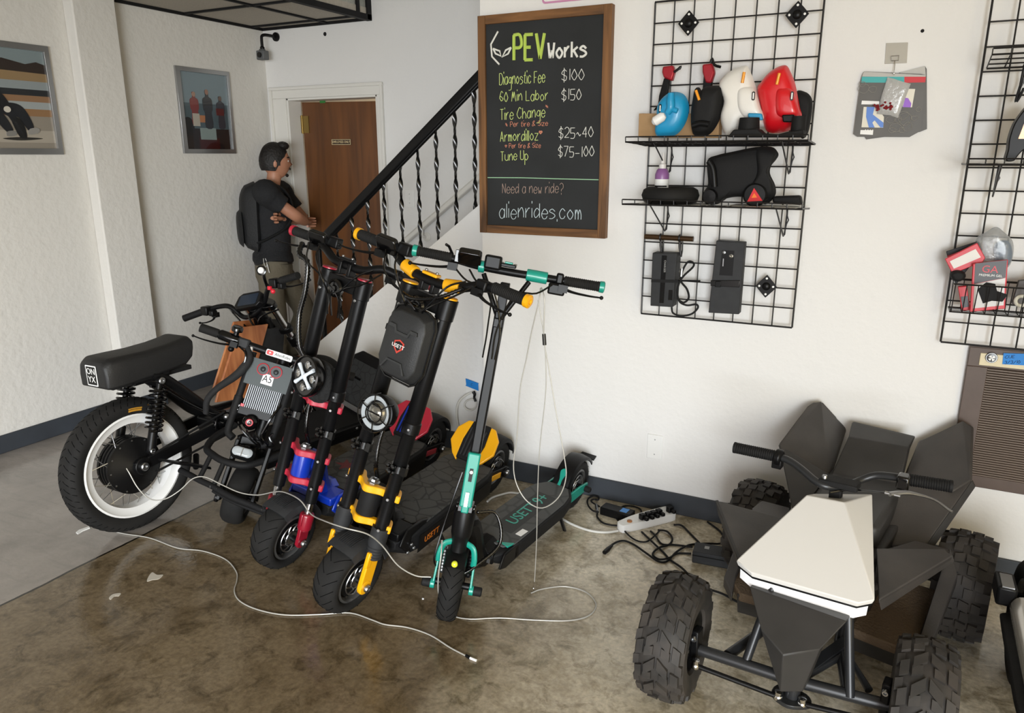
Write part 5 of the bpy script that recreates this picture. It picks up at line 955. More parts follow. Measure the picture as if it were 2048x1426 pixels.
    ribbed([(NK.x + .03, NK.y + .03, NK.z + .05), (NK.x + .08, NK.y + .08, NK.z + .04), (NK.x + .12, NK.y + .06, NK.z - .05), (NK.x + .08, NK.y - .02, NK.z - .12), (NK.x + .05, NK.y - .06, NK.z - .15)], .007, t)
    RX = axm((D, .985, .12), (0, 1, 0), (0, 0, 1), (1, 0, 0)); wheel(t, RX, .12, .07, .072, name='rear_wheel')
    f = MB(RX); f.lathe([(.125, -.042), (.137, -.038), (.142, 0), (.137, .038), (.125, .042), (.122, .038), (.133, .034), (.138, 0), (.133, -.034), (.122, -.038)], None, 12, True, math.radians(35), math.radians(165)); f.prism([(-.04, 0), (.04, 0), (.034, .05), (-.034, .05)], 0, .006, axm((.118, .085, 0), (0, 0, 1), (.9, .1, 0), (-.1, .9, 0))); f = f.build('rear_mudguard', BLK, t, ang=30)
    A = math.radians(148); EM = RX @ axm((.1425 * math.cos(A), .1425 * math.sin(A), 0), (0, 0, 1), (math.sin(A), -math.cos(A), 0), (math.cos(A), math.sin(A), 0))
    e = MB(EM); e.prism(blob([(-.014, .03), (0, .042), (.014, .03), (.012, .012), (.006, -.01), (.006, -.04), (-.006, -.04), (-.006, -.01), (-.012, .012)], 36), 0, .004); e.build('mudguard_emblem', TEAL, f)
    for sg in (-1, 1):
        a = MB(); a.prism([(.82, .10), (.84, .15), (.93, .15), (1.01, .14), (1.01, .10), (.93, .10)], 0, .01, axm((D + sg * .058, 0, 0), (0, 1, 0), (0, 0, 1), (sg, 0, 0))); o = a.build('swing_arm', TEAL, t, bevel=.003)
        a = MB(); a.lathe([(.014, 0), (.014, .026), (.01, .03), (0, .03)], along((D + sg * .066, .985, .12), (sg, 0, 0)), 16); a.build('axle_peg', BLKM, o)
    k0, k1 = (0.044, 0.802, 0.09), (0.13, 0.755, 0.004)
    k = MB(); k.cyl(k0, k1, .009, .007); k.sph(k1, .010, 10); k.build('kickstand', BLKG, t)
    return t
teal = teal_scooter()

# ---------- electric motorbike with the wood side panel ----------
def motorbike():
    M = axm((-1.87500, -1.18000, 0.00000), (0.99852, -0.04539, 0.03000), (0.04541, 0.99897, 0.00000), (-0.02996, 0.00136, 0.99955))
    t = thing('electric_motorbike', 'black electric motorbike with a wood side panel and a fat white-rimmed rear wheel', 'motorbike', M)
    R_, rw = .288, .108
    AX = axm((0, 0, R_), (0, 1, 0), (0, 0, 1), (1, 0, 0)); mb = MB(AX); q = rw / 2; rim = .212
    mb.lathe([(rim, -q * .6), (rim + .012, -q * .8), (R_ - .04, -q), (R_ - .022, -q * .95), (R_ - .008, -q * .72), (R_ - .001, -q * .38), (R_, 0), (R_ - .001, q * .38), (R_ - .008, q * .72), (R_ - .022, q * .95), (R_ - .04, q), (rim + .012, q * .8), (rim, q * .6)], None, 64, True)
    w_ = mb.build('rear_wheel', RUB, t, ang=60)
    g = MB(AX); n = 56
    for i in range(n):
        a = 2 * PI * i / n
        for sg in (-1, 1):
            g.tube([((R_ - .001 - .022 * (k / 4) ** 2.4) * V((math.cos(a + .028 * k), math.sin(a + .028 * k), 0)) + V((0, 0, sg * q * (.15 + .2 * k)))) for k in range(5)], .0022, 4)
    g.build('tread_groove', mat('groove_black', '#0b0b0b', .9), w_)
    b = MB(AX); b.lathe([(rim + .01, -q * .72), (rim + .012, -q * .80), (rim + .004, -q * .84), (rim - .004, -q * .7), (rim - .028, -q * .6), (rim - .034, -q * .2), (rim - .034, q * .2), (rim - .028, q * .6), (rim - .004, q * .7), (rim + .004, q * .84), (rim + .012, q * .80), (rim + .01, q * .72)], None, 64, True); b.build('rim', mat('white_rim', '#e3e3e2', .35, coat=.2), w_)
    sp = MB(AX)
    for i in range(36):
        a = 2 * PI * i / 36; sg = 1 if i % 2 else -1; da = .28 * (1 if (i // 2) % 2 else -1)
        sp.cyl((.115 * math.cos(a + da), .115 * math.sin(a + da), sg * q * .62), ((rim - .03) * math.cos(a), (rim - .03) * math.sin(a), sg * q * .15), .0017, n=5)
    sp.build('spokes', STL, w_)
    h = MB(AX); h.lathe([(.02, -q - .03), (.05, -q - .02), (.105, -q * .8), (.122, -q * .7), (.122, -q * .45), (.112, -q * .42), (.112, -q * .3), (.122, -q * .27), (.122, -q * .1), (.112, -q * .07), (.112, q * .07), (.122, q * .1), (.122, q * .27), (.112, q * .3), (.112, q * .42), (.122, q * .45), (.122, q * .7), (.105, q * .8), (.05, q + .02), (.02, q + .03)], None, 48); h = h.build('hub_motor', BLK, w_)
    k = MB(AX)
    for i in range(12):
        a = 2 * PI * i / 12; k.lathe([(.004, 0), (.004, .003), (0, .004)], Matrix.Translation((.112 * math.cos(a), .112 * math.sin(a), q * .78)), 8)
    k.build('hub_bolts', STL, h)
    MB(AX).prism([(.085 * math.cos(-1.25 + d), .085 * math.sin(-1.25 + d)) if i < 2 else (.068 * math.cos(-1.18), .068 * math.sin(-1.18)) for i, d in enumerate((-.08, .17, 0))], q * .9, q * .98).build('warning_sticker', mat('warning_yellow', '#e2c81e', .5), h)
    o_ = MB(AX); o_.lathe([(.238, q * .93), (.254, q * 1.0), (.254, q * 1.015), (.238, q * .96)], None, 10, True, math.radians(76), math.radians(90)); o_.build('tyre_label', mat('label_orange', '#b8852a', .5), w_)
    MB(AX).cyl((.20, -.03, .0), (.17, -.035, .01), .004).build('valve', BLK, w_)
    # swing arm, shocks
    for sg in (-1, 1):
        a = MB(); a.beam((sg * .085, -.03, .293), (sg * .085, .42, .345), .022, .05); a.lathe([(.036, 0), (.036, .024)], along((sg * .075, 0, .295), (sg, 0, 0)), 24); o = a.build('swing_arm', BLK, t, bevel=.004)
        n = MB(); n.bolt((sg * .10, 0, .295), (sg, 0, 0), .018, .014); n.build('axle_nut', STL, o)
        p0, p1 = V((sg * .108, .124, .641)), V((sg * .108, .035, .355)); d = p1 - p0; s_ = MB(); s_.cyl(p0, p1, .012); s_.cyl(p0 + d * .62, p1, .019, n=18); s_.lathe([(.017, -.008), (.017, .012)], along(p0, (sg, 0, 0)), 18); s_.lathe([(.017, -.008), (.017, .012)], along(p1, (sg, 0, 0)), 18); o = s_.build('shock_absorber', BLK, t)
        c = MB(); X_, Y_ = d.normalized().orthogonal(), None; Y_ = d.normalized().cross(X_)
        c.tube([p0 + d * (.1 + .62 * i / 110) + (X_ * math.cos(i * .56) + Y_ * math.sin(i * .56)) * .024 for i in range(111)], .0055, 6); c.build('coil_spring', BLKG, o)
        n = MB(); n.bolt(p0 + V((sg * .012, 0, 0)), (sg, 0, 0), .015, .008); n.build('shock_bolt', STL, o); n = MB(); n.bolt(p1 + V((sg * .012, 0, 0)), (sg, 0, 0), .012, .008); n.build('shock_bolt', STL, o)
    # frame rails, motor mount
    for sg in (-1, 1):
        f = MB(); f.tube([(sg * .085, .10, .665), (sg * .085, .17, .628), (sg * .08, .30, .50), (sg * .075, .40, .40), (sg * .075, .50, .37), (sg * .075, .70, .36)], .023, 12, k=5); f.tube([(sg * .085, .02, .655), (sg * .085, .18, .658)], .016, 10); f.tube([(sg * .075, .66, .36), (sg * .06, .86, .42), (sg * .04, .80, .78)], .018, 10, k=4); f.build('frame_rail', BLK, t, ang=60)
    cb = MB(); cb.tube([(.09, .14, .60), (.10, .25, .50), (.10, .36, .42), (.09, .44, .39)], .006, 8, k=5); cb.build('cable', BLKG, t)
    f = MB(); f.box((0, .52, .335), (.14, .24, .07)); f.build('frame_base', BLK, t, bevel=.01)
    c = MB(); c.torus(.05, .007, axm((.105, .42, .355), (0, 1, 0), (0, 0, 1), (1, 0, 0)), 28, 6)
    for i in range(20): c.box((.105, .42 + .056 * math.cos(i * PI / 10), .355 + .056 * math.sin(i * PI / 10)), (.006, .008, .008))
    c.lathe([(.02, -.01), (.02, .015)], along((.105, .42, .355), (1, 0, 0)), 16); c.build('sprocket', BLKG, t)
    c = MB(); c.tube([(.11, .04, .335), (.11, .42, .41)], .005, 6); c.tube([(.11, .04, .255), (.11, .42, .30)], .005, 6); c.build('drive_chain', BLKM, t)
    b = MB(); b.box((.10, .46, .40), (.02, .05, .03)); b.sph((.11, .43, .385), .016, 10); b.build('chain_tensioner', STL, t)
    for sg in (-1, 1):
        p = MB(); p.add([(sg * .15, .03, .33), (sg * .24, .03, .33), (sg * .24, .22, .235), (sg * .13, .22, .235), (sg * .15, .035, .318), (sg * .24, .035, .318), (sg * .24, .22, .222), (sg * .13, .22, .222)], [(0, 1, 2, 3), (7, 6, 5, 4), (0, 4, 5, 1), (1, 5, 6, 2), (2, 6, 7, 3), (3, 7, 4, 0)]); p.tube([(sg * .16, .2, .225), (sg * .09, .26, .25)], .014, 10)
        p.build('foot_peg', BLK, t, bevel=.004)
    # battery box with wood sides
    wm = wood('rosewood_panel', '#96502a', '#cc8652', 20, 2, .4, 7, coat=.2)
    W4 = [(0.402, 0.459), (0.581, 0.778), (0.76, 0.761), (0.588, 0.43)]
    MB().prism([(.58, .46), (.68, .745), (.88, .72), (.82, .48), (.66, .42)], -.06, .074, axm((0, 0, 0), (0, 1, 0), (0, 0, 1), (1, 0, 0))).build('battery_box', GRY, t, bevel=.006)
    for x in (-.062, .075): MB().prism(W4 if x > 0 else [(a + .09, b) for a, b in W4], 0, .012, axm((x, 0, 0), (0, 1, 0), (0, 0, 1), (1, 0, 0))).build('wood_panel', wm, t, bevel=.002)
    # seat
    s_ = MB(); rings = []; secs = [(-.095, .652, .755, .088), (-.065, .650, .775, .10), (.0, .654, .774, .104), (.1, .661, .772, .104), (.2, .668, .777, .102), (.27, .674, .786, .100), (.305, .70, .794, .097), (.325, .745, .786, .085)]
    for y, z0_, z1_, hw in secs: rings.append([(-hw, y, z0_), (-hw * 1.02, y, (z0_ + z1_) / 2), (-hw * .93, y, z1_ - .014), (-hw * .7, y, z1_), (hw * .7, y, z1_), (hw * .93, y, z1_ - .014), (hw * 1.02, y, (z0_ + z1_) / 2), (hw, y, z0_)])
    s_.loft(rings); st = s_.build('seat', mat('seat_vinyl', '#161617', .55, bump=(200, .0006)), t, bevel=.012, seg=3, ang=50)
    SM = axm((.0, -.0965, .705), (1, 0, 0), (0, -.0, 1), (0, -1, 0)); bdg = MB(SM); bdg.prism(rrect(0, 0, .07, .085, .004), 0, .0015); bo = bdg.build('seat_badge', WHT, st)
    MB(SM).prism(rrect(0, 0, .06, .075, .003), .0015, .0022).build('badge_field', BLK, bo); text('badge_lettering', 'ON', .036, SM @ Matrix.Translation((0, .017, .0025)), WHT, bo); text('badge_lettering', 'YX', .036, SM @ Matrix.Translation((0, -.016, .0025)), WHT, bo)
    p = MB(); p.box((0, .13, .652), (.15, .36, .02)); p.box((0, -.02, .645), (.10, .06, .02)); p.build('seat_base', BLKM, t, bevel=.003)
    # front end
    H0 = V((0, 1.11, .255)); d = V((0, .781, .848)) - V((0, .975, .549)); d.normalize()
    FX = axm(H0, (0, 1, 0), (0, 0, 1), (1, 0, 0)); wheel(t, FX, .255, .085, .185, name='front_wheel', tread=False, sidem=MATS['white_rim'])
    for sg in (-1, 1):
        f = MB(); a, b_ = V((sg * .1, .781, .848)), V((sg * .1, 1.11, .30)); f.cyl(b_ + (a - b_) * .40, a, .0165, n=16); o = f.build('fork_leg', CHR, t)
        f = MB(); f.cyl(V((sg * .1, 1.115, .255)), b_ + (a - b_) * .42, .024, n=16); f.lathe([(.026, 0), (.026, .05)], along(b_ + (a - b_) * .60, a - b_), 18); f.build('fork_slider', BLK, o)
    tc2 = MB(); tc2.prism(blob([(-.13, .0), (-.1, .03), (0, .045), (.1, .03), (.13, 0), (.1, -.028), (0, -.03), (-.1, -.028)], 40), 0, .028, axm(V((0, .781, .848)) + d * -.01, (1, 0, 0), V((1, 0, 0)).cross(d) * -1, d)); tc2.build('triple_clamp', BLKG, t, bevel=.004)
    tc2 = MB(); tc2.prism(blob([(-.13, .0), (-.1, .03), (0, .045), (.1, .03), (.13, 0), (.1, -.028), (0, -.03), (-.1, -.028)], 40), 0, .03, axm(V((0, .781, .848)) + d * -.17, (1, 0, 0), V((1, 0, 0)).cross(d) * -1, d)); tc2.cyl(V((0, .76, .84)), V((0, .86, .69)), .03); tc2.build('lower_clamp', BLK, t, bevel=.004)
    k = MB()
    for x in (-.03, .03): k.bolt((x, .775, .865), d, .012, .014)
    k.build('clamp_bolt', GLD, t)
    HP = [(-0.36, 0.62, 0.781), (-0.26, 0.679, 0.819), (-0.19, 0.71, 0.839), (-0.13, 0.727, 0.837), (-0.07, 0.746, 0.787), (0.02, 0.742, 0.809), (0.075, 0.757, 0.866), (0.12, 0.751, 0.938), (0.17, 0.747, 0.971), (0.25, 0.743, 0.994), (0.33, 0.75, 1.014)]
    MB().tube(HP, .0125, 10, k=4).build('handlebar', BLK, t, ang=60)
    grip(t, Matrix(), V(HP[0]).lerp(V(HP[1]), .95), HP[0], .0175, None, ribs=False, gm=BLKM); grip(t, Matrix(), V(HP[9]).lerp(V(HP[8]), .4), HP[10], .0175, None, ribs=True)
    for a, m_, n in ((HP[1], BLK, 'switch_box'), (HP[8], BLK, 'switch_box')): q_ = MB(); q_.box(V(a) + V((.01, 0, .0)), (.045, .05, .045)); q_.box(V(a) + V((.05, .0, -.01)), (.03, .035, .03)); q_.build(n, m_, t, bevel=.006)
    k = MB(); a = V(HP[8]); k.box(a + V((.0, -.03, -.02)), (.018, .014, .018)); k.sph(a + V((.02, -.03, -.035)), .012, 10); k.build('red_switch', mat('switch_red', '#e0273a', .4), t, bevel=.002)
    lever(t, Matrix(), V(HP[8]) + V((.02, .03, -.02)), (0.36, 0.794, 0.988), (0, .01, -.01)); lever(t, Matrix(), V(HP[1]) + V((.03, .03, -.025)), (-0.3, 0.665, 0.754), (0, .01, -.015))
    DD = axm((0, 0.726, 0.881), (.98, .05, .18), (-.1, .62, .78), (-.13, -.78, .6)); dsp = MB(DD); dsp.prism([(-.088, -.02), (-.07, -.042), (.07, -.042), (.088, -.02), (.08, .03), (.055, .045), (-.055, .045), (-.08, .03)], -.03, 0); o = dsp.build('dash_display', BLK, t, bevel=.004)
    MB(DD).prism(rrect(0, .002, .125, .06, .008), 0, .001).build('screen', mat('screen_blue', '#14283c', .12, coat=.6), o)
    k = MB(); a = V((0.13, 0.715, 1.033)); k.tube([HP[7], a + V((.0, .01, -.03)), a + V((.0, .02, 0))], .008, 8, k=3); k.lathe([(.017, -.02), (.024, 0), (.024, .006), (.018, .008)], along(a, (.5, -1, .25)), 20); o = k.build('turn_signal', BLKG, t); MB().lathe([(.0, .008), (.016, .008), (.014, .013), (0, .014)], along(a, (.5, -1, .25)), 20).build('signal_lens', WHT, o)
    c = MB()
    for x, y in ((-.1, .02), (0, .03), (.08, .0)): c.tube([(x * 2, .77, .83 + x * .1), (x, .72, .80), (x * .5 + y, .74, .72), (y, .80, .62)], .005, 6, k=4)
    c.build('cable_bundle', BLKG, t)
    return t
motorbike()

# ---------- home-built black scooter with the speaker panel ----------
def speaker_scooter():
    M = axm((-1.54600, -0.95700, 0.00000), (0.96093, -0.19272, -0.19867), (0.19664, 0.98048, 0.00000), (0.19479, -0.03907, 0.98007)); Mi = M.inverted(); r = .13
    t = thing('electric_scooter', 'black electric scooter with a speaker panel and front bumper, beside the motorbike', 'electric scooter', M)
    SF, HF = front_axes(-1.546, -.957, 29.56, -18.49, 18.05, .074, r); SF = Mi @ SF; HF = Mi @ HF; AX = HF @ axm((0, 0, 0), (0, 1, 0), (0, 0, 1), (1, 0, 0))
    wheel(t, AX, r, .10, .075, name='front_wheel', tread=False, disc=False)
    CX = -.028
    for sg in (-1, 1):
        x = CX + sg * .095; f = MB(SF); f.tube([(x, 0, .64), (x, 0, .40), (x, .004, .33), (x - sg * .006, .01, .28), (x - sg * .035, .02, .262)], .0155, 12, k=5); f.lathe([(.0185, .36), (.0185, .44)], Matrix.Translation((x, 0, 0)), 18); f.build('frame_tube', BLKM, t, ang=60)
        f = MB(SF); f.beam((sg * .07, -.02, .26), (sg * .07, 0, -.01), .045, .018, (1, 0, 0)); f.lathe([(.022, 0), (.022, .016)], along((sg * .07, 0, 0), (sg, 0, 0)), 16); f.build('fork_leg', BLK, t, bevel=.004)
    n = MB(SF); n.cyl((CX + .03, -.05, .22), (CX + .03, -.05, .66), .026); n.box((CX + .02, -.04, .26), (.10, .06, .03)); n.build('stem', BLK, t)
    # handlebar
    HP = [(-.365, .0, .674), (-.27, .0, .67), (-.15, .0, .662), (CX, .0, .657), (.10, .0, .655), (.2, -.005, .655), (.32, -.02, .66)]
    MB(SF).tube(HP, .0165, 14, k=4).build('handlebar', BLK, t, ang=60)
    grip(t, SF, (-.285, 0, .671), (-.365, 0, .674), .0195, None, ribs=False); grip(t, SF, (.24, -.008, .656), (.32, -.02, .66), .0195, None, ribs=False)
    q = MB(SF); q.lathe([(.018, 0), (.023, .01), (.024, .08), (.02, .10)], along((-.285, 0, .671), (1, 0, -.07)), 18); q.build('throttle', BLKG, t)
    q = MB(SF); q.lathe([(.012, 0), (.012, .02), (.024, .026), (.025, .04), (.02, .048), (0, .05)], along((-.215, 0, .68), (0, .3, 1)), 22); q.build('bell', BLKG, t)
    q = MB(SF); q.box((-.17, .01, .662), (.05, .045, .045)); q.build('switch_box', GRY, t, bevel=.008)
    lever(t, SF, (-.2, .045, .645), (-.37, .05, .632), (0, .012, -.008)); q = MB(SF); q.sph((-.21, .03, .625), .014, 10); q.build('lever_pivot', BLK, t)
    SM = SF @ axm((.0, .0175, .659), (1, .0, -.02), (.02, 0, 1), (0, 1, 0)) @ Matrix.Diagonal((1, 1, 1, 1))
    SM = SF @ axm((-.03, .018, .658), (-1, 0, .02), (.02, 0, 1), (0, 1, 0)) @ Matrix.Rotation(PI, 4, 'Y')
    SM = SF @ Matrix(((1, 0, 0, -.012), (0, 0, 1, .0172), (-.02, 1, 0, .656), (0, 0, 0, 1)))
    s_ = MB(SM); s_.prism(rrect(0, 0, .115, .026, .006), 0, .001); so = s_.build('bar_sticker', WHT, t); MB(SM).prism(rrect(-.04, 0, .028, .019, .005), .001, .0016).build('play_button', mat('play_red', '#e02b2b', .4), so)
    MB(SM).prism([(-.043, .005), (-.043, -.005), (-.034, 0)], .0016, .0022).build('play_arrow', WHT, so); text('sticker_lettering', 'AlienRides', .0185, SM @ Matrix.Translation((.016, 0, .0012)), BLKM, so, sx=.88)
    # speaker panel
    pn = MB(SF); pn.box((CX, .012, .56), (.188, .006, .118)); pn = pn.build('speaker_panel', mat('panel_slate', '#41494a', .55), t, bevel=.001)
    for x, z in ((-.058, .580), (-.002, .582)):
        D = SF @ along((x, .0155, z), (0, 1, 0)); o = MB(D).lathe([(.0225, 0), (.0262, .0), (.0262, .005), (.023, .006), (.0225, .004)], None, 32, True).build('speaker_ring', mat('ring_red', '#c62c38', .4), pn); MB(D).lathe([(.0225, .003), (.013, .0008), (.011, .004), (.006, .0075), (0, .008)], None, 28).build('speaker_cone', mat('cone_grey', '#2b2f30', .45), pn)
    D = SF @ Matrix(((1, 0, 0, -.028), (0, 0, 1, .0155), (0, 1, 0, .542), (0, 0, 0, 1)))
    s_ = MB(D); s_.prism([(-.022, .022), (.024, .022), (.026, -.024), (-.024, -.024)], 0, .001); s_ = s_.build('logo_tile', WHT, pn); text('logo_lettering', 'A5', .042, D @ Matrix.Translation((0, 0, .0012)), BLK, s_, sx=.85)
    hs = MB(SF); hs.box((CX + .004, -.020, .452), (.142, .012, .10))
    for i in range(17): hs.box((CX + .004 - .068 + .0085 * i, .004, .452), (.0036, .026, .10))
    hs.build('heat_sink', mat('bare_aluminium', '#85878a', .45, .6), t)
    k = MB(SF); k.box((CX - .066, .02, .408), (.014, .006, .012)); k.build('red_tab', mat('ring_red', '#c62c38', .4), t)
    cp = MB(SF); cp.box((CX, .0, .385), (.19, .012, .035)); cp.build('cross_plate', BLK, t, bevel=.002); k = MB(SF)
    for x in (-.085, -.083 + .0): k.bolt((CX + x, .008, .383 + (x + .085) * 9), (0, 1, 0), .006, .004)
    k.build('plate_bolt', STL, t)
    D = SF @ along((CX - .012, .02, .345), (0, 1, 0)); o = MB(D).lathe([(.03, -.03), (.034, 0), (.028, .014), (.018, .02), (.016, .016), (0, .014)], None, 28).build('key_switch', BLKG, t); MB(D).torus(.0135, .0028, Matrix.Translation((0, 0, .018)), 24, 6).build('red_ring', mat('ring_red', '#c62c38', .4), o); MB(D).sph((0, 0, .016), .006, 10).build('key_centre', CHR, o)
    # thick wrapped cable, hoses, connectors
    MB(SF).tube([(-.15, .02, .65), (-.125, .03, .61), (-.135, .035, .56), (-.165, .02, .51), (-.225, -.02, .44), (-.255, -.05, .38), (-.25, -.08, .32)], [.012, .016, .019, .017, .014, .014, .012], 12, k=5).build('wrapped_cable', mat('cable_sleeve', '#1a1a1b', .8, bump=(90, .002)), t)
    c = MB(SF); c.tube([(-.18, .03, .645), (-.14, .05, .62), (-.135, .04, .55)], .004, 6, k=4); c.tube([(.06, .03, .45), (.04, .05, .38), (.02, .03, .30)], .005, 6, k=4)
    for i in range(5): c.tube([(-.09 + .04 * i, .0, .33), (-.06 + .03 * i, .05, .31 - .01 * (i % 2)), (.0 + .02 * i, .03, .27), (.05 - .03 * i, -.02, .24)], .0045, 6, k=4)
    c.build('loose_cable', BLKG, t)
    c = MB(SF); c.tube([(-.135, .012, .655), (-.13, .02, .63), (-.132, .018, .61)], .008, 8); c.build('connector', mat('connector_white', '#d9d5d0', .4), t)
    # lamp in the bumper
    D = SF @ Matrix(((1, 0, 0, -.022), (0, -.3, .95, .075), (0, .95, .3, .222), (0, 0, 0, 1)))
    o = MB(D).pillow(rrect(0, 0, .105, .06, .028, 5), -.02, .03, None, 4, .35, .02).build('front_lamp', BLK, t); ln = MB(D).pillow(rrect(0, 0, .085, .04, .019, 5), .006, .008, None, 3, .4).build('lamp_lens', GLS, o); MB(D).box((0, 0, .013), (.004, .036, .006)).build('lens_divider', STL, ln)
    # bumper
    U = [(-0.276, 0.176, 0.3), (-0.235, 0.054, 0.3), (-0.165, -0.031, 0.3), (-0.104, -0.041, 0.3), (-0.032, -0.033, 0.3), (0.044, 0.009, 0.3), (0.062, 0.082, 0.3), (0.064, 0.185, 0.3), (0.044, 0.262, 0.3)]
    L_ = [(-0.184, -0.144, 0.22), (-0.125, -0.132, 0.22), (-0.064, -0.122, 0.22), (0.007, -0.105, 0.22), (0.124, -0.087, 0.22), (0.209, -0.06, 0.22), (0.276, -0.038, 0.22), (0.299, -0.008, 0.22), (0.275, 0.049, 0.22)]
    b = MB(); b.tube(U, .0155, 12, k=4); b = b.build('bumper_hoop', BLKM, t, ang=60)
    b = MB(); b.tube(L_, .013, 12, k=4); lo = [V(p) + V((0, -.0, -.022)) for p in L_[3:7]]; b.tube(lo, .007, 8, k=3); b.build('bumper_bar', BLKM, t, ang=60)
    for u, l in (((-0.116, -0.036, 0.3), (-0.076, -0.119, 0.22)), ((-0.03, -0.03, 0.3), (0.005, -0.101, 0.22))): q = MB(); q.cyl(u, l, .0105); q.build('bumper_post', BLKM, t)
    k = MB()
    for i in range(9):
        a = V(L_[3]).lerp(V(L_[6]), i / 8); k.box(a + V((0, -.012, .004)), (.004, .003, .010))
    k.build('bar_rivets', STL, t)
    # deck and seat back
    TX = Matrix.Translation((-.145, 0, 0)); d = MB(TX); d.box((.0, .52, .21), (.22, .66, .08)); d.box((.112, .52, .235), (.02, .68, .03)); d.box((-.112, .52, .235), (.02, .68, .03)); d.build('deck', BLK, t, bevel=.006)
    MB(TX).box((0, .52, .252), (.20, .64, .006)).build('deck_mat', BLKM, t)
    k = MB(TX)
    for y in (.3, .5, .7): k.bolt((.122, y, .235), (1, 0, 0), .007, .004)
    k.build('deck_bolt', STL, t)
    MB().tube([(-.13, .26, .22), (-.07, .14, .25), SF @ V((CX + .03, -.05, .30))], [.035, .03, .028], 12, k=4).build('neck_arm', BLK, t)
    KB = axm((-0.161, 0.775, 0.262), (1, 0, 0), (0, .34, .94), (0, -.94, .34)) @ Matrix.Diagonal((1.12, 1.35, 1, 1)); hx = mat_cells('hex_pattern', '#2a2c2d', '#1a1b1c', 22., .002)
    o = MB(KB).prism([(-.115, -.02), (.115, -.02), (.125, .06), (.122, .15), (.10, .20), (.06, .225), (-.06, .225), (-.10, .20), (-.122, .15), (-.125, .06)], -.018, 0).build('seat_back', BLK, t, bevel=.008); MB(KB).prism([(-.10, 0), (.10, 0), (.106, .14), (.085, .185), (-.085, .185), (-.106, .14)], 0, .002).build('hex_panel', hx, o)
    q = MB(KB); q.box((0, .012, .012), (.15, .018, .012)); q.box((.08, .035, .018), (.012, .06, .012)); q.build('seat_latch', STL, o)
    q = MB(KB); q.box((-.03, .12, .006), (.05, .008, .008)); q.build('seat_buckle', BLKG, o)
    RX = axm((-.145, .98, .13), (0, 1, 0), (0, 0, 1), (1, 0, 0)); wheel(t, RX, .13, .10, .075, name='rear_wheel', tread=False, disc=False)
    for sg in (-1, 1): a = MB(TX); a.beam((sg * .085, .80, .18), (sg * .085, 1.0, .13), .02, .05); a.build('swing_arm', BLK, t, bevel=.003)
    return t
speaker_scooter()

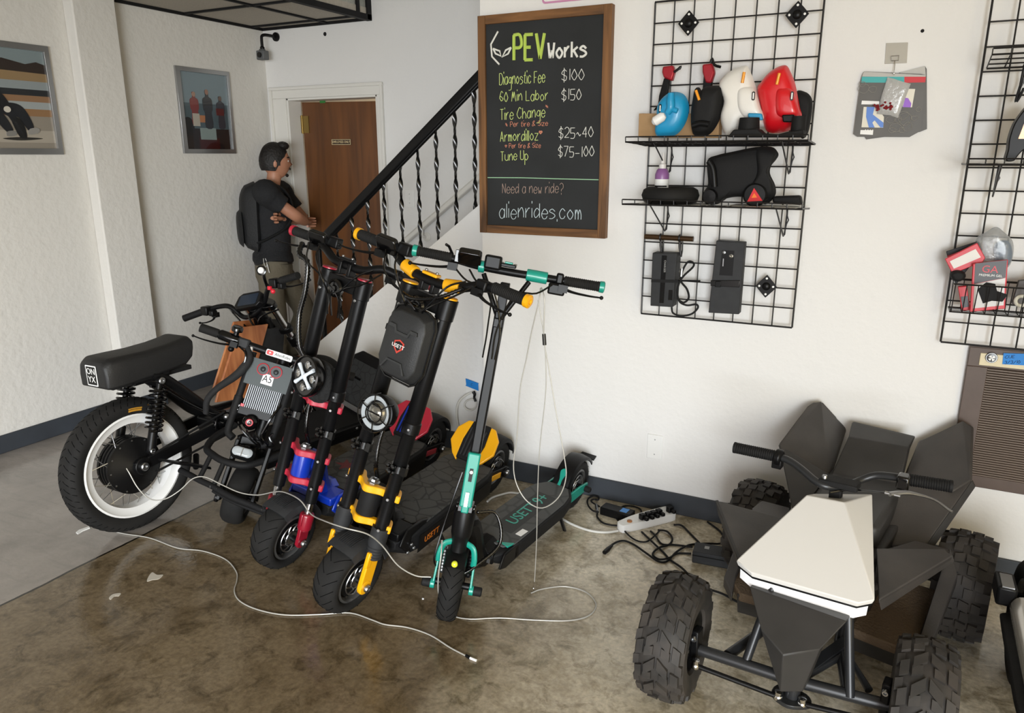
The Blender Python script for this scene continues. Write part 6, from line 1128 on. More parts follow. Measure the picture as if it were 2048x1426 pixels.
# ---------- low electric quad bike ----------
def quad():
    M = axm((0.80000, -1.15000, 0.00000), (0.98769, -0.15643, 0.00000), (0.15643, 0.98769, 0.00000), (-0.00000, 0.00000, 1.00000)); t = thing('electric_quad_bike', 'low angular grey and black electric quad bike with a white wedge hood', 'quad bike', M)
    QD = mat('quad_panel', '#3b3836', .5, spec=.4, noise=(7, '#474340'), bump=(150, .0004)); QK = mat('quad_panel_dark', '#2d2c2b', .5, spec=.4, noise=(8, '#363433')); QW = mat('hood_white', '#d6d4d0', .5); QT = mat('quad_tube', '#2e2f31', .35, .3); KR = mat('knobby_rubber', '#2c2a28', .65, spec=.4, noise=(14, '#403b37'))
    def block(mb, R0, R1, a0, a1, z0, z1, sk=0., crown=.0):
        def P(R_, a, z): return ((R_ - crown * (z / .07) ** 2) * math.cos(a), (R_ - crown * (z / .07) ** 2) * math.sin(a), z)
        q = [(a0, z0), (a1, z0), (a1 + sk, z1), (a0 + sk, z1)]
        mb.add([P(R0, a, z) for a, z in q] + [P(R1, a, z) for a, z in q], [(3, 2, 1, 0), (4, 5, 6, 7), (0, 1, 5, 4), (1, 2, 6, 5), (2, 3, 7, 6), (3, 0, 4, 7)])
    def knob(c, R_, w_, yaw, front):
        X = axm(c, (math.sin(yaw) * 0, 0, 0), (0, 0, 1), (0, 0, 0)); ax = V((math.cos(yaw), math.sin(yaw), 0)); f = V((-ax.y, ax.x, 0)); X = axm(c, f, (0, 0, 1), ax)
        mb = MB(X); q = w_ / 2; r = .085; Rb = R_ - .009
        mb.lathe([(r, -q * .7), (r + .01, -q * .9), (R_ - .06, -q), (R_ - .035, -q * .98), (Rb - .008, -q * .72), (Rb, -q * .3), (Rb, q * .3), (Rb - .008, q * .72), (R_ - .035, q * .98), (R_ - .06, q), (r + .01, q * .9), (r, q * .7)], None, 60, True)
        n = 15; d = 2 * PI / n
        for i in range(n):
            a = i * d
            for sg in (-1, 1):
                if front:
                    block(mb, Rb - .01, R_, a, a + d * .42, sg * .004, sg * .034, d * .36, .004); block(mb, Rb - .016, R_ - .002, a + d * .45, a + d * .98, sg * .042, sg * .062, d * .12, .010); block(mb, Rb - .03, R_ - .012, a + d * .1, a + d * .52, sg * .052, sg * (q * .96), d * .1, .006); block(mb, Rb - .01, R_ - .001, a + d * .60, a + d * .92, sg * .012, sg * .036, d * .1, .004)
                else:
                    block(mb, Rb - .01, R_, a, a + d * .40, sg * .003, sg * .030, d * .1, .003); block(mb, Rb - .014, R_, a + d * .5, a + d * .92, sg * .012, sg * .036, 0, .004); block(mb, Rb - .018, R_ - .002, a + d * .05, a + d * .45, sg * .038, sg * .062, d * .08, .006); block(mb, Rb - .03, R_ - .010, a + d * .52, a + d * .95, sg * .044, sg * (q * .98), 0, .006)
        o = mb.build('front_wheel' if front else 'rear_wheel', KR, t, ang=30)
        h = MB(X); h.lathe([(0, -q * .4), (.05, -q * .5), (.075, -q * .55), (.088, -q * .8), (.088, q * .8), (.075, q * .55), (.05, q * .5), (0, q * .4)], None, 36); h.build('rim', BLK, o)
        k = MB(X)
        for i in range(4): a = i * PI / 2; k.lathe([(.006, -q * .62), (.006, q * .62)], Matrix.Translation((.04 * math.cos(a), .04 * math.sin(a), 0)), 8)
        k.build('wheel_bolts', STL, o); return o
    knob((-.315, -.045, .185), .186, .145, .12, True); knob((.325, .035, .185), .186, .145, .12, True)
    knob((-.345, .78, .18), .182, .165, 0, False); knob((.345, .78, .18), .182, .165, 0, False)
    def slab(name, pts, off, m, bev=.004, parent=None):
        P = [V(p) for p in pts]; n = len(P); o = V(off); mb = MB(); mb.add([tuple(p) for p in P] + [tuple(p + o) for p in P], [tuple(range(n)), tuple(range(n, 2 * n))[::-1]] + [(i, n + i, n + (i + 1) % n, (i + 1) % n) for i in range(n)]); return mb.build(name, m, parent or t, bevel=bev)
    # hood: faceted wedge
    FL, F1, F2, FR, BR, BL, R2, L2 = (-.185, .056, .43), (-.133, .035, .42), (.148, .053, .42), (.182, .076, .43), (.04, .304, .58), (-.065, .29, .58), (.085, .47, .555), (-.07, .40, .54)
    top = [FL, F1, F2, FR, R2, BR, BL, L2]; dn = lambda p, d: (p[0] * .97, p[1] + .004, p[2] - d)
    mb = MB(); mb.add(top + [dn(p, .016) for p in top], [(0, 1, 2, 3, 5, 6), (3, 4, 5), (0, 6, 7), (5, 4, 7, 6)] + [(i, 8 + i, 8 + (i + 1) % 8, (i + 1) % 8) for i in (0, 1, 2, 3, 7)] + [(4, 12, 15, 7), (12, 11, 10, 9, 8, 15)])
    mb.build('hood', QW, t, bevel=.003, ang=12)
    e = MB(); e.add([dn(p, .012) for p in (FL, F1, F2, FR)] + [dn(p, .02) for p in (FL, F1, F2, FR)] + [(p[0] * .93, p[1] + .03, p[2] - .02) for p in (FL, F1, F2, FR)], [(0, 4, 5, 1), (1, 5, 6, 2), (2, 6, 7, 3), (4, 8, 9, 5), (5, 9, 10, 6), (6, 10, 11, 7)]); e.build('hood_seam', BLK, t)
    lb = MB(); A = [(-.172, .062, .408), (-.128, .040, .400), (.140, .057, .400), (.168, .078, .408)]
    lb.add(A + [(p[0] * .99, p[1] - .002, p[2] - .03) for p in A] + [(p[0] * .9, p[1] + .05, p[2]) for p in A] + [(p[0] * .9, p[1] + .05, p[2] - .03) for p in A], [(0, 4, 5, 1), (1, 5, 6, 2), (2, 6, 7, 3), (4, 12, 13, 5), (5, 13, 14, 6), (6, 14, 15, 7), (8, 0, 1, 9), (9, 1, 2, 10), (10, 2, 3, 11), (0, 8, 12, 4), (3, 7, 15, 11), (8, 9, 10, 11, 15, 14, 13, 12)])
    lb.build('light_bar', mat('light_bar_white', '#f4f4f6', .3, coat=.3), t)
    u = MB(); u.box((0, .16, .36), (.26, .14, .05)); u.box((0, .3, .40), (.16, .2, .16)); u.beam((0, .05, .2), (0, .27, .50), .04, .04); u.beam((0, .38, .42), (0, .37, .595), .035, .03); u.build('under_hood', BLKM, t, bevel=.004)
    # pointed nose shield
    TL, TR, L, R_, Mm, B1, B2 = (-0.129, 0.018, 0.385), (0.133, 0.005, 0.385), (-0.061, -0.078, 0.33), (0.088, -0.053, 0.315), (0.013, -0.118, 0.305), (0.013, -0.108, 0.185), (0.061, -0.073, 0.185)
    mb = MB(); bk = lambda p, d=.05: (p[0], p[1] + d, p[2] - .01); P = [TL, TR, R_, Mm, L, B1, B2]
    mb.add(P + [bk(TL), bk(TR), bk(R_), (0.02, Mm[1] + .10, .25), bk(L), bk(B1), bk(B2)], [(0, 4, 3, 2, 1), (4, 5, 3), (3, 5, 6), (3, 6, 2), (0, 7, 11, 4), (4, 11, 12, 5), (5, 12, 13, 6), (6, 13, 9, 2), (2, 9, 8, 1), (0, 1, 8, 7), (7, 8, 9, 13, 12, 11)])
    mb.build('nose_shield', QK, t, bevel=.003, ang=12)
    # front frame
    def tb(name, pts, r, m=QT, k=0): q = MB(); q.tube(pts, r, 14, k=k); return q.build(name, m, t, ang=50)
    tb('front_axle', [(-.25, -.05, .172), (.02, -.024, .172), (.28, .03, .172)], .0165); tb('frame_tube', [(-.106, -.028, .175), (-.071, .064, .41)], .0125); tb('frame_tube', [(.166, -.004, .175), (.118, .081, .41)], .0125)
    tb('frame_tube', [(.16, .0, .17), (.09, .20, .19), (.07, .40, .24)], .015); tb('frame_tube', [(-.16, -.02, .17), (-.09, .20, .19), (-.07, .40, .24)], .015); tb('frame_tube', [(.04, .0, .17), (.12, .16, .19), (.2, .06, .17)], .011)
    bx_ = MB(); bx_.beam((.03, -.01, .172), (.11, .20, .20), .03, .022); bx_.build('frame_plate', QT, t)
    for sg, y in ((-1, -.05), (1, .03)):
        q = MB(); q.box((sg * .245, y, .19), (.022, .04, .10)); q.cyl((sg * .235, y, .18), (sg * .30, y, .185), .016); o = q.build('steering_knuckle', BLK, t, bevel=.004)
        k = MB(); k.bolt((sg * .245, y - .022, .22), (0, -1, 0), .009, .01); k.build('knuckle_bolt', STL, o)
    for a, b in (((-.225, -.10, .155), (.0, -.065, .135)), ((.06, -.055, .135), (.29, -.02, .155))):
        q = MB(); q.cyl(a, b, .007); o = q.build('tie_rod', BLK, t)
        for e_ in (a, b): k = MB(); k.sph(e_, .013, 12); k.lathe([(.011, 0), (.011, .012), (.006, .014), (0, .014)], along(V(e_) + V((0, 0, .006)), (0, 0, 1)), 10); k.build('ball_joint', CHR, o)
    q = MB(); q.prism(blob([(-.02, -.06), (.03, -.085), (.08, -.05), (.06, -.01), (-.01, -.01)], 24), .125, .137); q.cyl((.03, -.04, .125), (.03, -.04, .19), .02); q.build('steering_plate', QT, t, bevel=.002)
    # front side wings
    slab('front_wing', [(-0.36, 0.34, 0.46), (-0.195, 0.102, 0.41), (-0.159, 0.264, 0.42), (-0.143, 0.415, 0.425)], (.0, .012, -.025), QD)
    slab('front_wing', [(0.126, 0.392, 0.42), (0.184, 0.135, 0.4), (0.316, 0.504, 0.405), (0.291, 0.53, 0.41)], (.0, .012, -.02), QD)
    slab('wing_edge', [(0.183, 0.144, 0.395), (0.193, 0.134, 0.37), (0.322, 0.526, 0.375), (0.315, 0.514, 0.4)], (0, .012, 0), QD, .002)
    slab('wing_edge', [(-0.36, 0.34, 0.46), (-0.339, 0.319, 0.42), (-0.188, 0.1, 0.385), (-0.195, 0.102, 0.41)], (.008, .008, 0), QK, .002)
    # running boards
    for sg in (1, -1):
        Pq = [(.10, .30, .185), (.24, .30, .175), (.30, .36, .19), (.30, .62, .22), (.12, .62, .22)]
        o = slab('running_board', [(sg * a, b, c) for a, b, c in Pq], (0, 0, -.03), mat('board_tread', '#63523f', .65, bump=(120, .004)))
        slab('side_rail', [(sg * a, b, c) for a, b, c in [(.262, .29, .17), (.31, .34, .19), (.335, .60, .30), (.30, .66, .36), (.29, .60, .30), (.275, .36, .20)]], (0, .0, -.035), QD)
        slab('front_kick', [(sg * a, b, c) for a, b, c in [(.10, .30, .18), (.25, .30, .17), (.25, .32, .09), (.10, .32, .10)]], (0, .03, 0), QK)
        slab('lower_panel', [(sg * a, b, c) for a, b, c in [(.13, .42, .40), (.15, .26, .37), (.29, .52, .38), (.30, .66, .35), (.2, .66, .35)]], (0, .0, -.025), QD)
    # seat pod
    sT = [(-0.108, 1.073, 0.57), (0.116, 1.039, 0.57), (0.108, 0.974, 0.55), (0.109, 0.878, 0.44), (-0.11, 0.826, 0.44), (-0.093, 0.964, 0.55)]
    mb = MB(); n = 6; bkp = [(p[0], p[1] + .05, p[2] - .02) for p in sT]; bkp[0] = (sT[0][0], sT[0][1] + .02, .57); bkp[1] = (sT[1][0], sT[1][1] + .02, .57); mb.add(sT + bkp, [(0, 5, 2, 1), (5, 4, 3, 2), (6, 7, 8, 11), (8, 9, 10, 11)] + [(i, (i + 1) % 6, 6 + (i + 1) % 6, 6 + i) for i in range(6)]); mb.build('seat_back', QK, t, bevel=.008, seg=3, ang=20)
    q = MB(); q.prism([(-.115, .48), (.115, .48), (.125, .90), (-.125, .90)], .36, .445); q.build('seat_base', QK, t, bevel=.02, seg=3)
    bo = MB(); bo.prism([(-.13, .40), (.13, .40), (.16, .98), (-.16, .98)], .17, .37); bo.build('body_tub', QK, t, bevel=.01)
    slab('rear_fin', [(-0.263, 1.022, 0.62), (-0.257, 1.069, 0.625), (-0.23, 1.073, 0.625), (-0.138, 1.142, 0.52), (-0.115, 0.85, 0.43), (-0.218, 0.694, 0.44), (-0.303, 0.811, 0.52)], (.0, .03, -.012), QD, .008)
    slab('rear_fin', [(0.12, 1.125, 0.53), (0.25, 1.123, 0.63), (0.284, 1.142, 0.62), (0.317, 0.908, 0.5), (0.271, 0.842, 0.47), (0.109, 0.878, 0.44)], (.0, .03, -.012), QD, .008)
    slab('pod_side', [(0.109, 0.878, 0.44), (0.317, 0.908, 0.5), (0.231, 0.682, 0.33), (0.116, 0.599, 0.33), (0.072, 0.756, 0.42)], (.0, .03, -.02), QD, .005)
    slab('pod_side', [(-0.11, 0.826, 0.44), (-0.135, 0.656, 0.4), (-0.143, 0.518, 0.36), (-0.229, 0.685, 0.44), (-0.303, 0.811, 0.52)], (.0, .03, -.02), QK, .005)
    slab('pod_edge', [(0.317, 0.908, 0.5), (0.329, 0.906, 0.48), (0.247, 0.697, 0.31), (0.231, 0.682, 0.33)], (.0, .04, -.01), QK, .002)
    tb('rear_axle', [(-.29, .78, .18), (.29, .78, .18)], .018)
    # handlebar
    HP = [(-0.326, 0.384, 0.64), (-0.259, 0.39, 0.64), (-0.195, 0.39, 0.64), (-0.15, 0.386, 0.637), (-0.102, 0.364, 0.625), (-0.054, 0.343, 0.607), (-0.02, 0.343, 0.6), (0.022, 0.377, 0.6), (0.05, 0.424, 0.607), (0.089, 0.443, 0.628), (0.136, 0.441, 0.638), (0.177, 0.439, 0.64), (0.234, 0.45, 0.64), (0.29, 0.461, 0.64)]
    MB().tube(HP, .0115, 12, k=4).build('handlebar', QT, t, ang=60)
    grip(t, Matrix(), V(HP[2]), V(HP[0]), .0185, None, ribs=True, gm=BLKM); grip(t, Matrix(), V(HP[11]), V(HP[13]), .0185, None, ribs=True, gm=BLKM)
    q = MB(); q.lathe([(.0185, 0), (.026, .003), (.026, .02), (.0185, .024)], along(V(HP[2]), V(HP[3]) - V(HP[2])), 20); q.box(V(HP[2]) + V((.01, .0, -.022)), (.03, .03, .03)); q.build('throttle_housing', BLK, t, bevel=.003)
    q = MB(); q.box(V(HP[11]) + V((-.008, -.012, -.004)), (.035, .045, .042)); q.build('brake_housing', BLKG, t, bevel=.006); k = MB(); a = (0.137, 0.327, 0.63); k.cyl(a, V(a) + V((.04, 0, 0)), .005); k.build('cable_adjuster', STL, t)
    q = MB(); q.tube([(0.149, 0.323, 0.63), (0.186, 0.362, 0.63), (0.22, 0.38, 0.625), (0.259, 0.376, 0.622), (0.294, 0.35, 0.615), (0.307, 0.344, 0.612)], [.010, .011, .008, .006, .0055, .006], 10, k=3, flat=.6); q.build('brake_lever', STL, t)
    q = MB(); c = V(HP[6]) + V((.028, .02, .012)); q.box(c, (.11, .055, .02)); q.build('bar_pad', BLKM, t, bevel=.004); k = MB(); k.bolt(c + V((-.04, -.015, .01)), (0, 0, 1), .008, .01); k.build('pad_bolt', STL, t)
    MB().tube([(-0.008, 0.326, 0.59), (0.04, 0.356, 0.6), (0.14, 0.329, 0.63)], .003, 6, k=4).build('brake_cable', BLKG, t)
    return t
quad()

# ---------- person in the corner ----------
def skin(verts, edges, rads, sub=2):
    me = bpy.data.meshes.new('k'); me.from_pydata([tuple(v) for v in verts], edges, []); o = bpy.data.objects.new('k', me); COL.objects.link(o)
    o.modifiers.new('s', 'SKIN').use_smooth_shade = True
    for i, v in enumerate(me.skin_vertices[0].data):
        r = rads[i]; v.radius = r if isinstance(r, tuple) else (r, r); v.use_root = (i == 0)
    s = o.modifiers.new('d', 'SUBSURF'); s.levels = sub; s.render_levels = sub
    dg = bpy.context.evaluated_depsgraph_get(); ev = o.evaluated_get(dg); m2 = bpy.data.meshes.new_from_object(ev)
    V_ = [v.co.copy() for v in m2.vertices]; F_ = [tuple(p.vertices) for p in m2.polygons]; bpy.data.objects.remove(o); return V_, F_
def person():
    PM = axm((-3.0, .93, 0), (.6393, .7690, 0), (-.7690, .6393, 0), (0, 0, 1))
    t = thing('person', '', 'person', PM)
    t['label'] = 'dark-haired man in black T-shirt and backpack leaning in the corner, arms crossed'
    SKIN = mat('skin', '#b98468', .5, noise=(8, '#b07a60')); SHIRT = mat('black_shirt', '#17181b', .85, bump=(35, .006)); TRS = mat('olive_trousers', '#6b6454', .85, bump=(18, .012)); HAIR = mat('dark_hair', '#120d0b', .6, bump=(70, .006))
    hip, chest, nk = V((-0.037, 0, 0.774)), V((-0.032, 0, 1.181)), V((-0.001, 0, 1.363))
    hd = V((0.03, 0, 1.532)); R = lambda x, y, o: V((0, 0, 0))
    shR, elR, haR = V((-0.069, -0.18, 1.317)), V((0.119, -0.19, 1.165)), V((0.208, -0.02, 1.105)); shL, elL, haL = V((0.065, 0.17, 1.3)), V((0.221, 0.12, 1.112)), V((0.015, -0.16, 1.149))
    hR, kR, aR = V((-0.089, -0.09, 0.761)), V((-0.058, -0.1, 0.428)), V((-0.078, -0.09, 0.035)); hL, kL, aL = V((0.017, 0.08, 0.731)), V((0.177, 0.06, 0.445)), V((0.024, 0.05, 0.115))
    # one continuous body
    Vs = [hip, hip.lerp(chest, .5), chest, nk - V((.005, 0, .02)), nk + V((.015, 0, .05)), shR, shR.lerp(elR, .5), elR, elR.lerp(haR, .55), haR, shL, shL.lerp(elL, .5), elL, elL.lerp(haL, .55), haL, hR, kR, aR, aR + V((.12, 0, -.03)), hL, kL, aL, aL + V((.10, 0, -.06)), hd - V((0, 0, .03))]
    E = [(0, 1), (1, 2), (2, 3), (3, 4), (2, 5), (5, 6), (6, 7), (7, 8), (8, 9), (2, 10), (10, 11), (11, 12), (12, 13), (13, 14), (0, 15), (15, 16), (16, 17), (17, 18), (0, 19), (19, 20), (20, 21), (21, 22), (4, 23)]
    rd = [(.07, .085), (.09, .10), (.09, .11), .055, .05, .045, .045, .044, .040, .030, .06, .048, .042, .037, .028, .058, .045, .04, .035, .058, .045, .04, .035, .06]
    sv, sf = skin(Vs, E, rd); mb = MB(); mb.add(sv, sf)
    # head: skull, brow, nose, lips, chin, ear
    n, m = 28, 20; vs = []; fs = []
    for i in range(m + 1):
        ph = -PI / 2 + PI * i / m
        for j in range(n):
            th = 2 * PI * j / n; x, y, z = math.cos(ph) * math.cos(th), math.cos(ph) * math.sin(th), math.sin(ph); X, Y, Z = .098 * x, .076 * y, .118 * z
            if Z < -.02: k = min(1, (-.02 - Z) / .09); Y *= 1 - .28 * k; X = X * (1 - .10 * k) + .014 * k
            fr = max(0, x) ** 3 * max(0, 1 - (y / .5) ** 2)
            X += fr * (.024 * math.exp(-((Z + .018) / .017) ** 2) * max(0, 1 - (Y / .022) ** 2) + .007 * math.exp(-((Z - .022) / .012) ** 2) - .006 * math.exp(-((Z - .004) / .010) ** 2) * (abs(Y) > .012) + .008 * math.exp(-((Z + .056) / .007) ** 2) + .007 * math.exp(-((Z + .068) / .006) ** 2) + .010 * math.exp(-((Z + .096) / .014) ** 2))
            vs.append((X, Y, Z))
    for i in range(m):
        for j in range(n): fs.append((i * n + j, i * n + (j + 1) % n, (i + 1) * n + (j + 1) % n, (i + 1) * n + j))
    HM = Matrix.Translation(hd) @ Matrix.Rotation(.05, 4, 'Y') @ Matrix.Diagonal((.98, 1, 1, 1)); mb.add(vs, fs, HM)
    for sg in (-1, 1): mb.sph((-.008, sg * .075, -.012), (.018, .009, .032), 12, HM)
    # hands: palm, four fingers and a thumb each
    def hand(c, d, side, curl):
        d = V(d).normalized(); u = V(side).normalized(); w_ = d.cross(u); q = c
        mb.tube([q - d * .03, q, q + d * .045, q + d * .075], [.024, .032, .036, .03], 12, flat=.5)
        for i in range(4):
            b = q + d * (.07 - .004 * abs(i - 1.5)) + u * (.028 - .0185 * i); L_ = (.062, .072, .068, .052)[i]
            mb.tube([b - d * .02, b, b + d * L_ * .4 + w_ * curl * .012, b + d * L_ * .72 + w_ * curl * .030, b + d * L_ * .9 + w_ * curl * .048], [.009, .009, .0088, .008, .006], 8, k=3)
        mb.tube([q + u * .025, q + u * .045 + d * .03, q + u * .05 + d * .06], [.012, .0105, .008], 8, k=3)
    hand(haL, haL - elL, (0, 0, 1), -1); hand(haR, haR - elR + V((0, .1, .04)), (0, 0, 1), 1)
    mb.build('body', SKIN, t, ang=70)
    # face details
    b = MB()
    for sg in (-1, 1): b.sph((.083, sg * .030, .004), (.010, .012, .009), 10, HM)
    b.build('eye', mat('eye_white', '#cfc7be', .3), t); b = MB()
    for sg in (-1, 1): b.tube([HM @ V((.094, sg * .012, .024)), HM @ V((.092, sg * .03, .030)), HM @ V((.078, sg * .046, .026))], .0045, 6)
    b.build('eyebrow', HAIR, t); b = MB(); b.pillow(blob([(-.03, 0), (0, .008), (.03, 0), (.026, -.012), (0, -.008), (-.026, -.012)], 24), 0, .004, HM @ axm((.100, 0, -.046), (0, 1, 0), (0, 0, 1), (1, 0, 0)), 3, .3); b.sph((.080, 0, -.094), (.012, .022, .012), 12, HM); b.build('beard', HAIR, t)
    h = MB(); vs = []; fs = []
    for i in range(13):
        ph = -.55 + (PI / 2 + .55) * i / 12
        for j in range(28):
            th = 2 * PI * j / 28; lo = max(0, math.cos(th)) ** .7; p = max(ph, -.55 + lo * 1.12); jit = .006 * math.sin(7 * th + 5 * p) + .005 * math.sin(13 * th); rr = 1.06 + jit * 4
            vs.append((.098 * rr * math.cos(p) * math.cos(th) - .006, .078 * rr * math.cos(p) * math.sin(th), .121 * (1.06 + jit) * math.sin(p)))
    for i in range(12):
        for j in range(28): fs.append((i * 28 + j, i * 28 + (j + 1) % 28, (i + 1) * 28 + (j + 1) % 28, (i + 1) * 28 + j))
    h.add(vs, fs, HM); h.sph((.055, 0, .105), (.045, .055, .03), 14, HM)
    for sg in (-1, 1): h.box((.015, sg * .073, -.005), (.022, .008, .05), HM)
    h.build('hair', HAIR, t, ang=60)
    # T-shirt
    up = nk - V((0, 0, .035)); rings = []
    for p, fx, ly in ((hip + V((0, 0, .075)), .140, .172), (hip + V((0, 0, .11)), .136, .166), (hip.lerp(chest, .3), .124, .152), (hip.lerp(chest, .6), .128, .160), (chest + V((0, 0, -.02)), .140, .176), (chest.lerp(up, .45), .128, .182), (chest.lerp(up, .8), .098, .168), (up, .072, .095), (up + V((.004, 0, .018)), .062, .070)):
        rings.append([(p.x + fx * math.copysign(abs(math.cos(a)) ** .8, math.cos(a)) , p.y + ly * math.copysign(abs(math.sin(a)) ** .8, math.sin(a)), p.z + .012 * math.sin(3 * a) * (p.z < chest.z)) for a in [2 * PI * i / 28 for i in range(28)]])
    s_ = MB(); s_.loft(rings)
    for sh, el, f in ((shR, elR, .56), (shL, elL, .6)): s_.tube([chest.lerp(up, .55) + V((0, sh.y * .35, .02)), sh + V((0, 0, .012)), sh.lerp(el, .25), sh.lerp(el, f)], [.10, .088, .076, .068], 16, k=5)
    s_.build('t_shirt', SHIRT, t, ang=70)
    lg = MB(); c = chest + V((.135, -.06, .03)); lg.pillow(circ(0, 0, .016, 14), 0, .004, axm(c, (0, 1, 0), (0, 0, 1), (1, 0, .1)), 2, .4); lg.build('shirt_print', mat('print_tan', '#b8a58c', .7), t)
    # trousers, belt, shoes
    Vs = [hip + V((0, 0, -.01)), hip + V((0, 0, .05)), hR, hR.lerp(kR, .5), kR, kR.lerp(aR, .5), aR, hL, hL.lerp(kL, .5), kL, kL.lerp(aL, .5), aL]
    sv, sf = skin(Vs, [(0, 1), (0, 2), (2, 3), (3, 4), (4, 5), (5, 6), (0, 7), (7, 8), (8, 9), (9, 10), (10, 11)], [(.135, .15), (.13, .15), .105, .096, .085, .078, .075, .105, .096, .088, .08, .074]); q = MB().add(sv, sf); q.loft([[(p.x + fx * math.cos(2 * PI * i / 28), p.y + ly * math.sin(2 * PI * i / 28), p.z) for i in range(28)] for p, fx, ly in ((hip + V((0, 0, -.09)), .115, .155), (hip + V((0, 0, -.04)), .130, .166), (hip + V((0, 0, .03)), .130, .162), (hip + V((0, 0, .10)), .122, .152))]); q.build('trousers', TRS, t, ang=70)
    bt = MB(); bt.lathe([(.128, -.016), (.131, 0), (.128, .016), (.122, .016), (.122, -.016)], Matrix.Translation(hip + V((-.0, 0, .062))) @ Matrix.Diagonal((1.02, 1.16, 1, 1)), 32, True); bt.build('belt', mat('belt_black', '#161514', .5), t)
    k = MB(); a = V((-0.116, -0.155, 0.88)); k.tube([a, a + V((.0, -.005, -.03)), a + V((.01, -.01, -.06)), a + V((.02, -.005, -.03)), a + V((.012, 0, 0))], .003, 6, k=4); k.tube([a + V((.02, -.01, -.04)), a + V((.03, -.015, -.10))], .005, 6); k.build('key_clip', STL, t)
    pk = MB(); pk.tube([V((-0.063, -0.14, 0.854)), V((-0.036, -0.15, 0.829)), V((-0.003, -0.14, 0.851))], .0035, 6, k=3); pk.build('pocket_seam', mat('seam_dark', '#3d382f', .8), t)
    for a, dn in ((aR, 0), (aL, .0)):
        s_ = MB(); z = a.z - .06; s_.loft([[(a.x - .085 + x_ * .30, a.y + y_ * w_, z - .035 + zz * h_) for y_, zz in ((-1, 0), (1, 0), (1, .6), (.6, 1), (-.6, 1), (-1, .6))] for x_, w_, h_ in ((0, .032, .08), (.12, .042, .11), (.4, .046, .10), (.7, .05, .065), (.93, .042, .045), (1, .02, .03))]); s_.build('shoe', BLKM, t, bevel=.008)
    # backpack and straps
    BK = mat('backpack_black', '#121315', .7, bump=(90, .003)); a = chest + V((-.165, -.02, -.035))
    b = MB(); b.pillow(blob([(-.13, .20), (-.07, .245), (.07, .245), (.13, .20), (.15, .0), (.145, -.17), (.10, -.225), (-.10, -.225), (-.145, -.17), (-.15, 0)], 50), 0, .10, axm(a + V((.06, 0, 0)), (0, 1, 0), (.04, 0, 1), (-1, 0, .04)), 6, .3, .03); o = b.build('backpack', BK, t, ang=60)
    b = MB(); b.pillow(blob([(-.10, .06), (.10, .06), (.11, -.15), (-.11, -.15)], 30), 0, .03, axm(a + V((-.035, 0, -.02)), (0, 1, 0), (0, 0, 1), (-1, 0, 0)), 4, .3); b.build('backpack_pocket', BK, o)
    for sg in (-1, 1):
        b = MB(); b.tube([a + V((.05, sg * .09, .20)), chest + V((-.04, sg * .11, .20)), chest + V((.08, sg * .115, .17)), chest + V((.14, sg * .12, .05)), chest + V((.10, sg * .155, -.08)), chest + V((-.03, sg * .165, -.16)), a + V((.05, sg * .13, -.16))], .022, 8, k=5, flat=.45); b.build('backpack_strap', BK, o, ang=60)
person()

# ---------- things on the floor, cables ----------
WC = mat('white_cable', '#d4d3cd', .5)

def floor_pts(P, z=.006): return [(x, y, z) for x, y in P]
ps = thing('power_strip', 'white power strip with black plugs lying on the floor by the baseboard', 'power strip')
a, b = V([(0.015, -0.277), (0.179, -0.048)][0] + (0,)), V([(0.015, -0.277), (0.179, -0.048)][1] + (0,)); d = (b - a).normalized(); n_ = V((-d.y, d.x, 0)); L_ = (b - a).length
PX = axm(a, d, n_, (0, 0, 1))
MB(PX).prism(blob([(0, -.018), (.02, -.028), (L_ * .5, -.036), (L_ - .015, -.036), (L_, -.02), (L_, .03), (L_ - .015, .042), (L_ * .4, .040), (.03, .026), (0, .015)], 50), 0, .036, None).build('strip_body', WHT, ps, bevel=.006)
k = MB(PX); k.lathe([(.011, .036), (.011, .040), (.006, .041), (0, .0405)], Matrix.Translation((.05, -.005, 0)), 18); k.build('strip_switch', mat('switch_amber', '#a8682a', .4), ps)
s_ = MB(PX)
for f in (.60, .72, .83):
    for dx in (-.004, .004): s_.box((L_ * f + dx, .018, .0365), (.0016, .008, .001))
s_.build('socket_slots', BLK, ps)
for lab, x, y in (('black plug nearest the switch of the white power strip', .40, -.012), ('second black plug along the white power strip', .51, -.012), ('third black plug along the white power strip, in a close row', .61, -.012), ('small black plug just before the free socket of the power strip', .72, -.010), ('black plug at the far right end of the white power strip', .93, -.012)):
    q = MB(PX); q.box((L_ * x, y, .048), (.026, .024, .026)); q.box((L_ * x + .004, y - .022, .046), (.016, .022, .016)); tag(q.build('power_plug', BLK, bevel=.004), lab, 'plug', 'plugs in the power strip')
tag(MB().tube(floor_pts([(0.014, -0.288), (-0.022, -0.321), (-0.067, -0.338), (-0.118, -0.339), (-0.182, -0.323), (-0.242, -0.297), (-0.299, -0.266)]), .0055, 8, k=5).build('white_cable', WC, ang=60), 'white power cord running left from the power strip under the teal scooter', 'cord')
tag(MB().tube([(-0.623, -0.295, 0.006), (-0.622, -0.247, 0.006), (-0.599, -0.199, 0.006), (-0.569, -0.159, 0.006), (-0.512, -0.149, 0.006)], .005, 8, k=4).build('white_cable', WC, ang=60), 'short piece of white cord on the floor behind the teal scooter stem', 'cord')
t = thing('battery_charger', 'black charger with a blue label lying against the baseboard behind the power strip', 'charger')
ca, cb_ = V([(-0.114, -0.172), (0.012, -0.186)][0] + (0,)), V([(-0.114, -0.172), (0.012, -0.186)][1] + (0,)); d = (cb_ - ca).normalized(); CXm = axm(ca, d, (-d.y, d.x, 0), (0, 0, 1)); LL = (cb_ - ca).length
